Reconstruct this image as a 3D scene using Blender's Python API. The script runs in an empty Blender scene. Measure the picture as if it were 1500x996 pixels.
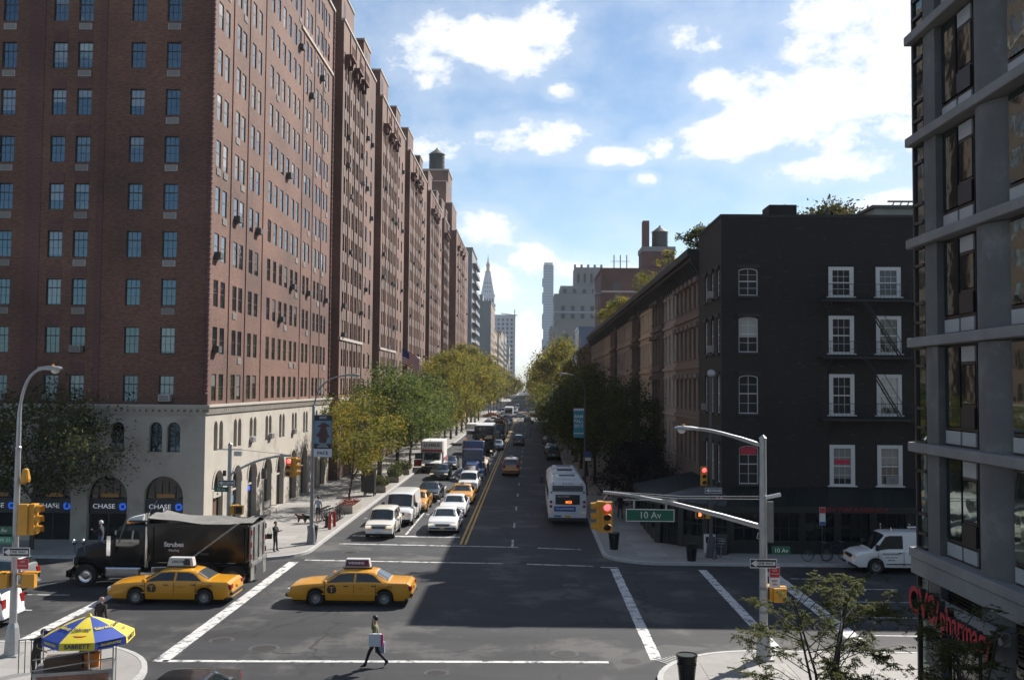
import bpy, bmesh, math, random
import numpy as np
from mathutils import Vector, Matrix
random.seed(7); rng = np.random.default_rng(7)
R = math.radians
scene = bpy.context.scene
col = scene.collection

# ------------------------------------------------------------------ camera
CAM_H = 9.4
HAZE = 0.00009        # density of the air
cam_d = bpy.data.cameras.new('camera'); cam = bpy.data.objects.new('camera', cam_d); col.objects.link(cam)
yaw, pitch, roll = math.atan(27/1458), math.atan(67/1458), R(0.45)
fw = Vector((-math.sin(yaw)*math.cos(pitch), math.cos(yaw)*math.cos(pitch), math.sin(pitch)))
rt = Vector((math.cos(yaw), math.sin(yaw), 0)); up = rt.cross(fw)
rt, up = rt*math.cos(roll)+up*math.sin(roll), up*math.cos(roll)-rt*math.sin(roll)
m = Matrix((rt, up, -fw)).transposed().to_4x4(); m.translation = Vector((0, 0, CAM_H)); cam.matrix_world = m
cam_d.sensor_width = 36; cam_d.lens = 35.0; cam_d.clip_start = 0.5; cam_d.clip_end = 9000
scene.camera = cam

# ------------------------------------------------------------------ sun and sky
SUN_EL = R(38.6); SUN_AZ = math.atan(0.85)          # azimuth clockwise from the street direction (+Y)
SUN_STRENGTH, SKY_STRENGTH, EXPOSURE = 5.0, 0.060, 0.92
to_sun = Vector((math.cos(SUN_EL)*math.sin(SUN_AZ), math.cos(SUN_EL)*math.cos(SUN_AZ), math.sin(SUN_EL)))
sd = bpy.data.lights.new('sun', 'SUN'); sd.energy = SUN_STRENGTH; sd.angle = R(0.53); sd.color = (1.0, 0.94, 0.86)
so = bpy.data.objects.new('sun', sd); col.objects.link(so)
so.rotation_euler = to_sun.to_track_quat('Z', 'Y').to_euler(); so.location = (60, 60, 120)
vs = scene.view_settings
vs.view_transform = 'Standard'; vs.look = 'None'; vs.exposure = EXPOSURE; vs.gamma = 1; vs.use_curve_mapping = False
scene.cycles.use_denoising = True
scene.cycles.max_bounces = 6; scene.cycles.diffuse_bounces = 3; scene.cycles.glossy_bounces = 3
scene.cycles.transmission_bounces = 4; scene.cycles.volume_bounces = 1; scene.cycles.transparent_max_bounces = 8
scene.cycles.sample_clamp_indirect = 6

def nd(nt, t, **kw):
    n = nt.nodes.new(t)
    for k, v in kw.items():
        if k.startswith('i_'): n.inputs[int(k[2:]) if k[2:].isdigit() else k[2:]].default_value = v
        else: setattr(n, k, v)
    return n
def mth(nt, op, a, b=None, c=None, clamp=False):
    n = nt.nodes.new('ShaderNodeMath'); n.operation = op; n.use_clamp = clamp
    for i, v in enumerate((a, b, c)):
        if v is None: continue
        if isinstance(v, (int, float)): n.inputs[i].default_value = v
        else: nt.links.new(v, n.inputs[i])
    return n.outputs[0]
def sstep(nt, x, lo, hi):
    n = nt.nodes.new('ShaderNodeMapRange'); n.interpolation_type = 'SMOOTHSTEP'
    nt.links.new(x, n.inputs[0]); n.inputs[1].default_value = lo; n.inputs[2].default_value = hi
    return n.outputs[0]
def mixc(nt, f, a, b):
    n = nt.nodes.new('ShaderNodeMix'); n.data_type = 'RGBA'
    for s, v in ((n.inputs['Factor'], f), (n.inputs[6], a), (n.inputs[7], b)):
        if isinstance(v, bpy.types.NodeSocket): nt.links.new(v, s)
        elif isinstance(v, (int, float)): s.default_value = v
        else: s.default_value = (*v, 1) if len(v) == 3 else v
    return n.outputs[2]

# world: physical sky plus cumulus given by direction (azimuth, elevation) over the whole sphere
CLOUDS = [  # azimuth, elevation, half width, half height (radians)
    (-0.0452, 0.3343, 0.0860, 0.0346),
    (0.0138, 0.3472, 0.0399, 0.0399),
    (-0.1039, 0.3107, 0.0422, 0.0184),
    (-0.0063, 0.2443, 0.0691, 0.0200),
    (-0.0961, 0.2344, 0.0323, 0.0215),
    (0.1751, 0.3407, 0.0430, 0.0192),
    (0.0870, 0.2286, 0.0461, 0.0108),
    (0.1258, 0.2383, 0.0230, 0.0154),
    (0.3050, 0.3297, 0.0768, 0.0446),
    (0.3512, 0.3250, 0.0538, 0.0538),
    (0.2570, 0.2628, 0.0922, 0.0538),
    (0.1916, 0.2406, 0.0576, 0.0261),
    (0.1917, 0.2918, 0.0346, 0.0169),
    (0.3291, 0.2421, 0.0845, 0.0476),
    (0.2948, 0.2098, 0.0845, 0.0169),
    (0.3558, 0.1714, 0.0576, 0.0154),
    (-0.0456, 0.1536, 0.0338, 0.0215),
    (0.0050, 0.1255, 0.0323, 0.0230),
    (0.0394, 0.1133, 0.0346, 0.0184),
    (-0.0396, 0.0992, 0.0461, 0.0230),
    (-0.0048, 0.0447, 0.0538, 0.0346),
    (0.0295, 0.2913, 0.0169, 0.0092),
    (0.1143, 0.2056, 0.0138, 0.0069),
    (0.0975, 0.1132, 0.0384, 0.0154),
]
w = bpy.data.worlds.new('World'); scene.world = w; w.use_nodes = True
nt = w.node_tree; nt.nodes.clear()
sky = nd(nt, 'ShaderNodeTexSky', sky_type='NISHITA', sun_disc=False, sun_elevation=SUN_EL, sun_rotation=SUN_AZ, air_density=1.0, dust_density=0.2, ozone_density=1.6)
tc = nd(nt, 'ShaderNodeTexCoord')
sep = nd(nt, 'ShaderNodeSeparateXYZ'); nt.links.new(tc.outputs['Generated'], sep.inputs[0])
az = mth(nt, 'ARCTAN2', sep.outputs[0], sep.outputs[1]); el = mth(nt, 'ARCSINE', sep.outputs[2])
def noise_dir(scale, detail, rough=0.55, off=0):
    mp = nd(nt, 'ShaderNodeMapping'); mp.inputs['Location'].default_value = (off, off*.7, off*.3); mp.inputs['Scale'].default_value = (1, 1, 1.5)
    nt.links.new(tc.outputs['Generated'], mp.inputs[0])
    n = nd(nt, 'ShaderNodeTexNoise'); n.inputs['Scale'].default_value = scale; n.inputs['Detail'].default_value = detail; n.inputs['Roughness'].default_value = rough
    nt.links.new(mp.outputs[0], n.inputs['Vector']); return n.outputs['Fac']
n1 = noise_dir(17, 6, .62); n2 = noise_dir(5, 2, .5, 3.1)
ae = nd(nt, 'ShaderNodeCombineXYZ'); nt.links.new(az, ae.inputs[0]); nt.links.new(el, ae.inputs[1])
val = None
for (ca, ce, ra, re) in CLOUDS:
    v1 = nd(nt, 'ShaderNodeVectorMath', operation='MULTIPLY_ADD'); nt.links.new(ae.outputs[0], v1.inputs[0]); v1.inputs[1].default_value = (1/ra, 1/re, 0); v1.inputs[2].default_value = (-ca/ra, -ce/re, 0)
    v2 = nd(nt, 'ShaderNodeVectorMath', operation='DOT_PRODUCT'); nt.links.new(v1.outputs[0], v2.inputs[0]); nt.links.new(v1.outputs[0], v2.inputs[1])
    q = v2.outputs['Value']
    val = q if val is None else mth(nt, 'SMOOTH_MIN', val, q, 0.35)
val = mth(nt, 'SUBTRACT', 1.0, val)
gen = mth(nt, 'MULTIPLY', mth(nt, 'SUBTRACT', n2, 0.68), 6.0)
val = mth(nt, 'MAXIMUM', mth(nt, 'MAXIMUM', val, -1.2), gen)
dens = mth(nt, 'ADD', val, mth(nt, 'MULTIPLY', mth(nt, 'SUBTRACT', n1, 0.5), 4.6))
fac = mth(nt, 'MULTIPLY', sstep(nt, dens, -0.15, 0.95), 0.97)
wisp = mth(nt, 'MULTIPLY', sstep(nt, dens, -2.2, 0.8), 0.30)
fac = mth(nt, 'MAXIMUM', fac, wisp)
abovehor = sstep(nt, el, 0.0, 0.05)
fac = mth(nt, 'MULTIPLY', fac, abovehor)
# thick bellies a little greyer than the lit rims
ccol = mixc(nt, sstep(nt, dens, 1.0, 2.6), (9.6, 9.75, 9.9, 1), (7.6, 8.3, 9.1, 1))
shs = nd(nt, 'ShaderNodeHueSaturation'); shs.inputs['Saturation'].default_value = 1.14; shs.inputs['Value'].default_value = 1.05; nt.links.new(sky.outputs[0], shs.inputs['Color'])
hz = mth(nt, 'MULTIPLY', sstep(nt, el, 0.10, -0.01), 0.7)
skyc = mixc(nt, hz, shs.outputs[0], (5.4, 6.3, 7.1, 1))
mx = mixc(nt, fac, skyc, ccol)
w.cycles.sampling_method = 'MANUAL'; w.cycles.sample_map_resolution = 256
bg = nd(nt, 'ShaderNodeBackground'); bg.inputs[1].default_value = SKY_STRENGTH
nt.links.new(mx, bg.inputs[0]); wo = nd(nt, 'ShaderNodeOutputWorld'); nt.links.new(bg.outputs[0], wo.inputs[0])

# ------------------------------------------------------------------ materials
M = {}
def mat(name, c, rough=.6, metal=0., var=.12, vs_=1.5, bump=0., bs=30., spec=.5, coat=0., emit=None, es=0., rnd=0., dirt=None, dsc=.4, dth=(.5, .62)):
    """plain surface: base colour with uneven tone, optional fine relief, per-object variation, soft stains"""
    mt = bpy.data.materials.new(name); mt.use_nodes = True; nt = mt.node_tree; b = nt.nodes['Principled BSDF']
    b.inputs['Roughness'].default_value = rough; b.inputs['Metallic'].default_value = metal
    b.inputs['Specular IOR Level'].default_value = spec; b.inputs['Coat Weight'].default_value = coat; b.inputs['Coat Roughness'].default_value = .06
    tcn = nd(nt, 'ShaderNodeTexCoord'); c3 = c[:3]
    out = None
    if var > 0 or dirt:
        n = nd(nt, 'ShaderNodeTexNoise'); n.inputs['Scale'].default_value = vs_; n.inputs['Detail'].default_value = 6; n.inputs['Roughness'].default_value = .65
        nt.links.new(tcn.outputs['Object'], n.inputs['Vector'])
        k = nd(nt, 'ShaderNodeMapRange'); nt.links.new(n.outputs['Fac'], k.inputs[0])
        k.inputs[1].default_value = .25; k.inputs[2].default_value = .75; k.inputs[3].default_value = 1-var; k.inputs[4].default_value = 1+var
        hs = nd(nt, 'ShaderNodeHueSaturation'); hs.inputs['Color'].default_value = (*c3, 1); nt.links.new(k.outputs[0], hs.inputs['Value']); out = hs.outputs[0]
    if rnd > 0:
        oi = nd(nt, 'ShaderNodeObjectInfo'); k = nd(nt, 'ShaderNodeMapRange'); nt.links.new(oi.outputs['Random'], k.inputs[0]); k.inputs[3].default_value = 1-rnd; k.inputs[4].default_value = 1+rnd
        hs = nd(nt, 'ShaderNodeHueSaturation'); nt.links.new(k.outputs[0], hs.inputs['Value'])
        if out is not None: nt.links.new(out, hs.inputs['Color'])
        else: hs.inputs['Color'].default_value = (*c3, 1)
        out = hs.outputs[0]
    if dirt:
        n = nd(nt, 'ShaderNodeTexNoise'); n.inputs['Scale'].default_value = dsc; n.inputs['Detail'].default_value = 7; n.inputs['Roughness'].default_value = .7
        nt.links.new(tcn.outputs['Object'], n.inputs['Vector'])
        out = mixc(nt, sstep(nt, n.outputs['Fac'], *dth), out, dirt)
    if out is not None: nt.links.new(out, b.inputs['Base Color'])
    else: b.inputs['Base Color'].default_value = (*c3, 1)
    if bump > 0:
        n = nd(nt, 'ShaderNodeTexNoise'); n.inputs['Scale'].default_value = bs; n.inputs['Detail'].default_value = 4
        nt.links.new(tcn.outputs['Object'], n.inputs['Vector'])
        bp = nd(nt, 'ShaderNodeBump'); bp.inputs['Strength'].default_value = bump; bp.inputs['Distance'].default_value = .02
        nt.links.new(n.outputs['Fac'], bp.inputs['Height']); nt.links.new(bp.outputs[0], b.inputs['Normal'])
    if emit: b.inputs['Emission Color'].default_value = (*emit, 1); b.inputs['Emission Strength'].default_value = es
    M[name] = mt; return mt

def brick_mat(name, c1, c2, mortar, patch=None, size=(.21, .075), blend=.5):
    mt = bpy.data.materials.new(name); mt.use_nodes = True; nt = mt.node_tree; b = nt.nodes['Principled BSDF']; b.inputs['Roughness'].default_value = .85
    tcn = nd(nt, 'ShaderNodeTexCoord'); s = nd(nt, 'ShaderNodeSeparateXYZ'); nt.links.new(tcn.outputs['Object'], s.inputs[0])
    cx = nd(nt, 'ShaderNodeCombineXYZ'); nt.links.new(mth(nt, 'ADD', s.outputs[0], s.outputs[1]), cx.inputs[0]); nt.links.new(s.outputs[2], cx.inputs[1])
    br = nd(nt, 'ShaderNodeTexBrick'); nt.links.new(cx.outputs[0], br.inputs['Vector'])
    br.inputs['Color1'].default_value = (*c1, 1); br.inputs['Color2'].default_value = (*c2, 1); br.inputs['Mortar'].default_value = (*mortar, 1)
    br.inputs['Scale'].default_value = 1; br.inputs['Mortar Size'].default_value = .008; br.inputs['Bias'].default_value = -.1
    br.inputs['Brick Width'].default_value = size[0]; br.inputs['Row Height'].default_value = size[1]
    # coarser mix of brick shades so that the wall keeps its mottling from afar
    mp = nd(nt, 'ShaderNodeMapping'); mp.inputs['Scale'].default_value = (1.3, 6, 1); nt.links.new(cx.outputs[0], mp.inputs[0])
    n = nd(nt, 'ShaderNodeTexNoise'); n.inputs['Scale'].default_value = 2.2; n.inputs['Detail'].default_value = 8; n.inputs['Roughness'].default_value = .75; nt.links.new(mp.outputs[0], n.inputs['Vector'])
    k = nd(nt, 'ShaderNodeMapRange'); nt.links.new(n.outputs['Fac'], k.inputs[0]); k.inputs[1].default_value = .25; k.inputs[2].default_value = .75; k.inputs[3].default_value = .42; k.inputs[4].default_value = 1.7
    n2 = nd(nt, 'ShaderNodeTexNoise'); n2.inputs['Scale'].default_value = .16; n2.inputs['Detail'].default_value = 5; nt.links.new(cx.outputs[0], n2.inputs['Vector'])
    k2 = nd(nt, 'ShaderNodeMapRange'); nt.links.new(n2.outputs['Fac'], k2.inputs[0]); k2.inputs[1].default_value = .3; k2.inputs[2].default_value = .7; k2.inputs[3].default_value = .62; k2.inputs[4].default_value = 1.28
    hs = nd(nt, 'ShaderNodeHueSaturation'); nt.links.new(br.outputs[0], hs.inputs['Color']); nt.links.new(mth(nt, 'MULTIPLY', k.outputs[0], k2.outputs[0]), hs.inputs['Value'])
    out = hs.outputs[0]
    if patch:   # scattered repointed or flaking spots
        n3 = nd(nt, 'ShaderNodeTexNoise'); n3.inputs['Scale'].default_value = patch[1]; n3.inputs['Detail'].default_value = 8; n3.inputs['Roughness'].default_value = .7; nt.links.new(mp.outputs[0], n3.inputs['Vector'])
        out = mixc(nt, mth(nt, 'MULTIPLY', sstep(nt, n3.outputs['Fac'], patch[2], patch[2]+.05), patch[3]), out, patch[0])
    nt.links.new(out, b.inputs['Base Color'])
    bp = nd(nt, 'ShaderNodeBump'); bp.inputs['Strength'].default_value = .35; bp.inputs['Distance'].default_value = .012
    nt.links.new(mth(nt, 'SUBTRACT', 1, br.outputs['Fac']), bp.inputs['Height']); nt.links.new(bp.outputs[0], b.inputs['Normal'])
    M[name] = mt; return mt

def glass_mat(name, dark=(.012, .015, .018), pale=(.30, .30, .28), share=.25, ior=1.75, wavy=.02, tint=None):
    """window glass in front of a dim room; some panes have blinds or curtains behind them"""
    mt = bpy.data.materials.new(name); mt.use_nodes = True; nt = mt.node_tree; b = nt.nodes['Principled BSDF']
    b.inputs['Roughness'].default_value = .03; b.inputs['IOR'].default_value = ior; b.inputs['Specular IOR Level'].default_value = .5
    if tint: b.inputs['Specular Tint'].default_value = (*tint, 1)
    oi = nd(nt, 'ShaderNodeObjectInfo'); tcn = nd(nt, 'ShaderNodeTexCoord'); s = nd(nt, 'ShaderNodeSeparateXYZ'); nt.links.new(tcn.outputs['Object'], s.inputs[0])
    # a blind drawn part of the way down
    has = mth(nt, 'LESS_THAN', oi.outputs['Random'], share)
    lvl = mth(nt, 'FRACT', mth(nt, 'MULTIPLY', oi.outputs['Random'], 37.7))
    f = mth(nt, 'MULTIPLY', has, mth(nt, 'GREATER_THAN', s.outputs[2], mth(nt, 'MULTIPLY', lvl, 1.4)))
    sh = mth(nt, 'FRACT', mth(nt, 'MULTIPLY', oi.outputs['Random'], 91.3))
    pc = mixc(nt, sh, pale, tuple(p*.45 for p in pale))
    nt.links.new(mixc(nt, f, dark, pc), b.inputs['Base Color'])
    n = nd(nt, 'ShaderNodeTexNoise'); n.inputs['Scale'].default_value = 1.3; nt.links.new(nd(nt, 'ShaderNodeNewGeometry').outputs['Position'], n.inputs['Vector'])
    bp = nd(nt, 'ShaderNodeBump'); bp.inputs['Strength'].default_value = wavy*10; bp.inputs['Distance'].default_value = .02
    nt.links.new(n.outputs['Fac'], bp.inputs['Height']); nt.links.new(bp.outputs[0], b.inputs['Normal'])
    M[name] = mt; return mt

def leaf_mat(name, c_a, c_b, c_c, scale=.6):
    mt = bpy.data.materials.new(name); mt.use_nodes = True; nt = mt.node_tree; nt.nodes.clear()
    g = nd(nt, 'ShaderNodeNewGeometry'); n = nd(nt, 'ShaderNodeTexNoise'); n.inputs['Scale'].default_value = scale; n.inputs['Detail'].default_value = 5; n.inputs['Roughness'].default_value = .8
    nt.links.new(g.outputs['Position'], n.inputs['Vector'])
    rp = nd(nt, 'ShaderNodeValToRGB'); e = rp.color_ramp.elements; e[0].position = .34; e[0].color = (*c_a, 1); e[1].position = .66; e[1].color = (*c_c, 1)
    e2 = e.new(.5); e2.color = (*c_b, 1)
    k = mth(nt, 'ADD', n.outputs['Fac'], mth(nt, 'MULTIPLY', mth(nt, 'SUBTRACT', g.outputs['Random Per Island'], .5), .34)); nt.links.new(k, rp.inputs[0])
    d = nd(nt, 'ShaderNodeBsdfPrincipled'); d.inputs['Roughness'].default_value = .7; d.inputs['Specular IOR Level'].default_value = .18; nt.links.new(rp.outputs[0], d.inputs['Base Color'])
    t = nd(nt, 'ShaderNodeBsdfTranslucent'); nt.links.new(rp.outputs[0], t.inputs[0])
    mx = nd(nt, 'ShaderNodeMixShader'); mx.inputs[0].default_value = .5; nt.links.new(d.outputs[0], mx.inputs[1]); nt.links.new(t.outputs[0], mx.inputs[2])
    o = nd(nt, 'ShaderNodeOutputMaterial'); nt.links.new(mx.outputs[0], o.inputs[0]); M[name] = mt; return mt

def asphalt_mat(name, c, seed=0):
    mt = bpy.data.materials.new(name); mt.use_nodes = True; nt = mt.node_tree; b = nt.nodes['Principled BSDF']; b.inputs['Roughness'].default_value = .82; b.inputs['Specular IOR Level'].default_value = .35
    g = nd(nt, 'ShaderNodeNewGeometry'); P = g.outputs['Position']
    def nz(sc, de, ro, st=(1, 1, 1), off=0):
        mp = nd(nt, 'ShaderNodeMapping'); mp.inputs['Scale'].default_value = st; mp.inputs['Location'].default_value = (off+seed, off, 0); nt.links.new(P, mp.inputs[0])
        n = nd(nt, 'ShaderNodeTexNoise'); n.inputs['Scale'].default_value = sc; n.inputs['Detail'].default_value = de; n.inputs['Roughness'].default_value = ro; nt.links.new(mp.outputs[0], n.inputs['Vector']); return n.outputs['Fac']
    big = nz(.12, 6, .6); mid = nz(.9, 7, .7, (1, 1, 1), 9); fine = nz(35, 3, .6); track = nz(.5, 4, .6, (.12, 1.2, 1), 4)
    v = mth(nt, 'ADD', mth(nt, 'ADD', mth(nt, 'MULTIPLY', big, .7), mth(nt, 'MULTIPLY', mid, .45)), mth(nt, 'ADD', mth(nt, 'MULTIPLY', fine, .35), mth(nt, 'MULTIPLY', track, 1.0)))
    k = nd(nt, 'ShaderNodeMapRange'); nt.links.new(v, k.inputs[0]); k.inputs[1].default_value = .92; k.inputs[2].default_value = 1.58; k.inputs[3].default_value = .62; k.inputs[4].default_value = 1.42
    hs = nd(nt, 'ShaderNodeHueSaturation'); hs.inputs['Color'].default_value = (*c, 1); nt.links.new(k.outputs[0], hs.inputs['Value'])
    out = hs.outputs[0]
    # pale worn dust patches, dark tar-sealed cracks
    out = mixc(nt, mth(nt, 'MULTIPLY', sstep(nt, nz(.22, 7, .68, (1, 1, 1), 21), .50, .64), .75), out, (c[0]*3.4, c[1]*3.1, c[2]*2.6))
    vo = nd(nt, 'ShaderNodeTexVoronoi', feature='DISTANCE_TO_EDGE'); vo.inputs['Scale'].default_value = .16
    mp = nd(nt, 'ShaderNodeMapping'); nt.links.new(P, mp.inputs[0]); wob = nd(nt, 'ShaderNodeTexNoise'); wob.inputs['Scale'].default_value = .8; wob.inputs['Detail'].default_value = 4; nt.links.new(P, wob.inputs['Vector'])
    va = nd(nt, 'ShaderNodeVectorMath', operation='MULTIPLY_ADD'); nt.links.new(wob.outputs['Color'], va.inputs[0]); va.inputs[1].default_value = (1.6, 1.6, 0); nt.links.new(mp.outputs[0], va.inputs[2])
    nt.links.new(va.outputs[0], vo.inputs['Vector'])
    crack = mth(nt, 'MULTIPLY', mth(nt, 'SUBTRACT', 1, sstep(nt, vo.outputs['Distance'], .003, .011)), sstep(nt, nz(.3, 2, .5, (1, 1, 1), 33), .45, .55))
    out = mixc(nt, mth(nt, 'MULTIPLY', crack, .8), out, tuple(x*.45 for x in c))
    nt.links.new(out, b.inputs['Base Color'])
    bp = nd(nt, 'ShaderNodeBump'); bp.inputs['Strength'].default_value = .25; bp.inputs['Distance'].default_value = .01; nt.links.new(fine, bp.inputs['Height']); nt.links.new(bp.outputs[0], b.inputs['Normal'])
    M[name] = mt; return mt

asphalt_mat('asphalt_avenue', (.0265, .0280, .0310)); asphalt_mat('asphalt_street', (.0285, .0302, .0336), 40)
mat('city_ground', (.10, .10, .10), .9)
mat('concrete_walk', (.25, .24, .225), .85, var=.14, vs_=.5, bump=.1, dirt=(.18, .176, .168), dsc=.35, dth=(.48, .7))
mat('paving', (.26, .25, .235), .85, var=.1, vs_=.9, bump=.08, bs=40, rnd=.14, dirt=(.20, .194, .185), dsc=.8, dth=(.52, .72))
mat('kerb_granite', (.36, .355, .345), .8, var=.18, vs_=3, bump=.1)
mat('paint_white', (.50, .50, .485), .75, var=.22, vs_=2.2, dirt=(.075, .075, .076), dsc=2.4, dth=(.50, .62))
mat('paint_yellow', (.50, .30, .03), .7, var=.15, vs_=2, dirt=(.14, .11, .06), dsc=2, dth=(.58, .7))
mat('iron_dark', (.055, .052, .05), .6, .3, var=.2, vs_=6, bump=.4, bs=25)
brick_mat('brick_red', (.142, .062, .040), (.080, .032, .022), (.120, .078, .058), patch=((.25, .155, .115), 5, .63, .7))
brick_mat('brick_red_b', (.152, .078, .054), (.106, .052, .038), (.138, .094, .073), patch=((.25, .16, .12), 4, .63, .6))
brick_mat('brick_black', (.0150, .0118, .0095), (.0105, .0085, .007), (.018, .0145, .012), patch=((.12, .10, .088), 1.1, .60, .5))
brick_mat('brick_maroon', (.10, .035, .030), (.085, .03, .026), (.12, .08, .07))
brick_mat('brick_tan', (.30, .26, .21), (.26, .23, .19), (.3, .27, .24))
mat('limestone', (.36, .33, .285), .85, var=.10, vs_=.8, bump=.08, bs=15, dirt=(.27, .24, .20), dsc=.5, dth=(.5, .72))
mat('stone_trim', (.36, .32, .28), .85, var=.12, vs_=1, bump=.1)
mat('spandrel_grey', (.125, .088, .075), .85, var=.2, vs_=1.2)
mat('roof_tar', (.06, .06, .06), .9)
mat('frame_black', (.018, .018, .02), .5, var=.05)
mat('frame_white', (.50, .50, .485), .55, var=.06)
mat('frame_bronze', (.028, .022, .02), .45, var=.05)
mat('ac_white', (.30, .29, .28), .6, var=.12, rnd=.3)
mat('ac_dark', (.06, .06, .06), .6)
glass_mat('glass_flat', dark=(.006, .009, .013), pale=(.22, .215, .19), share=.34, ior=2.15, tint=(.5, .78, 1))
glass_mat('glass_side', dark=(.016, .022, .026), pale=(.30, .31, .31), share=.16, ior=4.2)
glass_mat('glass_terrace', dark=(.008, .010, .012), pale=(.22, .22, .21), share=.2, ior=1.7)
glass_mat('glass_house', dark=(.02, .022, .025), pale=(.35, .34, .32), share=.45, ior=1.6)
glass_mat('glass_modern', dark=(.012, .016, .016), share=0, ior=2.3, wavy=.012, tint=(.62, .85, .80))
glass_mat('glass_shop', dark=(.010, .012, .014), share=0, ior=1.5)
mat('concrete_pier', (.115, .113, .112), .85, var=.22, vs_=.9, bump=.18, bs=18, dirt=(.17, .168, .165), dsc=.9, dth=(.5, .7))
mat('concrete_ledge', (.20, .195, .19), .85, var=.2, vs_=1.2, bump=.12)
mat('panel_pale', (.30, .32, .33), .35, var=.12)
mat('panel_black', (.012, .012, .013), .45, var=.1)
mat('shop_green', (.008, .0125, .0115), .5, var=.15)
mat('cornice_black', (.018, .017, .017), .7, var=.2)

# ------------------------------------------------------------------ mesh helpers
class MB:
    def __init__(s): s.v = []; s.f = []
    def quad(s, a, b, c, d): n = len(s.v); s.v += [tuple(a), tuple(b), tuple(c), tuple(d)]; s.f.append((n, n+1, n+2, n+3)); return s
    def poly(s, pts): n = len(s.v); s.v += [tuple(p) for p in pts]; s.f.append(tuple(range(n, n+len(pts)))); return s
    def box(s, x0, x1, y0, y1, z0, z1):
        n = len(s.v)
        s.v += [(x0, y0, z0), (x1, y0, z0), (x1, y1, z0), (x0, y1, z0), (x0, y0, z1), (x1, y0, z1), (x1, y1, z1), (x0, y1, z1)]
        s.f += [(n, n+3, n+2, n+1), (n+4, n+5, n+6, n+7), (n, n+1, n+5, n+4), (n+1, n+2, n+6, n+5), (n+2, n+3, n+7, n+6), (n+3, n, n+4, n+7)]; return s
    def hexa(s, b4, t4):
        n = len(s.v); s.v += [tuple(p) for p in b4]+[tuple(p) for p in t4]
        s.f += [(n, n+3, n+2, n+1), (n+4, n+5, n+6, n+7), (n, n+1, n+5, n+4), (n+1, n+2, n+6, n+5), (n+2, n+3, n+7, n+6), (n+3, n, n+4, n+7)]; return s
    def bar(s, p0, p1, a, b=None, upv=(0, 0, 1)):
        """rectangular bar from p0 to p1, a wide, b high"""
        b = a if b is None else b; p0 = Vector(p0); p1 = Vector(p1); d = (p1-p0).normalized(); u = Vector(upv)
        if abs(d.dot(u)) > .98: u = Vector((1, 0, 0))
        r = d.cross(u).normalized(); u = r.cross(d)
        c = lambda p: [p-r*a/2-u*b/2, p+r*a/2-u*b/2, p+r*a/2+u*b/2, p-r*a/2+u*b/2]
        n = len(s.v); s.v += [tuple(q) for q in c(p0)+c(p1)]
        s.f += [(n, n+1, n+2, n+3), (n+7, n+6, n+5, n+4), (n, n+4, n+5, n+1), (n+1, n+5, n+6, n+2), (n+2, n+6, n+7, n+3), (n+3, n+7, n+4, n)]; return s
    def tube(s, pts, rad, n=8, cap=True):
        pts = [Vector(p) for p in pts]; rad = rad if isinstance(rad, (list, tuple)) else [rad]*len(pts)
        base = len(s.v); ref = Vector((0, 0, 1)); pr = None
        for i, p in enumerate(pts):
            d = (pts[min(i+1, len(pts)-1)]-pts[max(i-1, 0)])
            d = d.normalized() if d.length > 1e-9 else Vector((0, 0, 1))
            if pr is None:
                a = Vector((1, 0, 0)) if abs(d.z) > .9 else ref
                r = d.cross(a).normalized()
            else:
                r = (pr-d*pr.dot(d)); r = r.normalized() if r.length > 1e-6 else d.cross(ref).normalized()
            pr = r; q = d.cross(r)
            for k in range(n):
                t = 2*math.pi*k/n; s.v.append(tuple(p+(r*math.cos(t)+q*math.sin(t))*rad[i]))
        for i in range(len(pts)-1):
            for k in range(n):
                a = base+i*n+k; b = base+i*n+(k+1) % n; s.f.append((a, b, b+n, a+n))
        if cap:
            s.f.append(tuple(base+k for k in reversed(range(n)))); e = base+(len(pts)-1)*n; s.f.append(tuple(e+k for k in range(n)))
        return s
    def cyl(s, p0, p1, r0, r1=None, n=12): return s.tube([p0, p1], [r0, r0 if r1 is None else r1], n)
    def lathe(s, prof, n=16, axis='z', c=(0, 0, 0), cap=True):
        base = len(s.v); c = Vector(c)
        for (r, h) in prof:
            for k in range(n):
                t = 2*math.pi*k/n; a, b = r*math.cos(t), r*math.sin(t)
                p = (a, b, h) if axis == 'z' else ((a, h, b) if axis == 'y' else (h, a, b)); s.v.append(tuple(c+Vector(p)))
        for i in range(len(prof)-1):
            for k in range(n):
                a = base+i*n+k; b = base+i*n+(k+1) % n; s.f.append((a, b, b+n, a+n))
        if cap and prof[0][0] > 1e-4: s.f.append(tuple(base+k for k in range(n)))
        if cap and prof[-1][0] > 1e-4: e = base+(len(prof)-1)*n; s.f.append(tuple(e+k for k in range(n)))
        return s
    def prism(s, pts, h0, h1, axis='z'):
        """polygon extruded along an axis; pts are the two other coordinates"""
        mk = {'z': lambda a, b, h: (a, b, h), 'y': lambda a, b, h: (a, h, b), 'x': lambda a, b, h: (h, a, b)}[axis]
        n = len(s.v); k = len(pts); s.v += [mk(a, b, h0) for a, b in pts]+[mk(a, b, h1) for a, b in pts]
        s.f.append(tuple(n+i for i in reversed(range(k)))); s.f.append(tuple(n+k+i for i in range(k)))
        for i in range(k): j = (i+1) % k; s.f.append((n+i, n+j, n+k+j, n+k+i))
        return s
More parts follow.
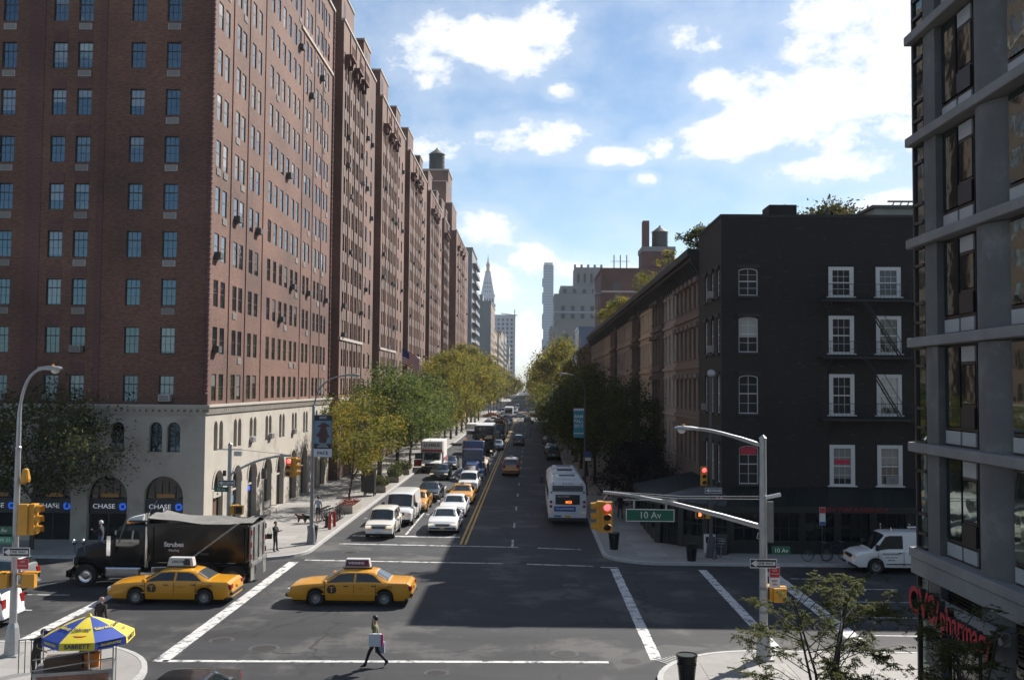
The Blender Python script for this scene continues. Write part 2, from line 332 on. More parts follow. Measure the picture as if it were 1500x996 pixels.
    def mesh(s, name, material=None, smooth=None, fix=True, bevel=0):
        me = bpy.data.meshes.new(name); me.from_pydata(s.v, [], s.f); 
        if fix or bevel:
            bm = bmesh.new(); bm.from_mesh(me)
            if smooth is not None: bmesh.ops.remove_doubles(bm, verts=bm.verts, dist=1e-5)
            bmesh.ops.recalc_face_normals(bm, faces=bm.faces)
            if bevel:
                bmesh.ops.remove_doubles(bm, verts=bm.verts, dist=1e-5)
                es = [e for e in bm.edges if len(e.link_faces) == 2 and e.calc_face_angle(0) > .6]
                bmesh.ops.bevel(bm, geom=es, offset=bevel, segments=2, affect='EDGES', profile=.5)
            bm.to_mesh(me); bm.free()
        if smooth is not None:
            me.polygons.foreach_set('use_smooth', [True]*len(me.polygons)); me.set_sharp_from_angle(angle=R(smooth))
        if material: me.materials.append(M[material])
        return me
    def build(s, name, material, parent=None, smooth=None, fix=True, bevel=0, loc=None, rz=0):
        return put(s.mesh(name, material, smooth, fix, bevel), name, parent, loc, rz)
def put(me, name, parent=None, loc=None, rz=0):
    o = bpy.data.objects.new(name, me); col.objects.link(o)
    if loc is not None: o.location = loc
    if rz: o.rotation_euler.z = rz
    if parent is not None: o.parent = parent
    return o
def tag(o, label, cat=None, group=None, kind=None):
    if label: o['label'] = label
    if cat: o['category'] = cat
    if group: o['group'] = group
    if kind: o['kind'] = kind
    return o
def thing(name, label, cat, loc=(0, 0, 0), rz=0, group=None):
    o = bpy.data.objects.new(name, None); col.objects.link(o); o.location = loc; o.rotation_euler.z = rz; o.empty_display_size = .3
    return tag(o, label, cat, group)
def struct(o): o['kind'] = 'structure'; return o
def copy_tree(o, parent=None):
    c = o.copy(); col.objects.link(c); c.parent = parent
    for ch in list(o.children): copy_tree(ch, c)
    return c
_txt = {}
scratch = bpy.data.scenes.new('scratch')
def evaluated_mesh(ob):
    scratch.collection.objects.link(ob)
    with bpy.context.temp_override(scene=scratch, view_layer=scratch.view_layers[0]): dg = bpy.context.evaluated_depsgraph_get()
    me = bpy.data.meshes.new_from_object(ob.evaluated_get(dg)); bpy.data.objects.remove(ob); return me
def text_mesh(s, size, material, extrude=.004, bold=False, align='CENTER', sx=1.0):
    key = (s, size, material, extrude, align, sx, bold)
    if key in _txt: return _txt[key]
    cu = bpy.data.curves.new('lettering', 'FONT'); cu.body = s; cu.size = size; cu.extrude = extrude; cu.align_x = align; cu.align_y = 'CENTER'; cu.resolution_u = 3
    if bold: cu.offset = size*.02
    me = evaluated_mesh(bpy.data.objects.new('lettering', cu)); bpy.data.curves.remove(cu)
    if sx != 1: me.transform(Matrix.Diagonal((sx, 1, 1, 1)))
    me.materials.clear(); me.materials.append(M[material]); _txt[key] = me; return me
def text(s, size, material, parent, loc, face='-y', name='lettering', **kw):
    """flat lettering; face says which way it reads: -y towards the camera end of the street, +x, -x"""
    o = put(text_mesh(s, size, material, **kw), name, parent, loc)
    o.rotation_euler = {'-y': (R(90), 0, 0), '+x': (R(90), 0, R(90)), '-x': (R(90), 0, R(-90)), '+y': (R(90), 0, R(180))}[face]; return o

# ================================================================== the ground, roads, pavements
KL, KR = -12.2, 4.1            # kerbs of the street
AN, AF = 35.8, 53.2            # near and far kerb of the avenue
BL, BR = -19.15, 11.1          # building lines of the street
g = MB().quad((-900, -120, -.06), (900, -120, -.06), (900, 2400, -.06), (-900, 2400, -.06)).build('ground', 'city_ground'); struct(g)
def sheet(x0, x1, y0, y1, z): return MB().quad((x0, y0, z), (x1, y0, z), (x1, y1, z), (x0, y1, z))
ave = struct(sheet(-160, 160, 29, 54, 0).build('avenue_road', 'asphalt_avenue'))
st = MB(); st.quad((-17, -30, 0), (9, -30, 0), (9, 29, 0), (-17, 29, 0)); st.quad((-17, 54, 0), (9, 54, 0), (9, 1700, 0), (-17, 1700, 0))
street = struct(st.build('street_road', 'asphalt_street'))
ave2 = struct(sheet(-160, 160, 286, 312, .006).build('cross_avenue_road', 'asphalt_avenue'))
def arc(cx, cy, r, a0, a1, n=10): return [(cx+r*math.cos(R(a0+(a1-a0)*i/n)), cy+r*math.sin(R(a0+(a1-a0)*i/n))) for i in range(n+1)]
def pavement(name, poly, kerb_path):
    o = struct(MB().prism(poly, -.05, .14).build(name, 'concrete_walk'))
    mb = MB(); w_ = .17                                   # granite kerb along the road edge
    pts = [Vector((x, y, 0)) for x, y in kerb_path]; L = []
    for i, p in enumerate(pts):
        d = (pts[min(i+1, len(pts)-1)]-pts[max(i-1, 0)]).normalized(); nrm = Vector((-d.y, d.x, 0)); L.append((p-nrm*.012, p+nrm*w_))
    n0 = len(mb.v)
    for a, b in L: mb.v += [(a.x, a.y, -.04), (a.x, a.y, .15), (b.x, b.y, .15), (b.x, b.y, .10)]
    for i in range(len(L)-1):
        for k in range(3): a = n0+i*4+k; mb.f.append((a, a+1, a+5, a+4))
    mb.build('kerb', 'kerb_granite', o); return o
FAR = 1700
c1 = arc(KL-3, AF+3, 3, 270, 360); walk_fl = pavement('sidewalk', [(-160, AF)]+c1+[(KL, 286), (-160, 286)], ([(-160, AF)]+c1+[(KL, 286)]))
c2 = arc(KR+3, AF+3, 3, 180, 270); walk_fr = pavement('sidewalk', [(KR, 286)]+c2+[(160, AF), (160, 286)], [(KR, 286)]+c2+[(160, AF)])
c3 = arc(KL-4.5, AN-4.5, 4.5, 0, 90); walk_nl = pavement('sidewalk', [(-160, -30), (KL, -30)]+c3+[(-160, AN)], [(KL, -30)]+c3+[(-160, AN)])
c4 = arc(KR+4, AN-4, 4, 90, 180); walk_nr = pavement('sidewalk', c4+[(KR, -30), (160, -30), (160, AN)], [(160, AN)]+c4+[(KR, -30)])
pavement('sidewalk', [(-160, 312), (KL, 312), (KL, FAR), (-160, FAR)], [(-160, 312), (KL, 312), (KL, FAR)])
pavement('sidewalk', [(KR, FAR), (KR, 312), (160, 312), (160, FAR)], [(KR, FAR), (KR, 312), (160, 312)])
slab_me = MB().box(-.5, .5, -.5, .5, 0, .013).mesh('paving_slab', 'paving')
def inside(p, poly):
    x, y = p; r = False; j = len(poly)-1
    for i in range(len(poly)):
        if (poly[i][1] > y) != (poly[j][1] > y) and x < (poly[j][0]-poly[i][0])*(y-poly[i][1])/(poly[j][1]-poly[i][1])+poly[i][0]: r = not r
        j = i
    return r
def slabs(walk, x0, x1, y0, y1, poly, s=1.55, margin=.22, skip=lambda x, y: False):
    nx, ny = max(1, round((x1-x0)/s)), max(1, round((y1-y0)/s)); sx, sy = (x1-x0)/nx, (y1-y0)/ny
    for i in range(nx):
        for j in range(ny):
            cx, cy = x0+(i+.5)*sx, y0+(j+.5)*sy; hx, hy = sx/2+margin, sy/2+margin
            if all(inside((cx+a*hx, cy+b*hy), poly) for a in (-1, 1) for b in (-1, 1)) and not skip(cx, cy):
                o = put(slab_me, 'paving_slab', walk, (cx, cy, .139+random.uniform(-.002, .003))); o.scale = (sx-.018, sy-.018, 1); o.rotation_euler = (random.uniform(-.002, .002), random.uniform(-.002, .002), 0)
p_fl = [(-160, AF)]+c1+[(KL, 286), (-160, 286)]; p_fr = [(KR, 286)]+c2+[(160, AF), (160, 286)]
p_nl = [(-160, -30), (KL, -30)]+c3+[(-160, AN)]; p_nr = c4+[(KR, -30), (160, -30), (160, AN)]
slabs(walk_fl, BL+.2, KL-.2, AF+.2, 92, p_fl); slabs(walk_fl, -33, BL+.2, AF+.2, 58.2, p_fl)
slabs(walk_fr, KR+.2, BR-.1, AF+.2, 76, p_fr); slabs(walk_fr, BR-.1, 24, AF+.2, 56, p_fr)
slabs(walk_nr, KR+.2, 14.5, 26.5, AN-.2, p_nr); slabs(walk_nl, -22, KL-.2, 27.5, AN-.2, p_nl)

# painted markings: slightly ragged strips laid on the asphalt
def stripe(parent, p0, p1, w, material='paint_white', z=.004, name='painted_line', n=None, jag=.012):
    p0 = Vector((*p0, 0)); p1 = Vector((*p1, 0)); d = p1-p0; L = d.length; d.normalize(); nr = Vector((-d.y, d.x, 0)); n = n or max(2, int(L/.5)); mb = MB()
    for i in range(n+1):
        t = p0+d*L*i/n; mb.v += [(t+nr*(w/2+random.uniform(-jag, jag))).to_tuple()[:2]+(z,), (t-nr*(w/2+random.uniform(-jag, jag))).to_tuple()[:2]+(z,)]
    mb.f = [(2*i, 2*i+1, 2*i+3, 2*i+2) for i in range(n)]
    return mb.build(name, material, parent, fix=False)
stripe(ave, (-12.45, 33.9), (-12.45, 53.0), .52); stripe(ave, (-18.4, 35.9), (-18.4, 52.8), .45)
stripe(ave, (4.42, 34.9), (4.42, 52.0), .42); stripe(ave, (8.95, 36.0), (8.95, 52.0), .42); stripe(ave, (12.3, 37.6), (12.3, 51.6), .62)
stripe(ave, (-12.4, 34.0), (2.75, 34.55), .24)
stripe(ave, (-12.0, 53.62), (-1.2, 53.2), .24); stripe(ave, (-.1, 53.1), (3.4, 52.7), .22, z=.005); stripe(ave, (3.75, 52.45), (4.65, 52.3), .22, z=.009)
stripe(street, (-11.2, 59.2), (-.6, 58.6), .24); stripe(street, (.5, 58.4), (3.0, 58.0), .22)
stripe(street, (-11.0, 62.4), (-4.3, 62.2), .45)
for x in (-4.06, -3.78): stripe(street, (x, 59.4), (x-.05, 285), .13, 'paint_yellow')
stripe(street, (-7.75, 63.0), (-7.75, 82), .13)
for y in list(np.arange(90, 280, 11)): stripe(street, (-7.75, float(y)), (-7.75, float(y)+3.2), .13)
stripe(street, (-.98, 58.75), (-.98, 61.3), .13)
for y in list(np.arange(66.5, 280, 9.4)): stripe(street, (-1.0, float(y)), (-1.0, float(y)+2.3), .11)
for (x0, x1, y) in ((12.9, 15.2, 49.9), (13.3, 17.3, 47.5), (13.0, 17.4, 44.7), (12.9, 17.2, 41.7), (12.9, 18.5, 38.7), (-23, -20.3, 44.2), (-24, -20.5, 41.2), (-34, -30, 47.3)):
    stripe(ave, (x0, y), (x1, y), .12)
stripe(street, (-3.4, 199), (-.6, 199), .5)
for x in np.arange(-11.5, 3.6, 1.35): stripe(ave2, (float(x), 286.8), (float(x), 290), .6, z=.012)
# repaired asphalt: darker new strip in the bus lane, trench across it, patches at the crossing
mat('asphalt_new', (.024, .025, .0265), .85, var=.2, vs_=1.2, bump=.2); mat('asphalt_old', (.052, .052, .051), .85, var=.2, vs_=1.5, bump=.2)
def patch(parent, pts, material='asphalt_new', z=.002): return MB().poly([(x, y, z) for x, y in pts]).build('asphalt_patch', material, parent, fix=False)
patch(street, [(.7, 54.6), (1.0, 56.0), (1.6, 60), (1.9, 66), (2.0, 92), (4.05, 92), (4.05, 57), (2.8, 54.6)])
patch(ave, [(-19.9, 37), (-19.2, 36.9), (-17.9, 43), (-17.0, 48.5), (-17.5, 48.8), (-18.6, 43.2)]); patch(street, [(-12.1, 64.8), (-10.6, 64.4), (-9.6, 68), (-9.9, 74), (-12.1, 74)], 'asphalt_new')
patch(street, [(-.9, 66.8), (.6, 66.6), (.7, 68.0), (-.8, 68.2)], 'asphalt_old', z=.003); 
patch(ave, [(3.0, 33.6), (6.6, 36.6), (5.0, 37.0), (2.8, 35.0)], 'asphalt_old')
# manhole covers and the corner drain
def manhole(x, y, r, label, ring=True):
    o = thing('manhole_cover', label, 'manhole cover', (x, y, 0), random.random(), 'iron covers set in the roadway')
    MB().lathe([(r*.99, 0), (r, .006), (r*.86, .007), (r*.85, .004)], 24).build('rim', 'asphalt_old' if ring else 'iron_dark', o)
    mb = MB().lathe([(0, .009), (r*.84, .009), (r*.84, 0)], 24)
    for k in range(-4, 5):
        w_ = math.sqrt(max(0, (r*.75)**2-(k*r*.16)**2)); mb.box(-w_, w_, k*r*.16-.02, k*r*.16+.02, .009, .014)
    mb.build('lid', 'iron_dark', o, fix=False); return o
mat('iron_pale', (.30, .30, .31), .5, .4, var=.2, vs_=7, bump=.4, bs=25)
manhole(-11.25, 36.8, .46, 'rusty round manhole cover in the sunlit asphalt, second from the crossing stripe corner')
manhole(-9.4, 35.75, .55, 'wide rusty manhole cover ringed by a pale patch, below the left taxi gap')
manhole(1.99, 47.6, .42, 'worn shiny manhole cover alone in the middle of the shaded junction')
manhole(1.28, 35.55, .52, 'patterned round manhole cover in sun just beyond the near crossing line')
manhole(3.54, 34.75, .42, 'dark manhole cover where the near crossing line meets the drain')
manhole(-1.0, 53.55, .55, 'wide pale manhole cover interrupting the far crossing line'); manhole(-4.6, 59.3, .42, 'manhole cover on the crossing line at the foot of the yellow lines', False)
manhole(-10.0, 56.2, .45, 'flat manhole cover in the far crossing near the sunny corner'); manhole(-3.0, 33.0, .42, 'faint manhole cover behind the walking man, under the near line')
gr = thing('storm_drain', 'slotted iron storm drain at the kerb of the sunny near corner', 'drain', (5.15, 35.0, 0), R(38)); mb = MB().box(-.75, .75, -.42, .42, -.02, .006)
mb.build('pan', 'iron_dark', gr)
for k in range(9): MB().box(-.7+k*.165, -.7+k*.165+.06, -.38, .38, .006, .02).build('bar', 'kerb_granite', gr)

# ================================================================== walls with real openings
def wall(mb, O, U, N, w, z0, z1, ops, depth=.2):
    """wall sheet from O along U with rectangular (or arched: 5th item True) openings and their reveals"""
    O = Vector((*O, 0)); U = Vector((*U, 0)); N = Vector((*N, 0)); P = lambda a, z, d=0: tuple(O+U*a-N*d+Vector((0, 0, z)))
    xs = sorted({0., float(w)} | {float(v) for o in ops for v in o[:2]}); zs = sorted({float(z0), float(z1)} | {float(v) for o in ops for v in o[2:4]})
    cover = set()
    xi = {x: i for i, x in enumerate(xs)}; zi = {z: i for i, z in enumerate(zs)}
    for o in ops:
        for i in range(xi[float(o[0])], xi[float(o[1])]):
            for j in range(zi[float(o[2])], zi[float(o[3])]): cover.add((i, j))
    for j in range(len(zs)-1):
        i = 0
        while i < len(xs)-1:
            if (i, j) in cover: i += 1; continue
            k = i
            while k+1 < len(xs)-1 and (k+1, j) not in cover: k += 1
            mb.quad(P(xs[i], zs[j]), P(xs[k+1], zs[j]), P(xs[k+1], zs[j+1]), P(xs[i], zs[j+1])); i = k+1
    for o in ops:
        a0, a1, b0, b1 = o[:4]; arch = len(o) > 4 and o[4]
        mb.quad(P(a0, b0), P(a1, b0), P(a1, b0, depth), P(a0, b0, depth))
        if not arch:
            mb.quad(P(a0, b1), P(a1, b1), P(a1, b1, depth), P(a0, b1, depth)); mb.quad(P(a0, b0), P(a0, b1), P(a0, b1, depth), P(a0, b0, depth)); mb.quad(P(a1, b0), P(a1, b1), P(a1, b1, depth), P(a1, b0, depth))
        else:
            r = (a1-a0)/2; rz = min(r, arch if not isinstance(arch, bool) else r); c = (a0+a1)/2; zc = b1-rz; n = 14
            pts = [(c-r*math.cos(math.pi*k/n), zc+rz*math.sin(math.pi*k/n)) for k in range(n+1)]
            for k in range(n):
                (xa, za), (xb, zb) = pts[k], pts[k+1]
                mb.quad(P(xa, za), P(xb, zb), P(xb, b1), P(xa, b1)); mb.quad(P(xa, za), P(xb, zb), P(xb, zb, depth), P(xa, za, depth))
            mb.quad(P(a0, b0), P(a0, zc), P(a0, zc, depth), P(a0, b0, depth)); mb.quad(P(a1, b0), P(a1, zc), P(a1, zc, depth), P(a1, b0, depth))
    return mb
_win = {}
def arch_pts(w, h, rise, n=12):
    r = w/2; return [(-r, 0), (r, 0)]+[(r*math.cos(math.pi*k/n), h-rise+rise*math.sin(math.pi*k/n)) for k in range(n+1)]
def window_meshes(kind, w, h, fm, gm):
    """frame and pane; local x across, z up, outer face at y=0 and the room at +y"""
    key = (kind, round(w, 3), round(h, 3), fm, gm)
    if key in _win: return _win[key]
    f = MB(); p = MB(); t = .055
    if kind.startswith('arch'):
        rise = w/2 if kind == 'arch' else .14*w; o = arch_pts(w, h, rise); i = [(x*(1-2*t/w), z if z > 0 else 0) for x, z in arch_pts(w, h-t, rise)]; i = [(x, max(z, t)) for x, z in i]
        n = len(f.v); k = len(o); f.v += [(x, 0, z) for x, z in o]+[(x, 0, z) for x, z in i]+[(x, .06, z) for x, z in i]
        for a in range(k):
            b = (a+1) % k; f.f += [(n+a, n+b, n+k+b, n+k+a), (n+k+a, n+k+b, n+2*k+b, n+2*k+a)]
        f.box(-w/2+t, w/2-t, -.004, .05, h*.52-.03, h*.52+.03); f.box(-.014, .014, .012, .04, t, h-t*1.2)
        if h > 2.4 or kind == 'archlow':
            f.box(-w/2+t, w/2-t, .013, .038, h*.27-.012, h*.27+.012); f.box(-w/2+t, w/2-t, .013, .038, h*.76-.012, h*.76+.012)
        p.prism([(x, z) for x, z in arch_pts(w-.02, h-.01, rise)], .03, .05, 'y')
    elif kind == 'flush':        # sash close to the wall face
        t = .042; f.box(-w/2, -w/2+t, 0, .05, 0, h).box(w/2-t, w/2, 0, .05, 0, h).box(-w/2+t, w/2-t, 0, .05, h-t, h).box(-w/2+t, w/2-t, 0, .05, 0, t).box(-w/2+t, w/2-t, -.004, .04, h*.52-.025, h*.52+.025); p.box(-w/2+.01, w/2-.01, .008, .03, .01, h-.01)
    else:
        if kind == 'thick':     # wide white surround
            t = .2; f.box(-w/2-.03, -w/2+t, -.05, .1, 0, h).box(w/2-t, w/2+.03, -.05, .1, 0, h).box(-w/2+t, w/2-t, -.05, .1, h-t, h).box(-w/2+t, w/2-t, -.05, .1, 0, .09); f.box(-w/2-.14, w/2+.14, -.12, .1, -.07, -.002)
            a0, a1, b0, b1 = -w/2+t, w/2-t, .09, h-t; mid = (b0+b1)/2; f.box(a0, a1, .0, .05, mid-.035, mid+.035)
            for q in (1/3, 2/3): f.box(a0+(a1-a0)*q-.008, a0+(a1-a0)*q+.008, .012, .04, b0, b1)
            for q in (.25, .75): f.box(a0, a1, .014, .038, b0+(b1-b0)*q-.012, b0+(b1-b0)*q+.012)
        else:
            f.box(-w/2, -w/2+t, 0, .07, 0, h).box(w/2-t, w/2, 0, .07, 0, h).box(-w/2+t, w/2-t, 0, .07, h-t, h).box(-w/2+t, w/2-t, 0, .07, 0, t)
            zm = h*(.66 if kind == 'upper' else .52); f.box(-w/2+t, w/2-t, -.004, .06, zm-.03, zm+.03)
            if kind == 'upper':
                for q in (1/3, 2/3): f.box(-w/2+w*q-.009, -w/2+w*q+.009, .012, .04, t, h-t)
                f.box(-w/2+t, w/2-t, .014, .038, h*.36-.009, h*.36+.009)
            if kind == 'grid':
                for q in (1/3, 2/3): f.box(-w/2+w*q-.012, -w/2+w*q+.012, .012, .04, t, h-t)
                for q in (.27, .77): f.box(-w/2+t, w/2-t, .014, .038, h*q-.012, h*q+.012)
        p.box(-w/2+.01, w/2-.01, .03, .05, .01, h-.01)
    _win[key] = (f.mesh('window', fm, fix=True), p.mesh('pane', gm, fix=True)); return _win[key]
def add_window(parent, kind, w, h, pos, face, fm='frame_black', gm='glass_flat', inset=.12, lintel=None, label=None):
    """pos: middle of the sill on the wall plane; face: '-y', '+x' or '-x'"""
    n = {'-y': (0, -1), '+x': (1, 0), '-x': (-1, 0)}[face]; rz = {'-y': 0, '+x': R(90), '-x': R(-90)}[face]
    fme, pme = window_meshes(kind, w, h, fm, gm)
    o = put(fme, 'window', parent, (pos[0]-n[0]*inset, pos[1]-n[1]*inset, pos[2]), rz); put(pme, 'pane', o)
    if lintel:
        key = ('lintel', lintel, round(w, 2))
        if key not in _win:
            mb = MB()
            if lintel[1] == 'hood': mb.prism(arch_pts(w+.34, .34, .26), -.34, 0, 'y')
            else: mb.box(-w/2-.12, w/2+.12, -.14, 0, .0, .2)
            _win[key] = mb.mesh('lintel', lintel[0])
        put(_win[key], 'lintel', o, (0, -inset, h+.02))
        key = ('sill', lintel[0], round(w, 2))
        if key not in _win: _win[key] = MB().box(-w/2-.1, w/2+.1, -.12, .02, -.13, -.01).mesh('sill', lintel[0])
        put(_win[key], 'sill', o, (0, -inset, 0))
    return o
ac_a = MB().box(-.38, .38, -.05, .04, 0, .36); ac_a = ac_a.mesh('grille', 'ac_white')
_mb = MB()
for k in range(5): _mb.box(-.33, .33, -.056, -.05, .045+k*.062, .045+k*.062+.03)
ac_s = _mb.mesh('louvre', 'ac_dark')
ac_w = MB().box(-.33, .33, -.36, .12, .04, .44).mesh('air_conditioner', 'ac_white'); _mb = MB()
for k in range(6): _mb.box(-.28, .28, -.366, -.36, .08+k*.055, .08+k*.055+.03)
ac_ws = _mb.mesh('louvre', 'ac_dark')
ac_d = MB().box(-.33, .33, -.36, .12, .04, .44).mesh('air_conditioner', 'ac_dark')
def add_ac(parent, pos, face, kind='grille'):
    rz = {'-y': 0, '+x': R(90), '-x': R(-90)}[face]
    if kind == 'grille': o = put(ac_a, 'air_conditioner_grille', parent, pos, rz); put(ac_s, 'louvre', o)
    else: o = put(ac_w if kind == 'box' else ac_d, 'air_conditioner', parent, pos, rz); put(ac_ws, 'louvre', o)
    return o

# ------------------------------------------------------------------ corner apartment block on the left, stone base with shops
A = thing('apartment_block', 'tall red brick corner block over a pale stone base with arched bank windows', 'building', (0, 0, 0))
FY = 58.4; Z0 = 8.1; PITCH = 2.85; ROWS = 13; TOP = 45.3; YE = 94.3
brk = MB()
fcols = [(-21.46, .88), (-23.6, .88), (-26.82, .88), (-28.34, .88), (-31.4, .88), (-34.0, .88)]
x_left = -52.
ops = []
for (cx, w_) in fcols:
    for i in range(ROWS): ops.append((cx-w_/2-x_left, cx+w_/2-x_left, 8.27+PITCH*i, 8.27+PITCH*i+1.58))
wall(brk, (x_left, FY), (1, 0), (0, -1), BL-x_left, Z0, TOP, ops)
scols = [59.63, 61.01, 63.46, 64.74, 66.99, 68.45, 71.69, 73.39, 75.14, 76.8, 78.63, 80.2, 82.89, 84.3, 87.02, 88.5, 90.19, 91.59]
scols = [c+.35 for c in scols]
ops = [(c-.45-FY, c+.45-FY, 8.35+PITCH*i, 8.35+PITCH*i+1.62) for c in scols for i in range(ROWS)]
wall(brk, (BL, FY), (0, 1), (1, 0), YE-FY, Z0, TOP, ops, .16)
brk.quad((BL, YE, 0), (x_left, YE, 0), (x_left, YE, TOP), (BL, YE, TOP)); brk.quad((x_left, FY, TOP-.9), (BL, FY, TOP-.9), (BL, YE, TOP-.9), (x_left, YE, TOP-.9))
brk.build('wall', 'brick_red', A, fix=False)
for ci, (cx, w_) in enumerate(fcols):
    for i in range(ROWS):
        z = 8.27+PITCH*i
        if z > 33.5: continue
        add_window(A, 'upper', w_, 1.58, (cx, FY, z), '-y')
        r = random.random()
        if ci in (0, 2, 4) and i > 1 and r < .85: add_ac(A, (cx, FY, z-.52), '-y')
        elif i < 2 and r < .45: add_ac(A, (cx, FY+.0, z+(.02 if r < .25 else 1.1)), '-y', 'box')
for k, c in enumerate(scols):
    for i in range(ROWS):
        z = 8.35+PITCH*i
        add_window(A, 'flush', .90, 1.62, (BL, c, z), '+x', gm='glass_side', inset=.045)
        r = random.random()
        if r < .16: add_ac(A, (BL, c, z-.5), '+x')
        elif r < .21: add_ac(A, (BL, c, z+.02), '+x', 'dark')
# darker brick panels on the avenue face
for (x0, x1) in ((-30.2, -29.25), (-25.9, -25.5)): MB().box(x0, x1, FY-.035, FY+.02, Z0+.4, TOP-2).build('brick_panel', 'brick_maroon', A)
for cx in (-28.34, -26.82):
    for i in range(9): MB().box(cx-.46, cx+.46, FY-.02, FY+.02, 8.27+PITCH*i+1.62, 8.27+PITCH*(i+1)-.56).build('brick_panel', 'brick_maroon', A)
# dark vertical joints, rope moulding at the corners, string courses
for y in (62.6, 66.2, 70.2, 82.0, 86.1, 89.7): MB().box(BL-.01, BL+.055, y-.05, y+.05, Z0, TOP-1).build('downpipe', 'brick_maroon', A)
mb = MB(); mb.cyl((BL+.02, FY-.02, Z0+.75), (BL+.02, FY-.02, TOP), .16, n=10)
for k in range(int((TOP-Z0-1)/.3)): mb.lathe([(.16, -.06), (.19, 0), (.16, .06)], 10, c=(BL+.02, FY-.02, Z0+.9+k*.3))
mb.box(BL-.2, BL+.24, FY-.24, FY+.2, Z0, Z0+.7); mb.build('corner_moulding', 'brick_maroon', A, smooth=40)
mb = MB(); mb.cyl((BL+.02, YE-.25, Z0+.5), (BL+.02, YE-.25, TOP), .15, n=8)
for k in range(int((TOP-Z0-1)/.5)): mb.lathe([(.15, -.1), (.19, 0), (.15, .1)], 8, c=(BL+.02, YE-.25, Z0+.6+k*.5))
mb.build('corner_moulding', 'brick_maroon', A, smooth=40)
MB().box(BL-.1, BL+.12, FY+22.6, YE-.4, 38.9, 39.15).build('string_course', 'stone_trim', A)
mb = MB(); mb.box(x_left, BL+.14, FY-.14, FY+.3, TOP-.02, TOP+.22).box(BL-.3, BL+.14, FY+.3, YE+.1, TOP-.02, TOP+.22); mb.build('coping', 'stone_trim', A)
mb = MB()
for k in range(10): mb.bar((BL-.3, YE-6+k*.6, TOP+.2), (BL-.3, YE-6+k*.6, TOP+1.1), .04)
mb.bar((BL-.3, YE-6, TOP+1.1), (BL-.3, YE-.6, TOP+1.1), .05); mb.build('roof_railing', 'frame_black', A)
# stone base
SX = BL+.10; SY = FY-.10
sb = MB()
gA = [(-22.6, -20.27), (-25.94, -23.57), (-29.22, -26.91), (-32.5, -30.2), (-35.8, -33.5)]
sA = [(-22.38, -21.59), (-21.33, -20.52), (-24.65, -23.84), (-27.98, -27.2), (-28.98, -28.2), (-31.3, -30.5), (-32.3, -31.5)]
ops = [(a-x_left, b-x_left, .15, 3.95, True) for a, b in gA]+[(a-x_left, b-x_left, 5.35, 7.11, True) for a, b in sA]
wall(sb, (x_left, SY), (1, 0), (0, -1), SX-x_left, 0, 7.6, ops, .45)
gB = [(59.95, 61.95), (63.75, 65.9), (67.35, 69.55), (71.14, 73.6), (74.97, 77.3), (79.0, 81.4), (83.0, 85.3), (87.0, 89.3), (90.6, 92.8)]
sB = [(59.9, 60.63), (60.95, 61.69)]+[(c-.84+d, c-.1+d) for c in (64.75, 68.4, 72.45, 76.4, 80.4, 84.4, 88.3, 91.9) for d in (0, .96)]
ops = [(a-FY+.1, b-FY+.1, .15, 4.1, True) for a, b in gB]+[(a-FY+.1, b-FY+.1, 5.33, 7.12, True) for a, b in sB]
wall(sb, (SX, SY), (0, 1), (1, 0), YE-SY, 0, 7.6, ops, .4)
sb.quad((SX, YE, 0), (x_left, YE, 0), (x_left, YE, 8), (SX, YE, 8)); sb.build('stone_base', 'limestone', A, fix=False)
for a, b in sA: add_window(A, 'arch', b-a, 1.76, ((a+b)/2, SY, 5.35), '-y', inset=.3, gm='glass_flat')
for a, b in sB: add_window(A, 'arch', b-a, 1.79, (SX, (a+b)/2, 5.33), '+x', inset=.28, gm='glass_side')
for y in (68.0, 72.9, 80.0): add_ac(A, (SX-.1, y, 5.36), '+x', 'box')
add_ac(A, (-24.25, SY+.2, 5.4), '-y', 'box')
mb = MB()                                                 # moulded cornice over the base
for (z_a, z_b, p) in ((7.58, 7.70, .10), (7.86, 8.0, .22), (8.0, 8.14, .32)):
    mb.box(x_left, SX+p, SY-p, SY+.6, z_a, z_b).box(SX-.6, SX+p, SY+.6, YE+.0, z_a, z_b)
mb.box(x_left, SX+.03, SY-.03, SY+.6, 7.70, 7.86).box(SX-.6, SX+.03, SY+.6, YE, 7.70, 7.86); mb.build('cornice', 'limestone', A)
mb = MB()
for k in range(95): mb.box(SX+.03, SX+.2, SY+.1+k*.375, SY+.1+k*.375+.17, 7.71, 7.855)
for k in range(60): mb.box(SX-.3-k*.375, SX-.3-k*.375+.17, SY-.2, SY-.03, 7.71, 7.855)
d_ = mb.build('dentils', 'limestone', A); d_['kind'] = 'stuff'
# carved surrounds round the arches
def arch_ring(parent, a, b, z0, z1, face, plane, t=.22, p=.06, material='limestone', name='arch_surround'):
    r = (b-a)/2; c = (a+b)/2; n = 18; o = []; i = []
    for k in range(n+1):
        t_ = math.pi*k/n; i.append((c-r*math.cos(t_), z1-r+r*math.sin(t_))); o.append((c-(r+t)*math.cos(t_), z1-r+(r+t)*math.sin(t_)))
    mb = MB(); mk = (lambda x, z, d: (x, plane-d, z)) if face == '-y' else (lambda x, z, d: (plane+d, x, z))
    for k in range(n): mb.hexa([mk(*i[k], -.02), mk(*i[k+1], -.02), mk(*o[k+1], -.02), mk(*o[k], -.02)], [mk(*i[k], p), mk(*i[k+1], p), mk(*o[k+1], p), mk(*o[k], p)])
    return mb.build(name, material, parent)
for a, b in gA[:4]: arch_ring(A, a, b, 0, 3.95, '-y', SY, .14, .04)
for a, b in gB: arch_ring(A, a, b, 0, 4.1, '+x', SX, .2, .05)
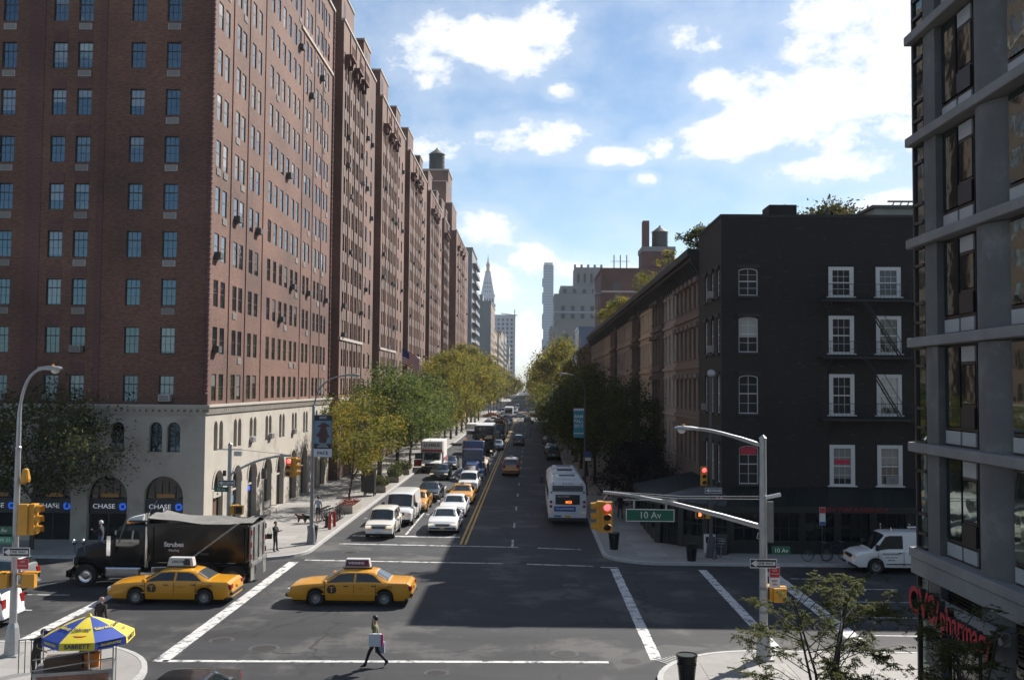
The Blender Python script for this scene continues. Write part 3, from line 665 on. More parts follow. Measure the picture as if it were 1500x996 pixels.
# bank fronts inside the arches of the avenue side
mat('bank_navy', (.006, .010, .024), .35, var=.05); mat('sign_white', (.8, .8, .8), .4, var=0, emit=(.85, .9, 1), es=.12); mat('sign_blue', (.02, .10, .5), .4, var=0, emit=(.02, .14, .9), es=.3)
mat('door_wood', (.10, .055, .03), .6, var=.2); mat('interior_amber', (.16, .08, .02), .6, emit=(.9, .5, .15), es=.02)
for a, b in gA[:4]:
    c = (a+b)/2; w_ = b-a
    f = MB(); f.prism(arch_pts(w_-.02, 3.78, w_/2), .0, .04, 'y'); 
    s = f.build('shop_window', 'glass_shop', A, loc=(c, SY+.36, .16))
    MB().box(-w_/2+.02, w_/2-.02, -.1, -.01, 1.55, 2.42).build('sign_board', 'bank_navy', s)
    for x in (-w_/2+.03, -.03, w_/2-.09): MB().box(x, x+.06, -.06, -.008, 0, 1.55).build('mullion', 'frame_black', s)
    for x in (-.62, -.2, .2, .62): MB().box(x-.02, x+.02, -.04, -.006, 2.42, 3.55-abs(x)*.5).build('mullion', 'frame_black', s)
    MB().box(-.5, .55, -.05, -.012, 2.5, 2.72).build('lit_shelf', 'interior_amber', s)
    text('CHASE', .38, 'sign_white', A, (c-.28, SY+.245, 2.13), name='sign_lettering', sx=1.15)
    mb = MB(); q = .2                                    # octagon emblem of four bars round a square
    for k in range(4):
        t_ = R(90*k); rot = lambda x, z: (x*math.cos(t_)-z*math.sin(t_), x*math.sin(t_)+z*math.cos(t_))
        pts = [rot(-.07, q), rot(.11, q), rot(q, .09), rot(-.07, .09)]; mb.prism(pts, -.012, .012, 'y')
    mb.build('sign_emblem', 'sign_blue', A, loc=(c+.83, SY+.245, 2.13))
mat('emblem_teal', (.04, .16, .26), .5)
mb = MB()
for k in range(4):
    t_ = R(90*k); rot = lambda x, z: (x*math.cos(t_)-z*math.sin(t_), x*math.sin(t_)+z*math.cos(t_)); mb.prism([rot(-.17, .5), rot(.26, .5), rot(.5, .23), rot(-.17, .23)], -.01, .01, 'y')
mb.build('window_decal', 'emblem_teal', A, loc=(-21.5, SY+.29, 1.15))
for k, (a, b) in enumerate(gB):
    c = (a+b)/2; w_ = b-a; s = MB().prism(arch_pts(w_-.02, 3.93, w_/2), 0, .04, 'y').build('shop_window', 'glass_shop', A, loc=(SX-.34, c, .16), rz=R(90))
    for q in ((-w_/2+.03, -w_/2+.1, 0, 2.8), (w_/2-.1, w_/2-.03, 0, 2.8), (-w_/2+.1, w_/2-.1, 2.3, 2.42), (-.035, .035, .0, 2.3), (-.03, .03, 2.42, 3.8)): MB().box(q[0], q[1], -.07, -.008, q[2], q[3]).build('mullion', 'stone_trim' if k else 'frame_black', s)
    if k == 0: MB().box(-.75, .75, -.3, -.08, 2.3, 2.75).build('door_lintel', 'limestone', s); MB().box(-.6, .6, -.06, -.015, 0, 2.2).build('door', 'door_wood', s)
    if k == 1: MB().box(-.8, .3, -.06, -.015, 1.5, 1.95).build('window_sign', 'emblem_teal', s)
    if k == 2: MB().box(-.5, .5, -.06, -.015, 1.9, 2.2).build('window_sign', 'sign_blue', s)
for y in (70.4, 78.1): # wall lanterns
    l = MB().prism([(-.16, 0), (.16, 0), (.22, .5), (0, .75), (-.22, .5)], -.16, .16, 'y').build('wall_lantern', 'iron_dark', A, loc=(SX+.3, y, 2.7), rz=R(90))
text('450', .2, 'frame_black', A, (SX-.02, 60.95, 2.66), '+x', name='door_number')

# ------------------------------------------------------------------ the row of brick apartment houses beyond
def terrace_house(y0, y1, xf, label, top=TOP, ends=1.6, seed=1, tower=None, name='apartment_block', base=8.0):
    rs = random.Random(seed); o = thing(name, label, 'building', (0, 0, 0), group='brick apartment houses along the sunny side')
    L = y1-y0; yb = y0+L*.50; yr = y0+L*.80; xr = xf-1.1; mb = MB(); wins = []
    colsA = [y0+L*f for f in (.055, .105, .175, .24, .305, .345, .42, .46)]; colsB = [y0+L*f for f in (.575, .70)]; colsR = [y0+L*f for f in (.86, .94)]
    nrow = int((top-1.2-base)/PITCH)
    def seg(ya, yb_, x, cols, w_, bay):
        ops = [(c-w_/2-ya, c+w_/2-ya, base+.35+PITCH*i, base+.35+PITCH*i+1.65) for c in cols for i in range(nrow)]
        wall(mb, (x, ya), (0, 1), (1, 0), yb_-ya, 0, top, ops, .16)
        for c in cols:
            for i in range(nrow): wins.append((x, c, base+.35+PITCH*i, w_, bay))
    seg(y0, yb, xf, colsA, .85, True); seg(yb, yr, xf, colsB, 1.15, False); seg(yr, y1, xr, colsR, .8, False)
    mb.quad((xf-12, y0, 0), (xf, y0, 0), (xf, y0, top), (xf-12, y0, top)); mb.quad((xf, yr, 0), (xr, yr, 0), (xr, yr, top), (xf, yr, top)); mb.quad((xr, y1, 0), (xf-12, y1, 0), (xf-12, y1, top), (xr, y1, top))
    mb.quad((xf-12, y0, top-1), (xf, y0, top-1), (xf-1.1, y1, top-1), (xf-12, y1, top-1)); mb.build('wall', 'brick_red_b', o, fix=False)
    sp = MB()
    for (x, c, z, w_, bay) in wins:
        add_window(o, 'flush', w_, 1.65, (x, c, z), '+x', gm='glass_terrace', inset=.07)
        if bay: sp.box(x-.02, x+.03, c-w_/2, c+w_/2, z+1.7, z+PITCH-.1)
        r = rs.random()
        if r < .10: add_ac(o, (x, c, z+.02), '+x', 'dark')
        elif r < .14: add_ac(o, (x, c, z+.02), '+x', 'box')
    s = sp.build('spandrels', 'spandrel_grey', o); s['kind'] = 'stuff'
    for z in (base-.2, base+2*PITCH+.05): MB().box(xf-.1, xf+.14, y0-.1, yb+.2, z, z+.28).build('string_course', 'stone_trim', o)
    for c in (y0+L*.14, y0+L*.275, y0+L*.385, y0+L*.50): MB().box(xf-.02, xf+.10, c-.16, c+.16, base+.1, top-.2).build('pier', 'brick_red_b', o)
    # arched heads under small balconies at the top of the bay, coping, lift houses
    for f in (.08, .25, .40):
        mb = MB().box(xf-.05, xf+.75, y0+L*f-1.2, y0+L*f+1.2, top-3.4, top-3.15)
        for k in range(7): mb.bar((xf+.7, y0+L*f-1.15+k*.38, top-3.15), (xf+.7, y0+L*f-1.15+k*.38, top-2.3), .04)
        mb.bar((xf+.7, y0+L*f-1.2, top-2.3), (xf+.7, y0+L*f+1.2, top-2.3), .05); mb.prism([(y0+L*f-.9, top-4.2), (y0+L*f-.6, top-4.2), (y0+L*f-.6, top-3.4), (y0+L*f-1.1, top-3.4)], xf, xf+.5, 'x'); mb.prism([(y0+L*f+.9, top-4.2), (y0+L*f+.6, top-4.2), (y0+L*f+.6, top-3.4), (y0+L*f+1.1, top-3.4)], xf, xf+.5, 'x'); mb.build('balcony', 'brick_maroon', o)
    MB().box(xf-.3, xf+.12, y0-.05, yr+.05, top-.02, top+.2).build('coping', 'stone_trim', o)
    for (f, hh, ww, xo) in (tower or ((.13, 4.4, 7.0, .9), (.62, 3.5, 4.6, .7))):
        b = MB().box(xf-xo-7, xf-xo, y0+L*f, y0+L*f+ww, top-1, top+hh).build('lift_house', 'brick_red_b', o); MB().box(xf-xo-7.1, xf-xo+.1, y0+L*f-.1, y0+L*f+ww+.1, top+hh, top+hh+.2).build('cap', 'stone_trim', b)
        MB().box(xf-xo-.01, xf-xo+.02, y0+L*f+1.2, y0+L*f+2.4, top+hh-2.4, top+hh-.8).build('opening', 'panel_black', b)
    return o
terrace_house(96.4, 121.6, -18.6, 'brick apartment house just past the corner block, behind the yellow tree', seed=2)
terrace_house(122.2, 150.2, -18.6, 'second brick house of the terrace, rising behind the flag', seed=3)
terrace_house(150.8, 181.6, -18.6, 'third brick house of the terrace, middle of the row', seed=4)
terrace_house(182.2, 211.8, -18.6, 'fourth brick house of the terrace, before the water tank', seed=5)
tw = terrace_house(212.4, 228.4, -18.6, 'narrow brick house wedged before the projecting end tower', seed=6)
te = terrace_house(229.2, 283, -17.3, 'end tower of the brick terrace, stepped back under a water tank', seed=7, tower=((.02, 6.5, 14, 1.2), (.10, 12.5, 9, 3.0)))
b = MB().box(-31, -21.8, 258, 270, TOP-1, 65.5); b.build('upper_tower', 'brick_red_b', te)
MB().box(-31.2, -21.6, 257.8, 270.2, 65.5, 65.9).build('cap', 'stone_trim', te)
for y in (261, 265): MB().box(-21.8, -21.76, y, y+1.6, 60, 62.6).build('opening', 'glass_modern', te)
for x in (-28, -25, -22.9): MB().box(x-.7, x+.5, 257.97, 258, 60.5, 62.6).build('opening', 'glass_modern', te)
mat('tank_wood', (.045, .05, .048), .8, var=.2, vs_=2); mat('tank_roof', (.10, .10, .09), .7)
def water_tank(x, y, z, r, h, label, leg=1.2):
    o = thing('water_tank', label, 'water tank', (x, y, z)); MB().lathe([(r, leg), (r*.97, leg+h)], 24).build('barrel', 'tank_wood', o, smooth=40)
    MB().lathe([(r*1.06, leg+h), (r*1.06, leg+h+.1), (.25, leg+h+r*.75), (.2, leg+h+r*.75+.3)], 24).build('roof', 'tank_roof', o)
    for k in range(4): MB().lathe([(r+.03, leg+.3+k*h/4), (r+.05, leg+.36+k*h/4), (r+.03, leg+.42+k*h/4)], 24).build('hoop', 'frame_black', o)
    for a in (45, 135, 225, 315): MB().box(-.15, .15, -.15, .15, 0, leg+.02).build('leg', 'frame_black', o, loc=(r*.7*math.cos(R(a)), r*.7*math.sin(R(a)), 0))
    return o
water_tank(-25.4, 264, 65.9, 2.1, 4.6, 'dark round water tank with conical roof on top of the brick terrace', .5)

# ------------------------------------------------------------------ black painted corner building on the right
K = thing('corner_building', 'low black painted corner building with white framed windows and fire escape', 'building', (0, 0, 0))
KY = 58.0; KX = 11.1; KW = 26
kb = MB(); rowsK = [(14.75, 16.35), (11.45, 13.5), (7.9, 10.12), (3.85, 6.05)]
cw = [(12.1, 13.22, .16)] ; ops = []
for z0, z1 in rowsK: ops.append((12.1-KX, 13.22-KX, z0, z1, .16))
for z0, z1 in rowsK:
    for a, b in ((17.33, 18.72), (20.06, 21.44), (23.2, 24.5)): ops.append((a-KX, b-KX, z0-.03, z1+.1))
wall(kb, (KX, KY), (1, 0), (0, -1), KW, 0, 19.35, ops, .22)
swin = (59.0, 60.9, 63.05); ops = [(c-.45-KY, c+.45-KY, z0, z1, .16) for c in swin for z0, z1 in rowsK]
wall(kb, (KX, 65.8), (0, -1), (-1, 0), 7.8, 0, 19.35, [(7.8-b, 7.8-a, c, d, e) for a, b, c, d, e in ops], .2)
kb.quad((KX, 65.8, 0), (KX+KW, 65.8, 0), (KX+KW, 65.8, 19.3), (KX, 65.8, 19.3)); kb.quad((KX+KW, KY, 0), (KX+KW, 65.8, 0), (KX+KW, 65.8, 19.3), (KX+KW, KY, 19.3)); kb.quad((KX, KY, 18.7), (KX+KW, KY, 18.7), (KX+KW, 65.8, 18.7), (KX, 65.8, 18.7))
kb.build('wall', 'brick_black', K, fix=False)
mb = MB().box(KX-.06, KX+KW, KY-.06, KY+.3, 19.35, 19.5).box(KX-.06, KX+.3, KY+.3, 65.8, 19.35, 19.5); mb.build('coping', 'cornice_black', K)
for z0, z1 in rowsK:
    add_window(K, 'archlow', 1.12, z1-z0, (12.66, KY, z0), '-y', 'frame_white', 'glass_house', .1, lintel=('cornice_black', 'flat'))
    for a, b in ((17.33, 18.72), (20.06, 21.44), (23.2, 24.5)): add_window(K, 'thick', b-a, z1-z0+.13, ((a+b)/2, KY, z0-.03), '-y', 'frame_white', 'glass_house', .02)
    for c in swin: add_window(K, 'archlow', .9, z1-z0, (KX, c, z0), '-x', 'frame_white', 'glass_house', .08, lintel=('cornice_black', 'flat'))
mat('red_cloth', (.45, .03, .06), .8)
MB().box(12.2, 13.1, KY+.06, KY+.075, 5.55, 5.95).build('red_banner', 'red_cloth', K); MB().box(17.6, 18.45, KY+.0, KY+.012, 5.05, 5.3).build('red_banner', 'red_cloth', K)
add_ac(K, (KX+.1, 60.9, 14.8), '-x', 'box'); add_ac(K, (KX+.1, 60.9, 11.5), '-x', 'box'); add_ac(K, (20.85, KY+.12, 3.9), '-y', 'box'); add_ac(K, (KX+.1, 63.05, 7.95), '-x', 'box')
MB().box(14.0, 15.6, KY+.4, KY+2.2, 18.7, 20.15).build('chimney', 'brick_black', K)
MB().cyl((18.0, 60.5, 18.7), (18.0, 60.5, 20.3), .12).build('vent_pipe', 'iron_dark', K)
mat('bulkhead', (.30, .29, .25), .8, var=.15)
bh = MB().box(20.7, 30, 60.0, 64, 18.7, 20.25).build('roof_bulkhead', 'bulkhead', K); MB().box(20.5, 30.2, 59.8, 64.2, 20.25, 20.42).build('roof_slab', 'tank_roof', bh)
mb = MB()
for k in range(6): mb.bar((21.9+k*.45, 60.6, 20.4), (22.1+k*.45, 60.6, 20.75), .06)
mb.bar((21.7, 60.6, 20.78), (25, 60.6, 20.78), .1); mb.build('roof_rail', 'tank_roof', bh)
mb = MB().hexa([(16.9, 60.2, 19.3), (20.4, 60.2, 19.3), (20.4, 62.5, 19.3), (16.9, 62.5, 19.3)], [(16.9, 60.2, 19.45), (20.4, 60.2, 19.75), (20.4, 62.5, 19.75), (16.9, 62.5, 19.45)]); mb.build('skylight', 'tank_roof', K)
# fire escape: three platforms with rails and two stair flights
fe = MB()
for z in (14.42, 11.15, 7.62):
    for k in range(9): fe.box(16.6, 25.2, KY-1.05+k*.115, KY-1.05+k*.115+.03, z, z+.04)
    fe.box(16.6, 25.2, KY-1.06, KY-1.02, z-.06, z+.05).box(16.6, 16.64, KY-1.05, KY-.02, z-.06, z+.05)
    fe.bar((17.2, KY-.02, z-.9), (17.2, KY-1.0, z-.03), .05); fe.bar((22.2, KY-.02, z-.9), (22.2, KY-1.0, z-.03), .05)
fes = fe.build('fire_escape', 'cornice_black', K)
for z in (14.42, 11.15, 7.62):
    mb = MB(); mb.bar((16.62, KY-1.03, z+.92), (25.2, KY-1.03, z+.92), .035); mb.bar((16.62, KY-1.03, z+.92), (16.62, KY-.03, z+.92), .035)
    mb.bar((16.62, KY-1.03, z+.5), (25.2, KY-1.03, z+.5), .02)
    for k in range(40): mb.bar((16.64+k*.22, KY-1.03, z), (16.64+k*.22, KY-1.03, z+.92), .014)
    mb.build('railing', 'cornice_black', fes)
for z in (11.15, 7.62):
    mb = MB(); zt = z+3.27 if z > 10 else z+3.53
    for dy in (-.95, -.5): mb.bar((19.1, KY+dy, zt), (21.2, KY+dy, z+.02), .035, .075)
    for k in range(13): t = (k+.5)/13; mb.box(19.1+2.1*t-.06, 19.1+2.1*t+.06, KY-.95, KY-.5, zt+(z-zt)*t-.008, zt+(z-zt)*t+.008)
    mb.bar((19.1, KY-.97, zt+.8), (21.2, KY-.97, z+.82), .03); mb.build('stair_flight', 'cornice_black', fes)
# burger restaurant at its foot: dark green shopfront with a chamfered corner and seamed awning
S = thing('restaurant_front', 'dark green restaurant shopfront with seamed metal awning under the black building', 'shopfront', (0, 0, 0))
path = [(7.5, 68.0), (7.5, 60.0), (11.1, 56.4), (37, 56.4)]
fasc = MB(); post = []; 
def seg_frame(i):
    a, b = Vector((*path[i], 0)), Vector((*path[i+1], 0)); d = (b-a).normalized(); return a, b, d, Vector((d.y, -d.x, 0)) if i == 2 else Vector((-d.y, d.x, 0))
mats_ = 'shop_green'
for i in range(3):
    a, b, d, _ = seg_frame(i); n = Vector((d.y, -d.x, 0))           # outward
    L = (b-a).length; k = max(2, round(L/2.0)); step = L/k
    for j in range(k):
        p = a+d*(j*step); q = a+d*((j+1)*step)
        if p.x > 25: break
        pm = MB(); pm.hexa([p-n*.3, p+d*.38-n*.3, p+d*.38, p], [(v+Vector((0, 0, 2.65))) for v in (p-n*.3, p+d*.38-n*.3, p+d*.38, p)]); pm.build('pier', mats_, S)
        door = (i == 1 and j == 0)
        zb = .15 if door else .85
        if not door: MB().hexa([p+d*.38-n*.25, q-n*.25, q-n*.04, p+d*.38-n*.04], [v+Vector((0, 0, zb)) for v in (p+d*.38-n*.25, q-n*.25, q-n*.04, p+d*.38-n*.04)]).build('stall_riser', mats_, S)
        w0 = MB(); pts = (p+d*.38-n*.2, q-n*.2, q-n*.16, p+d*.38-n*.16); w0.hexa([v+Vector((0, 0, zb)) for v in pts], [v+Vector((0, 0, 2.5)) for v in pts]); wo_ = w0.build('shop_window', 'glass_shop', S)
        for t in (.36, .68): c = p+d*(.38+(step-.38)*t)-n*.13; MB().bar(c+Vector((0, 0, zb)), c+Vector((0, 0, 2.5)), .05).build('mullion', mats_, wo_)
        MB().bar(p+d*.38-n*.13+Vector((0, 0, 1.55)), q-n*.13+Vector((0, 0, 1.55)), .05).build('transom', mats_, wo_)
def off(i, o_):   # path point pushed outward by o_
    return {0: (path[0][0]-o_, path[0][1]), 1: (path[1][0]-o_, path[1][1]-o_*.41), 2: (path[2][0]-o_*.41, path[2][1]-o_), 3: (path[3][0], path[3][1]-o_)}[i]
wallp = [(11.05, 68), (11.05, 60.9), (11.9, 57.98), (37, 57.98)]
for i in range(3):
    (ax, ay), (bx, by) = off(i, .45), off(i+1, .45); (cx_, cy_), (dx_, dy_) = wallp[i+1], wallp[i]
    MB().quad((ax, ay, 2.82), (bx, by, 2.82), (cx_, cy_, 3.66), (dx_, dy_, 3.66)).build('awning_roof', mats_, S, fix=False)
    A_, B_ = Vector((ax, ay, 0)), Vector((bx, by, 0)); d = (B_-A_).normalized(); n = Vector((d.y, -d.x, 0))
    MB().hexa([A_+Vector((0, 0, 2.48)), B_+Vector((0, 0, 2.48)), B_-n*.3+Vector((0, 0, 2.48)), A_-n*.3+Vector((0, 0, 2.48))], [A_+Vector((0, 0, 2.815)), B_+Vector((0, 0, 2.815)), B_-n*.3+Vector((0, 0, 2.815)), A_-n*.3+Vector((0, 0, 2.815))]).build('fascia', mats_, S)
    k = int((B_-A_).length/.62)
    for j in range(k+1):
        t = j/k; p = A_.lerp(B_, t)+Vector((0, 0, 2.83)); q = Vector((*wallp[i], 0)).lerp(Vector((*wallp[i+1], 0)), t)+Vector((0, 0, 3.68))
        if p.x < 25: MB().bar(p, q, .035, .06).build('awning_seam', mats_, S)
mat('sign_red', (.20, .010, .016), .5)
text('* NEW YORK BURGER CO.*', .30, 'sign_red', S, (18.0, 55.93, 2.66), name='sign_lettering', extrude=.02, bold=True)
# roof of the enclosed terrace, closing the gap to the wall
MB().box(7.8, 11.0, 60.6, 68, 2.3, 2.4).build('ceiling', mats_, S)

# ------------------------------------------------------------------ brownstone row on the shady side
for n_, c_ in (('brownstone', (.15, .112, .09)), ('brownstone_dark', (.11, .084, .07)), ('stucco_tan', (.56, .45, .33)), ('stucco_grey', (.30, .265, .235)), ('stucco_buff', (.40, .335, .265))):
    mat(n_, c_, .88, var=.14, vs_=.7, bump=.12, dirt=tuple(x*.72 for x in c_), dsc=.5, dth=(.5, .7))
HROWS = [(14.9, 1.55), (11.45, 2.0), (7.95, 2.05), (4.3, 2.2), (1.0, 1.9)]
def row_house(y0, y1, m_, label, bay=False, ncol=3, hood='hood', top=17.6, detail=True):
    o = thing('row_house', label, 'house', (0, 0, 0), group='row houses on the shady side of the street'); xf = 11.0 if bay else 11.3; L = y1-y0; mb = MB()
    cs = [y0+L*(k+.5)/ncol for k in range(ncol)]; w_ = min(1.0, L/ncol*.52)
    ops = [(y1-(c+w_/2), y1-(c-w_/2), z, z+h) for c in cs for z, h in HROWS]
    wall(mb, (xf, y1), (0, -1), (-1, 0), L, 0, top, ops, .22)
    mb.quad((xf, y0, 0), (20, y0, 0), (20, y0, top), (xf, y0, top)); mb.quad((xf, y1, 0), (20, y1, 0), (20, y1, top), (xf, y1, top)); mb.quad((xf, y0, top), (20, y0, top), (20, y1, top), (xf, y1, top))
    mb.quad((20, y0, 0), (20, y1, 0), (20, y1, top), (20, y0, top)); mb.build('wall', m_, o, fix=False)
    for c in cs:
        for z, h in HROWS: add_window(o, 'plain', w_, h, (xf, c, z), '-x', gm='glass_house', inset=.14, lintel=(m_, hood) if detail else None)
    for z in (7.3, 10.8, 14.2): MB().box(xf-.16, xf+.05, y0+.01, y1-.01, z-.1, z+.12).build('string_course', m_, o)
    MB().box(10.35, xf+.3, y0, y1, top+.45, top+.95).box(10.6, xf+.3, y0, y1, top+.2, top+.45).box(xf-.12, xf+.3, y0, y1, top-.5, top+.2).build('cornice', 'cornice_black', o)
    k = max(3, round(L/.95)); mb = MB()
    for j in range(k): y = y0+(j+.5)*L/k; mb.prism([(xf-.1, top-1.0), (xf-.25, top-.5), (10.62, top+.2), (xf-.1, top+.2)], y-.11, y+.11, 'y')
    b_ = mb.build('brackets', 'cornice_black', o); b_['kind'] = 'stuff'
    # stoop and basement rail
    if detail:
        s_ = MB()
        for j in range(7): s_.box(xf-2.6+j*.33, xf, y0+L*.62, y0+L*.95, .14+j*.19, .14+(j+1)*.19)
        s_.build('stoop', m_, o)
    return o
row_house(65.8, 71.6, 'brownstone', 'brown row house joined to the black corner building')
row_house(71.6, 77.5, 'brownstone', 'brown row house with arched hoods, second from the black building')
row_house(77.5, 84.2, 'stucco_grey', 'grey stuccoed row house between the brown ones and a dark bay', hood='flat')
row_house(84.2, 90.1, 'brownstone_dark', 'dark brown row house with a projecting bay front beside the tan facade', bay=True)
row_house(90.1, 96.3, 'stucco_tan', 'pale tan row house, nearer half of the tan pair', hood='flat'); row_house(96.3, 102.4, 'stucco_tan', 'pale tan row house, farther half of the tan pair', hood='flat')
row_house(102.4, 107.8, 'brownstone_dark', 'dark projecting row house just past the tan pair', bay=True)
row_house(107.8, 118.6, 'stucco_buff', 'buff row house with many narrow windows past the second dark bay', ncol=5, hood='flat')
row_house(118.6, 129.8, 'stucco_grey', 'greyish row house before the third dark bay', ncol=5, hood='flat', detail=False)
row_house(129.8, 137.2, 'brownstone_dark', 'third dark projecting row house, far along the shady row', bay=True, detail=False)
row_house(137.2, 152, 'stucco_buff', 'distant buff row house under dark rooftop shrubs', ncol=6, hood='flat', detail=False); row_house(152, 185, 'stucco_grey', 'last grey row house of the shady row, behind the big tree', ncol=12, hood='flat', detail=False)

# ------------------------------------------------------------------ modern concrete building at the near corner with the pharmacy
C = thing('concrete_building', 'modern grey concrete building with wide windows beside the camera', 'building', (0, 0, 0))
LZ = [5.03, 7.94, 10.84, 13.62, 16.52, 19.45, 22.3]
pc = MB(); pc.box(11.9, 30, -25, 28.0, 0, 24); pc.build('core', 'panel_black', C)
for i, z in enumerate(LZ):
    MB().box(10.62, 11.9, -25, 28.3, z-.28, z-.02).build('ledge', 'concrete_ledge', C, bevel=.03)
MB().box(10.66, 11.9, -25, 28.27, 4.30, 4.74).build('ledge', 'concrete_ledge', C, bevel=.03)
colm = None
def curved_column(y0, y1, z0, z1):
    n = 14; pts = [(11.9, y0)]+[(11.2-.46*math.sin(math.pi*k/n)**.7, y0+(y1-y0)*k/n) for k in range(n+1)]+[(11.9, y1)]
    return MB().prism(pts, z0, z1).build('column', 'concrete_pier', C, smooth=50)
def pane(parent, y0, y1, z0, z1, m_, x=10.98, t=.06, name='pane'): return MB().box(x, x+.05, y0+t, y1-t, z0+t, z1-t).build(name, m_, parent)
zs = [(0.14, 4.3)]+[(LZ[i]-.02, LZ[i+1]-.30) for i in range(len(LZ)-1)]
for fl, (z0, z1) in enumerate(zs):
    MB().box(10.84, 11.9, 26.68, 27.46, z0, z1).build('pier', 'concrete_pier', C); curved_column(22.95, 24.75, z0, z1)
    MB().box(10.78, 11.9, 14.5, 18.9, z0, z1).build('pier', 'concrete_pier', C); MB().box(10.78, 11.9, -25, 12, z0, z1).build('pier', 'concrete_pier', C)
    for (y0, y1, split) in ((24.75, 26.62, 25.62), (20.3, 22.95, 21.7), (12, 14.5, 13.2)):
        wdw = MB()
        if fl == 0:
            wdw.box(11.0, 11.2, y0, y1, 3.25, 3.35).box(11.0, 11.2, y0, y0+.08, z0, 4.3).box(11.0, 11.2, y1-.08, y1, z0, 4.3); wo_ = wdw.build('shop_front', 'frame_bronze', C)
            pane(wo_, y0, y1, z0, 3.25, 'glass_shop', name='shop_pane')
            for k in range(9): MB().hexa([(11.0, y0+.08, 3.37+k*.1), (11.14, y0+.08, 3.43+k*.1), (11.14, y1-.08, 3.43+k*.1), (11.0, y1-.08, 3.37+k*.1)], [(11.0, y0+.08, 3.39+k*.1), (11.14, y0+.08, 3.45+k*.1), (11.14, y1-.08, 3.45+k*.1), (11.0, y1-.08, 3.39+k*.1)]).build('louvre_slat', 'frame_bronze', wo_)
            continue
        t = .07; zb = z0+.46
        for (a, b, c, d) in ((y0, y1, z0, z0+t), (y0, y1, z1-t, z1), (y0, y0+t, z0+t, z1-t), (y1-t, y1, z0+t, z1-t), (split-t/2, split+t/2, z0+t, z1-t), (y0+t, y1-t, zb-t/2, zb+t/2)): wdw.box(11.02, 11.2, a, b, c, d)
        wdw.box(11.0, 11.22, y0+t, split-t/2, zb+.55, zb+.64).box(11.0, 11.22, y0+t, split-t/2, z1-.52, z1-.45); wdw.box(10.99, 11.1, split-.13, split-t/2, zb+.64, z1-.52).box(10.99, 11.1, y0+.16, y0+.26, zb+.64, z1-.52)
        wo_ = wdw.build('window', 'frame_bronze', C)
        pane(wo_, split, y1, zb, z1, 'glass_modern'); pane(wo_, y0, split, zb+.6, z1-.48, 'glass_modern'); pane(wo_, y0, split, zb, zb+.6, 'panel_black', 10.95, .04, 'spandrel_panel'); pane(wo_, y0, split, z1-.5, z1, 'panel_pale', name='pale_panel')
        pane(wo_, y0, split, z0, zb, 'panel_pale', name='pale_panel'); pane(wo_, split, y1, z0, zb, 'panel_pale', name='pale_panel')
    # narrow corner glazing
    f = MB(); ds = [z0, z0+.42, z0+.95, z1-.5, z1] if fl else [z0, 3.3, z1]
    for d in ds: f.box(10.80, 11.3, 27.5, 28.2, d-.04 if d > z0 else d, d+.04 if d < z1 else d)
    f.box(10.80, 11.3, 28.1, 28.2, z0+.05, z1-.05); wo_ = f.build('corner_window', 'frame_bronze', C)
    for a, b in zip(ds[:-1], ds[1:]): pane(wo_, 27.5, 28.12, a, b, 'glass_modern', 10.86, .04)
mat('letter_red', (.38, .012, .025), .4); mat('letter_side', (.02, .015, .015), .5)
sg = thing('pharmacy_sign', 'red raised letters of the pharmacy on a rail along the concrete building', 'sign', (10.42, 27.3, 3.7))
MB().box(.02, .2, -4.9, -.9, .05, .32).build('raceway', 'concrete_ledge', sg)
def letters(s, size, y, z, **kw):
    text(s, size, 'letter_side', sg, (-.06, y, z), '-x', name='letter_return', extrude=.075, bold=True, **kw); text(s, size, 'letter_red', sg, (-.138, y, z), '-x', name='lettering', extrude=.004, bold=True, **kw)
letters('CVS', 1.0, -.75, .05); letters('/', .95, -1.75, .0); letters('pharmacy', .86, -3.3, .0, sx=.82)

# ------------------------------------------------------------------ farther buildings
def block(name, label, x0, x1, y0, y1, h, m_, faces=(), floor=3.3, ww=1.2, wh=1.7, gap=2.6, z0=4, gm='ac_dark', cat='building', roof=True):
    o = thing(name, label, cat, (0, 0, 0), group='buildings farther down the street'); MB().box(x0, x1, y0, y1, 0, h).build('wall', m_, o)
    if roof: MB().box(x0-.25, x1+.25, y0-.25, y1+.25, h, h+.7).build('parapet', m_, o)
    for f in faces:
        mb = MB(); a0, a1 = (x0, x1) if f == '-y' else (y0, y1); n = int((a1-a0-1)/gap); 
        for i in range(n):
            a = a0+(a1-a0-n*gap)/2+(i+.5)*gap
            for k in range(int((h-z0-1)/floor)):
                z = z0+k*floor
                if f == '-y': mb.box(a-ww/2, a+ww/2, y0-.06, y0+.1, z, z+wh)
                elif f == '+x': mb.box(x1-.1, x1+.06, a-ww/2, a+ww/2, z, z+wh)
                else: mb.box(x0-.06, x0+.1, a-ww/2, a+ww/2, z, z+wh)
        if n > 0: w_ = mb.build('windows', gm, o); w_['kind'] = 'stuff'
    return o
mat('far_grey', (.18, .19, .195), .8); mat('far_stone', (.19, .195, .19), .85, var=.1, vs_=.1); mat('far_tan', (.30, .22, .16), .85); mat('far_glass', (.045, .10, .18), .25, var=.1, spec=.9); mat('far_white', (.32, .35, .39), .7); mat('far_win', (.025, .03, .035), .3)
rb = block('brick_building', 'dark red brick building with pale bands and a rooftop water tank above the row houses', 17.8, 44, 250, 275, 38.5, 'brick_maroon', ('-y', '-x'), 3.3, 1.9, 1.9, 6.2)
for z in (27.4, 33.0): MB().box(17.7, 44.1, 249.85, 250.1, z, z+.5).build('pale_band', 'stone_trim', rb)
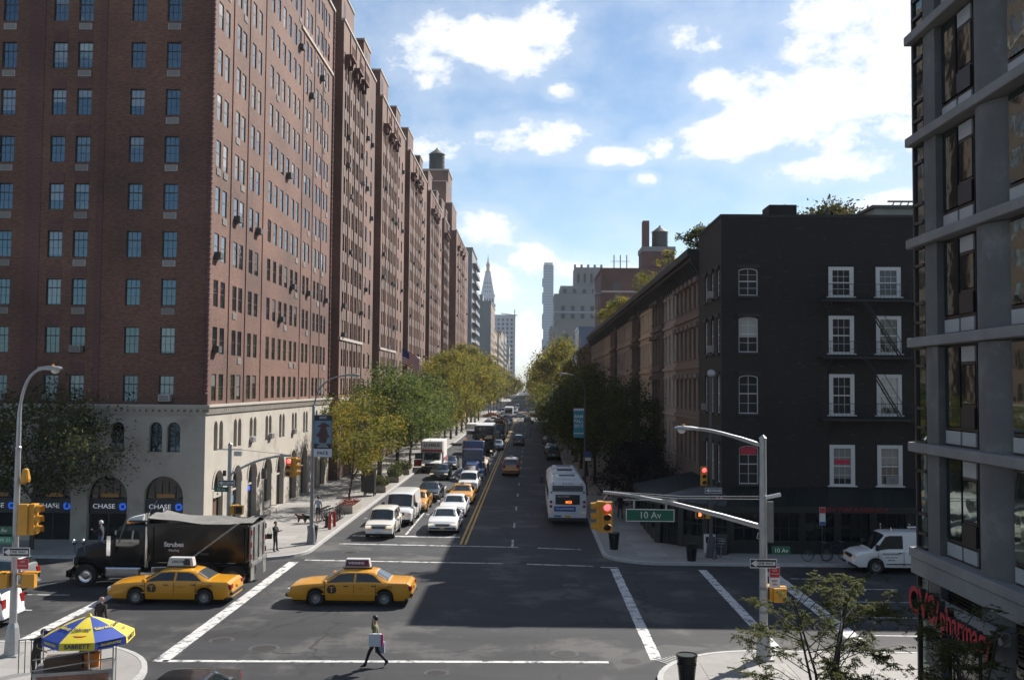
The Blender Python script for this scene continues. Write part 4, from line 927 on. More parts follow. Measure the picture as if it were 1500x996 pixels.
for k in range(5): MB().box(16.3, 17.8, 252, 258, 12+k*5.2, 12.3+k*5.2).build('balcony', 'far_white', rb); MB().box(16.3, 16.36, 252, 258, 12.3+k*5.2, 13.3+k*5.2).build('balcony_rail', 'far_white', rb)
ph = MB().box(28.2, 36.3, 251, 260, 38.5, 43.6).build('penthouse', 'brick_maroon', rb); MB().box(28.0, 36.5, 250.8, 260.2, 43.6, 44.8).build('parapet', 'far_grey', ph); MB().box(28.3, 29.9, 251, 254, 44.8, 51.4).build('flue', 'brick_maroon', ph)
water_tank(33.0, 254.5, 44.8, 2.05, 3.7, 'dark water tank with pale cone roof on the red brick building', .4)
mb = MB()
for x in (21, 22.6, 24.2): mb.bar((x, 251, 39.2), (x, 251, 42.6), .25)
mb.bar((20.2, 251, 41), (25, 251, 41), .12); mb.build('aerial', 'far_white', rb)
gb = block('stone_building', 'beige stone apartment tower with stepped crown behind the red brick building', 10.9, 58, 450, 485, 50.5, 'far_stone', ('-y', '-x'), 3.6, 1.7, 2.1, 4.4, gm='far_win')
MB().box(13.5, 50, 452, 480, 50.5, 55).build('setback', 'far_stone', gb); c_ = MB().box(19.9, 32.5, 453, 470, 55, 63.6).build('crown', 'far_stone', gb); mb = MB()
for x in np.arange(15.5, 49, 4.4): mb.box(float(x)-.8, float(x)+.8, 451.94, 452.1, 51.6, 53.6)
w_ = mb.build('windows', 'far_win', gb); w_['kind'] = 'stuff'
for z in (14, 28, 42.6): MB().box(10.6, 58.2, 449.6, 450.2, z, z+.5).build('ledge', 'far_white', gb)
for x in (20.1, 23.1, 26.1, 29.1, 32.1): MB().box(x-.5, x+.5, 452.4, 453.2, 55, 64.8).build('buttress', 'far_stone', c_)
for x in (21.7, 24.6, 27.6, 30.6): MB().prism([(-.55, 56.5), (.55, 56.5), (.55, 60.2), (0, 61.2), (-.55, 60.2)], 452.9, 453.05, 'y').build('niche', 'far_win', c_, loc=(x, 0, 0))
block('beige_building', 'plain beige lower block in front of the stepped stone tower', 11.0, 26, 405, 445, 36, 'far_stone', ('-y', '-x'), 3.5, 1.5, 1.9, 4, gm='far_win')
block('blue_building', 'pale blue-grey flat-roofed block beside the red brick building', 16, 26, 330, 360, 28.5, 'far_glass', ()); block('dark_brick_building', 'low dark brick building at the end of the shady row', 11.2, 24, 190, 240, 17, 'brick_maroon', ('-x',), 3.4, 1.2, 1.9, 2.8)
bb = block('balcony_building', 'grey apartment slab with stacked balconies past the brick terrace', -34, -18.9, 318, 345, 53, 'far_grey', ('-y',), 3.2, 1.6, 1.6, 3.2, gm='far_win')
for k in range(14): MB().box(-18.9, -17.6, 320, 344, 7+k*3.2, 7.25+k*3.2).build('balcony', 'far_grey', bb)
for k in range(14): MB().box(-17.7, -17.62, 320, 344, 7.25+k*3.2, 8.2+k*3.2).build('balcony_rail', 'far_grey', bb)
lb = block('grey_building', 'blank grey party wall of a mid-rise down the sunny side', -30, -18.0, 450, 500, 47, 'far_grey', ()); mb = MB()
for k in range(12):
    for j in range(8): mb.box(-18.05, -17.94, 453+j*6, 456+j*6, 5+k*3.4, 7.2+k*3.4)
w_ = mb.build('windows', 'far_win', lb); w_['kind'] = 'stuff'; MB().box(-18.02, -17.97, 450.2, 499.8, 0, 47).build('street_facade', 'far_tan', lb); MB().box(-27, -22, 455, 465, 47, 51).build('bulkhead', 'far_grey', lb)
g3 = block('office_block', 'wide pale office block with crane far down the sunny side', -40, -15.5, 1000, 1040, 80, 'far_white', ('-y',), 4.4, 2.2, 2.6, 4.4, gm='far_win')
MB().bar((-16, 999, 0), (-16, 999, 86), .8).build('crane_mast', 'far_grey', g3); MB().bar((-30, 999, 82), (-13, 999, 80), .8).build('crane_jib', 'far_tan', g3)
rs = random.Random(11); yy = 512; k = 0
names_l = ['first', 'second', 'third', 'fourth', 'fifth', 'sixth', 'seventh', 'eighth', 'ninth', 'tenth']
while yy < 1000 and k < 8:
    L = rs.uniform(28, 60); h = rs.uniform(26, 46); block('street_building', f'hazy building on the sunny side, {names_l[k]} past the grey party wall', -32, -17.5-rs.uniform(0, 1), yy, yy+L, h, rs.choice(['far_grey', 'far_tan', 'far_stone']), ('-y', '+x'), 3.8, 1.6, 2.1, 4.2, gm='far_win'); yy += L+rs.choice([.5, .5, 18]); k += 1
yy = 492; k = 0
while yy < 1300 and k < 9:
    L = rs.uniform(35, 70); h = rs.uniform(22, 42); block('street_building', f'hazy building on the shady side, {names_l[k]} past the stepped stone tower', 10.6+rs.uniform(0, 1), 30, yy, yy+L, h, rs.choice(['far_grey', 'far_tan', 'far_stone']), ('-x',), 3.8, 1.6, 2.1, 4.4, gm='far_win'); yy += L+rs.choice([.5, .5, 18]); k += 1
# slim blue glass tower
T = thing('glass_tower', 'slim blue glass skyscraper far down the street', 'skyscraper', (0, 0, 0)); MB().box(19, 34.3, 1500, 1520, 0, 192).build('shaft', 'far_glass', T); mb = MB()
for k in range(44): mb.box(18.95, 34.35, 1499.9, 1520.1, 8+k*4.2, 8.22+k*4.2)
fl_ = mb.build('floor_edges', 'far_white', T); fl_['kind'] = 'stuff'
for (z0, z1) in ((20, 42), (58, 80), (96, 118), (134, 150), (160, 172)): MB().box(17.2, 19, 1501, 1518, z0, z1).build('glass_pod', 'far_glass', T)
MB().box(20, 33, 1501, 1518, 192, 196).build('top_screen', 'far_white', T)
# clock tower with pyramid roof and lantern
W = thing('clock_tower', 'tall white stone tower with pyramid roof and gilded lantern on the skyline', 'tower', (-69.8, 1600, 0)); MB().box(-12, 12, 0, 24, 0, 138).build('shaft', 'far_white', W)
MB().box(-13, 13, -1, 25, 138, 141).build('cornice', 'far_white', W); MB().box(-11, 11, 1, 23, 141, 154).build('arcade', 'far_white', W); MB().box(-12, 12, 0, 24, 154, 156).build('cornice', 'far_white', W)
for k in range(5): MB().prism([(-1.2, 142), (1.2, 142), (1.2, 149), (0, 151), (-1.2, 149)], .8, 1.05, 'y').build('arch', 'far_win', W, loc=(-8+k*4, 0, 0))
MB().hexa([(-10.8, 1.2, 156), (10.8, 1.2, 156), (10.8, 22.8, 156), (-10.8, 22.8, 156)], [(-4.2, 7.8, 193), (4.2, 7.8, 193), (4.2, 16.2, 193), (-4.2, 16.2, 193)]).build('pyramid_roof', 'far_white', W)
MB().lathe([(4.6, 193), (4.6, 195), (2.6, 195), (2.6, 203), (3.4, 203), (3.2, 206), (1.6, 210), (1.0, 211), (1.0, 215), (.4, 218), (.15, 224)], 12, c=(0, 12, 0)).build('lantern', 'far_tan', W)
mb = MB()
for zc in range(12, 132, 8):
    for x in (-8, -4, 0, 4, 8): mb.box(x-.9, x+.9, -.15, .1, zc, zc+4)
for zc in (160, 167, 174): 
    for x in (-4, 0, 4): mb.box(x-.7, x+.7, (zc-156)*.18+.6, (zc-156)*.18+2, zc, zc+2.4)
w_ = mb.build('windows', 'far_win', W); w_['kind'] = 'stuff'

# ================================================================== trees
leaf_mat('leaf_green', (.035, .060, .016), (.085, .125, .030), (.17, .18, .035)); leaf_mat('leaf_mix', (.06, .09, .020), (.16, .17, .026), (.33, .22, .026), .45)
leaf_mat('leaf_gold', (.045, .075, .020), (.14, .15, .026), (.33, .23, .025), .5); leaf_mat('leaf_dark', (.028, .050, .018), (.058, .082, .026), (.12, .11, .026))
leaf_mat('leaf_locust', (.045, .062, .022), (.085, .10, .030), (.14, .14, .04)); leaf_mat('leaf_plum', (.012, .010, .012), (.018, .014, .014), (.024, .02, .016)); leaf_mat('leaf_olive', (.035, .045, .018), (.06, .062, .02), (.085, .07, .02))
mat('bark', (.055, .045, .036), .9, var=.3, vs_=6, bump=.5, bs=18)
def leaf_mesh(name, cen, size, material, flat=.35, seed=0, pts=None, ar=.55):
    r = np.random.default_rng(seed); n = len(cen); nz = r.normal(size=(n, 3)); nz[:, 2] += flat*2; nz /= np.linalg.norm(nz, axis=1)[:, None]
    a = np.cross(nz, r.normal(size=(n, 3))); a /= np.linalg.norm(a, axis=1)[:, None]; b = np.cross(nz, a); s = (size*r.uniform(.6, 1.35, n))[:, None]
    fold = nz*s*.18*r.uniform(-1, 1, (n, 1))
    v = np.stack([cen-a*s*.5, cen-b*s*ar*.5+fold, cen+a*s*.5, cen+b*s*ar*.5+fold], 1).reshape(-1, 3)
    me = bpy.data.meshes.new(name); me.vertices.add(4*n); me.vertices.foreach_set('co', v.astype(np.float32).ravel()); me.loops.add(4*n); me.loops.foreach_set('vertex_index', np.arange(4*n, dtype=np.int32))
    me.polygons.add(n); me.polygons.foreach_set('loop_start', np.arange(0, 4*n, 4, dtype=np.int32)); me.update(calc_edges=True); me.materials.append(M[material]); return me
def tree_meshes(H, spread, z_lo, material, nleaf, leaf, seed, trunk_r=.16, lean=(0, 0), ntip=70, clump=.16, upright=.0, name='crown'):
    r = np.random.default_rng(seed); rz = (H-z_lo)/2; zc = z_lo+rz
    tips = []
    while len(tips) < ntip:
        p = r.uniform(-1, 1, 3); d = np.linalg.norm(p)
        if d > 1 or d < .38: continue
        k = 1-.28*max(0, p[2]) ; wob = 1+.22*math.sin(3*math.atan2(p[1], p[0])+seed)+r.uniform(-.15, .15)
        tips.append(np.array([p[0]*spread*k*wob+lean[0], p[1]*spread*k*wob+lean[1], zc+p[2]*rz]))
    tips = np.array(tips); mb = MB(); fork = max(1.6, z_lo*.95)
    tr = [(0, 0, -.1), (0, 0, .12), (r.uniform(-.08, .08), r.uniform(-.08, .08), fork*.5), (lean[0]*.15, lean[1]*.15, fork), (lean[0]*.5, lean[1]*.5, zc), (lean[0]*.8, lean[1]*.8, H-rz*.35)]
    mb.tube(tr, [trunk_r*1.5, trunk_r*1.1, trunk_r*.95, trunk_r*.85, trunk_r*.45, trunk_r*.12], 8)
    nl = 9; limbs = []
    for k in range(nl):
        a = 2.4*k+seed; s = Vector((lean[0]*.15, lean[1]*.15, fork*(.92+.09*k if k < 5 else 1.25))); e = Vector((math.cos(a)*spread*.62+lean[0], math.sin(a)*spread*.62+lean[1], zc+rz*(-.35+.16*k % 1.0)))
        mid = s.lerp(e, .5)+Vector((0, 0, .12*H*.4)); mb.tube([s, mid, e], [trunk_r*.5, trunk_r*.3, trunk_r*.09], 6); limbs += [np.array(s.lerp(mid, t)) for t in (.6, 1)]+[np.array(mid.lerp(e, t)) for t in (.4, .8)]
    limbs = np.array(limbs+[np.array(tr[4]), np.array(tr[5])])
    for t in tips:
        j = int(np.argmin(((limbs-t)**2).sum(1))); q = limbs[j]; m2 = (q+t)/2+r.normal(size=3)*.15; mb.tube([tuple(q), tuple(m2), tuple(t)], [trunk_r*.13, trunk_r*.09, .008], 4, cap=False)
    w_ = r.uniform(.4, 1.6, ntip); w_ /= w_.sum(); idx = r.choice(ntip, nleaf, p=w_); cs = clump*spread*np.array([1.1, 1.1, .75])
    cen = tips[idx]+r.normal(size=(nleaf, 3))*cs*r.uniform(.5, 1.3, (nleaf, 1)); cen[:, 2] = np.maximum(cen[:, 2], z_lo*.75)
    return mb.mesh('trunk', 'bark', smooth=50, fix=False), leaf_mesh(name, cen, leaf, material, seed=seed+1)
_trees = {}
def tree(name, label, loc, H, spread, z_lo, material, nleaf, leaf, seed, group=None, rz=0, scale=1, proto=None, cat='tree', **kw):
    key = proto or (H, spread, z_lo, material, nleaf, leaf, seed)
    if key not in _trees: _trees[key] = tree_meshes(H, spread, z_lo, material, nleaf, leaf, seed, **kw)
    tm, cm = _trees[key]; o = thing(name, label, cat, loc, rz, group); o.scale = (scale, scale, scale); put(tm, 'trunk', o); put(cm, 'crown', o); return o
GL = 'street trees along the sunny pavement'; GRT = 'street trees along the shady pavement'
tree('street_tree', 'small yellowing tree rising from the flower planter beside the bikes', (-13.6, 75.7, .14), 8.2, 3.4, 1.9, 'leaf_mix', 5600, .19, 21, GL, lean=(.7, 0), ntip=46, clump=.13, trunk_r=.09)
tree('street_tree', 'golden tree behind the phone kiosk, second along the sunny pavement', (-14.4, 86.5, .14), 9.0, 3.4, 2.2, 'leaf_mix', 5600, .20, 22, GL, ntip=46, clump=.13, trunk_r=.16)
tree('street_tree', 'broad green tree with a thick dark trunk above the kerbside planters', (-14.2, 94.5, .14), 10.8, 5.0, 3.9, 'leaf_green', 11500, .26, 23, GL, lean=(.5, 0), ntip=70, trunk_r=.24, clump=.125)
tree('street_tree', 'spreading green tree overhanging the box truck', (-14.0, 106, .14), 10.5, 4.9, 4.0, 'leaf_green', 10000, .28, 24, GL, lean=(.4, 0), ntip=66, trunk_r=.2, clump=.125)
green = [(-14, 117), (-13.8, 127.5), (-14, 138)]
lab = ['green tree just below the flag on the sunny side', 'green tree behind the flag, third of the broad ones', 'darker green tree before the yellowing avenue trees']
for k, (x, y) in enumerate(green): tree('street_tree', lab[k], (x, y, .14), 10.2, 4.8, 2.6, 'leaf_green', 8000, .31, 25, GL, rz=1.9*k+.3, scale=(.84, .86, 1.08)[k], proto='g25', lean=(.8, 0), ntip=60, clump=.125)
gold = [149, 160, 172, 185, 199, 214, 230, 247, 264]
for k, y in enumerate(gold):
    tree('street_tree', f'tall yellowing tree on the sunny side, {names_l[k]} golden one past the green trees', (-13.6, y, .14), 16.8, 5.7, 3.4, 'leaf_gold' if k % 3 else 'leaf_mix', 8000, .40, 26+k % 3, GL, rz=1.3*k, scale=(.80, .86, .93, .98, 1.03, 1.06, 1.04, 1.08, 1.05)[k], proto=f'y{k % 3}', lean=(.9, 0), ntip=64, trunk_r=.22, clump=.125)
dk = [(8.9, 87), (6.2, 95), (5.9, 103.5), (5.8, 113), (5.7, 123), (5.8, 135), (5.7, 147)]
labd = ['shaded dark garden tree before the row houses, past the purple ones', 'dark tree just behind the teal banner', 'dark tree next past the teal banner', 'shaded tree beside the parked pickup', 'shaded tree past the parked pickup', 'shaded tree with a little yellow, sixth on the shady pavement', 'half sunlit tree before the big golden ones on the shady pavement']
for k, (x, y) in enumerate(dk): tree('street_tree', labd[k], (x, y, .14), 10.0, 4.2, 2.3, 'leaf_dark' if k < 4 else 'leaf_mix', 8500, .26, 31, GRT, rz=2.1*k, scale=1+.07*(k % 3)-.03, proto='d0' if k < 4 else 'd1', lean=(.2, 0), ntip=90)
for k, y in enumerate((162, 176, 191, 207, 226, 246, 266)): tree('street_tree', f'tall golden tree catching sun on the shady side, {names_l[k]} past the dark ones', (5.6, y, .14), 17.0, 5.3, 3.2, 'leaf_mix' if k % 2 else 'leaf_gold', 10000, .38, 33+k % 2, GRT, rz=1.7*k+.4, scale=1.04-.03*(k % 3), proto=f'r{k % 2}', lean=(-.4, 0), clump=.13, ntip=70, trunk_r=.2)
for k, (x, y) in enumerate([(-13.4, 322), (-13.4, 340), (5.4, 322), (5.4, 340), (-13.2, 362), (5.2, 362), (-13, 390), (5, 390), (-12.6, 430), (4.6, 430)]): tree('street_tree', f'distant tree beyond the cross avenue, {names_l[k]} of the far ones', (x, y, .14), 17.5, 5.6, 4.2, 'leaf_mix', 4000, .6, 36, 'trees beyond the cross avenue', rz=k*1.1, proto='f0', ntip=60)
rr = np.random.default_rng(77); cc = []
for y in range(470, 1300, 38):
    for x in (-12.0, 4.0): cc.append(np.array([x, y, 9.5])+rr.normal(size=(420, 3))*np.array([2.6, 5, 3.0]))
ft = put(leaf_mesh('far_trees', np.concatenate(cc), .9, 'leaf_mix', seed=78), 'far_trees'); tag(ft, 'hazy mass of street trees far down the avenue axis', kind='stuff')
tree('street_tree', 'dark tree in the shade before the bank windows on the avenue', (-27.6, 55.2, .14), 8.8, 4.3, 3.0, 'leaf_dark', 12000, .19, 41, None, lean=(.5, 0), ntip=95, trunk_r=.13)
tree('plum_tree', 'nearest purple-leaved tree at the end of the restaurant terrace', (7.6, 70.8, .14), 5.2, 2.4, .7, 'leaf_plum', 6500, .16, 42, None, rz=4, proto='pl0', ntip=70); tree('plum_tree', 'low purple-leaved tree by the row house gardens', (8.4, 75.5, .14), 5.0, 2.5, .8, 'leaf_plum', 6500, .16, 42, None, ntip=70); tree('plum_tree', 'second purple-leaved tree behind the restaurant terrace roof', (8.7, 79.8, .14), 5.4, 2.4, .8, 'leaf_plum', 6000, .16, 42, None, rz=2, proto='pl', ntip=70)
# rooftop greenery
tree('roof_tree', 'leafy tree crown above the roof of the black building', (19.6, 66, 18.4), 3.3, 2.6, .4, 'leaf_olive', 6500, .26, 43, None, ntip=45, trunk_r=.06)
tree('roof_shrub', 'dark spiky shrub on the roof beside the black building', (11.6, 68.5, 18.6), 2.0, 1.1, .2, 'leaf_dark', 1500, .2, 44, 'plants on the row house roofs', ntip=24, trunk_r=.04, cat='shrub')
tree('roof_shrub', 'rusty orange shrub on the roof above the grey row house', (11.6, 84, 18.6), 2.3, 1.1, .2, 'leaf_gold', 800, .18, 45, 'plants on the row house roofs', ntip=18, trunk_r=.04, cat='shrub'); tree('roof_shrub', 'thin orange shrub on the roof above the tan pair', (11.5, 101, 18.6), 2.9, 1.3, .2, 'leaf_gold', 700, .2, 46, 'plants on the row house roofs', ntip=18, trunk_r=.04, cat='shrub')
for k, y in enumerate((128, 143, 150)): tree('roof_shrub', ['bright green shrub on the roof past the third dark bay', 'yellow-green shrub far along the row house roofs', 'last green shrub along the row house roofs'][k], (11.4, y, 18.6), 2.6, 1.7, .2, 'leaf_mix', 1300, .25, 47, 'plants on the row house roofs', rz=k, proto='rs', ntip=24, trunk_r=.04, cat='shrub')
# thin honey locusts close to the camera: feathery fronds on fine twigs
def locust(label, loc, H, spread, z_lo, n_fr, seed, stems=3):
    r = np.random.default_rng(seed); o = thing('honey_locust', label, 'tree', loc); mb = MB(); pts = []
    for s_ in range(stems):
        a = 2.1*s_+seed; top = np.array([math.cos(a)*spread*.35, math.sin(a)*spread*.35, H*.8]); base = np.array([math.cos(a)*.06, math.sin(a)*.06, 0]); mid = (base+top)/2+r.normal(size=3)*.12
        mb.tube([tuple(base-[0, 0, .05]), tuple(mid), tuple(top)], [.05, .035, .012], 6)
        for k in range(11):
            t = .22+.75*k/11; p = base+(mid-base)*min(1, t*2) if t < .5 else mid+(top-mid)*(t*2-1); b_ = r.uniform(0, 6.28); L = spread*r.uniform(.45, 1.0)*(1-.3*t); e = p+np.array([math.cos(b_)*L, math.sin(b_)*L, H*r.uniform(.0, .22)]); e[2] = min(e[2], H)
            m2 = (p+e)/2+np.array([0, 0, .15]); mb.tube([tuple(p), tuple(m2), tuple(e)], [.016, .011, .004], 5, cap=False)
            for j in range(4):
                q = m2+(e-m2)*r.uniform(0, 1); e2 = q+r.normal(size=3)*np.array([.35, .35, .16]); mb.tube([tuple(q), tuple(e2)], [.006, .003], 4, cap=False)
                for u in np.linspace(0, 1, 5): pts.append(q+(e2-q)*u)
            for u in np.linspace(.2, 1, 7): pts.append(m2+(e-m2)*u)
    pts = np.array(pts); pts = pts[pts[:, 2] > z_lo]; ii = r.choice(len(pts), n_fr); cen = []; 
    for i in ii:
        d = r.normal(size=3); d[2] = d[2]*.4-.25; d /= np.linalg.norm(d); side = np.cross(d, [0, 0, 1]); side /= np.linalg.norm(side)+1e-6; L = r.uniform(.16, .30)
        for k in range(8):
            for sg_ in (-1, 1): cen.append(pts[i]+d*L*(k+1)/8+side*sg_*.028+[0, 0, -.03*(k/8)**2])
    put(mb.mesh('trunk', 'bark', smooth=50, fix=False), 'trunk', o); put(leaf_mesh('crown', np.array(cen), .070, 'leaf_locust', flat=.8, seed=seed, ar=.42), 'crown', o); return o
locust('thin feathery tree on the sunny near corner before the signal pole', (7.7, 26.0, .14), 4.9, 2.6, 1.0, 1650, 51, 5)
locust('feathery tree close under the pharmacy sign', (9.35, 21.6, .14), 5.2, 1.6, 1.2, 1100, 52, 4)

# ================================================================== vehicles
def paint(name, c, rough=.28, metal=0., coat=.6): return mat(name, c, rough, metal, var=.04, vs_=3, coat=coat)
paint('paint_taxi', (.60, .27, .010)); paint('paint_car_white', (.74, .74, .73)); paint('paint_ivory', (.70, .675, .60)); paint('paint_black', (.008, .008, .009)); paint('paint_charcoal', (.028, .029, .031), metal=.3); paint('paint_navy', (.014, .020, .042), metal=.2)
paint('paint_blue', (.022, .05, .14), metal=.3); paint('paint_silver', (.30, .31, .32), metal=.5); paint('paint_red', (.32, .02, .02)); paint('paint_orange', (.52, .17, .012)); paint('paint_maroon', (.06, .015, .015))
mat('tyre', (.015, .015, .015), .85, var=.2, vs_=5); mat('hub_steel', (.42, .42, .43), .35, .8, var=.05); mat('hub_dark', (.16, .16, .165), .4, .5, var=.05); mat('chrome', (.62, .63, .65), .12, 1., var=.02)
mat('trim_black', (.014, .014, .014), .5, var=.05); mat('lamp_clear', (.62, .63, .62), .12, var=.0, spec=.8); mat('lamp_lit', (.8, .75, .6), .2, var=0, emit=(1, .85, .55), es=.35); mat('lamp_red', (.24, .010, .010), .2, var=0); mat('lamp_amber', (.65, .22, .02), .25, var=0, emit=(1, .4, .05), es=.12); mat('plate_yellow', (.55, .33, .05), .5); mat('plate_pale', (.5, .5, .5), .5)
mat('under', (.006, .006, .006), .9, var=0); mat('car_glass', (.013, .018, .020), .03, var=.4, vs_=2.5, spec=.9); mat('car_glass_pale', (.055, .065, .07), .04, var=0, spec=.9)
_wheels = {}
def wheel_meshes(r, w, hub):
    key = (round(r, 3), round(w, 3), hub)
    if key not in _wheels:
        t = MB().lathe([(r*.60, -w/2), (r*.93, -w/2), (r, -w*.32), (r, w*.32), (r*.93, w/2), (r*.60, w/2)], 26, 'y', cap=False).mesh('tyre', 'tyre', smooth=35)
        h = MB(); h.lathe([(0, w*.40), (r*.12, w*.42), (r*.16, w*.36), (r*.42, w*.30), (r*.52, w*.36), (r*.62, w*.44), (r*.62, -w*.44)], 20, 'y')
        for k in range(8): a = 2*math.pi*k/8; h.box(-.022, .022, w*.28, w*.34, -.022, .022); h.v[-8:] = [(x+r*.34*math.cos(a), y, z+r*.34*math.sin(a)) for x, y, z in h.v[-8:]]
        _wheels[key] = (t, h.mesh('rim', hub, smooth=35), MB().lathe([(0, w*.46), (r*.20, w*.44), (r*.22, w*.36)], 14, 'y').mesh('hub_cap', 'hub_steel', smooth=40))
    return _wheels[key]
def add_wheel(o, x, y, r, w=.2, hub='hub_steel', z=None, name='wheel'):
    t, h, hc = wheel_meshes(r, w, hub); a = put(t, name, o, (x, y, r if z is None else z), 0 if y > 0 else math.pi); put(h, 'rim', a); put(hc, 'hub_cap', a); return a
CARS = {   # profile: x, shoulder height, top height, half width at shoulder, half width at top (rear to front)
 'sedan': dict(L=5.38, low=.24, wheels=(-1.52, 1.40), wr=.335, prof=[(-2.69, .60, .64, .80, .70), (-2.62, .86, .90, .89, .78), (-2.48, .95, 1.00, .93, .80), (-1.70, .975, 1.04, .96, .78), (-1.08, .975, 1.385, .97, .62), (-.75, .975, 1.44, .975, .615), (0, .965, 1.455, .98, .62), (.40, .955, 1.42, .98, .625), (1.22, .935, .995, .97, .78), (1.95, .88, .94, .95, .78), (2.42, .79, .86, .92, .76), (2.62, .64, .72, .86, .70), (2.69, .48, .52, .80, .66)],
      side=[(-1.40, -.98, -.30, -.30), (-.20, -.20, .98, .48)], front=(.47, 1.16), rear=(-1.64, -1.14)),
 'suv': dict(L=4.5, low=.30, wheels=(-1.32, 1.32), wr=.36, prof=[(-2.25, .62, .70, .80, .70), (-2.2, 1.0, 1.02, .86, .76), (-2.12, 1.02, 1.35, .88, .70), (-1.85, 1.02, 1.66, .89, .64), (-.9, 1.02, 1.72, .90, .63), (.2, 1.01, 1.70, .90, .64), (.45, 1.0, 1.66, .90, .65), (1.12, .98, 1.05, .90, .74), (1.75, .94, 1.0, .88, .74), (2.08, .84, .92, .86, .72), (2.2, .66, .72, .82, .68), (2.25, .48, .5, .76, .64)],
      side=[(-1.98, -1.82, -1.05, -1.05), (-.97, -.97, -.12, -.12), (-.04, -.04, .95, .50)], front=(.50, 1.07), rear=(-2.10, -1.90)),
 'minivan': dict(L=4.6, low=.22, wheels=(-1.4, 1.35), wr=.33, prof=[(-2.3, .6, .66, .82, .72), (-2.26, 1.02, 1.04, .88, .78), (-2.2, 1.04, 1.4, .9, .74), (-2.05, 1.04, 1.76, .91, .70), (-1.2, 1.03, 1.84, .92, .68), (0, 1.02, 1.84, .92, .68), (.5, 1.0, 1.76, .92, .69), (1.45, .96, 1.04, .9, .74), (1.95, .88, .95, .88, .72), (2.2, .7, .78, .83, .68), (2.3, .48, .52, .77, .64)],
      side=[(-2.1, -2.0, -1.12, -1.12), (-1.04, -1.04, -.1, -.1), (-.02, -.02, 1.15, .62)], front=(.56, 1.38), rear=(-2.24, -2.09)),
 'van': dict(L=5.7, low=.34, wheels=(-1.75, 1.72), wr=.37, prof=[(-2.85, .62, .70, .90, .84), (-2.83, 1.2, 2.02, .97, .82), (-2.75, 1.2, 2.08, .985, .80), (-1.0, 1.2, 2.1, .99, .80), (1.0, 1.18, 2.08, .99, .80), (1.22, 1.16, 2.02, .99, .80), (1.95, 1.12, 1.20, .985, .84), (2.5, 1.02, 1.12, .96, .82), (2.72, .88, .98, .93, .80), (2.82, .64, .72, .88, .74), (2.85, .5, .54, .84, .7)],
      side=[(.35, .35, 1.72, 1.22)], front=(1.26, 1.90), rear=(-2.842, -2.832)),
}
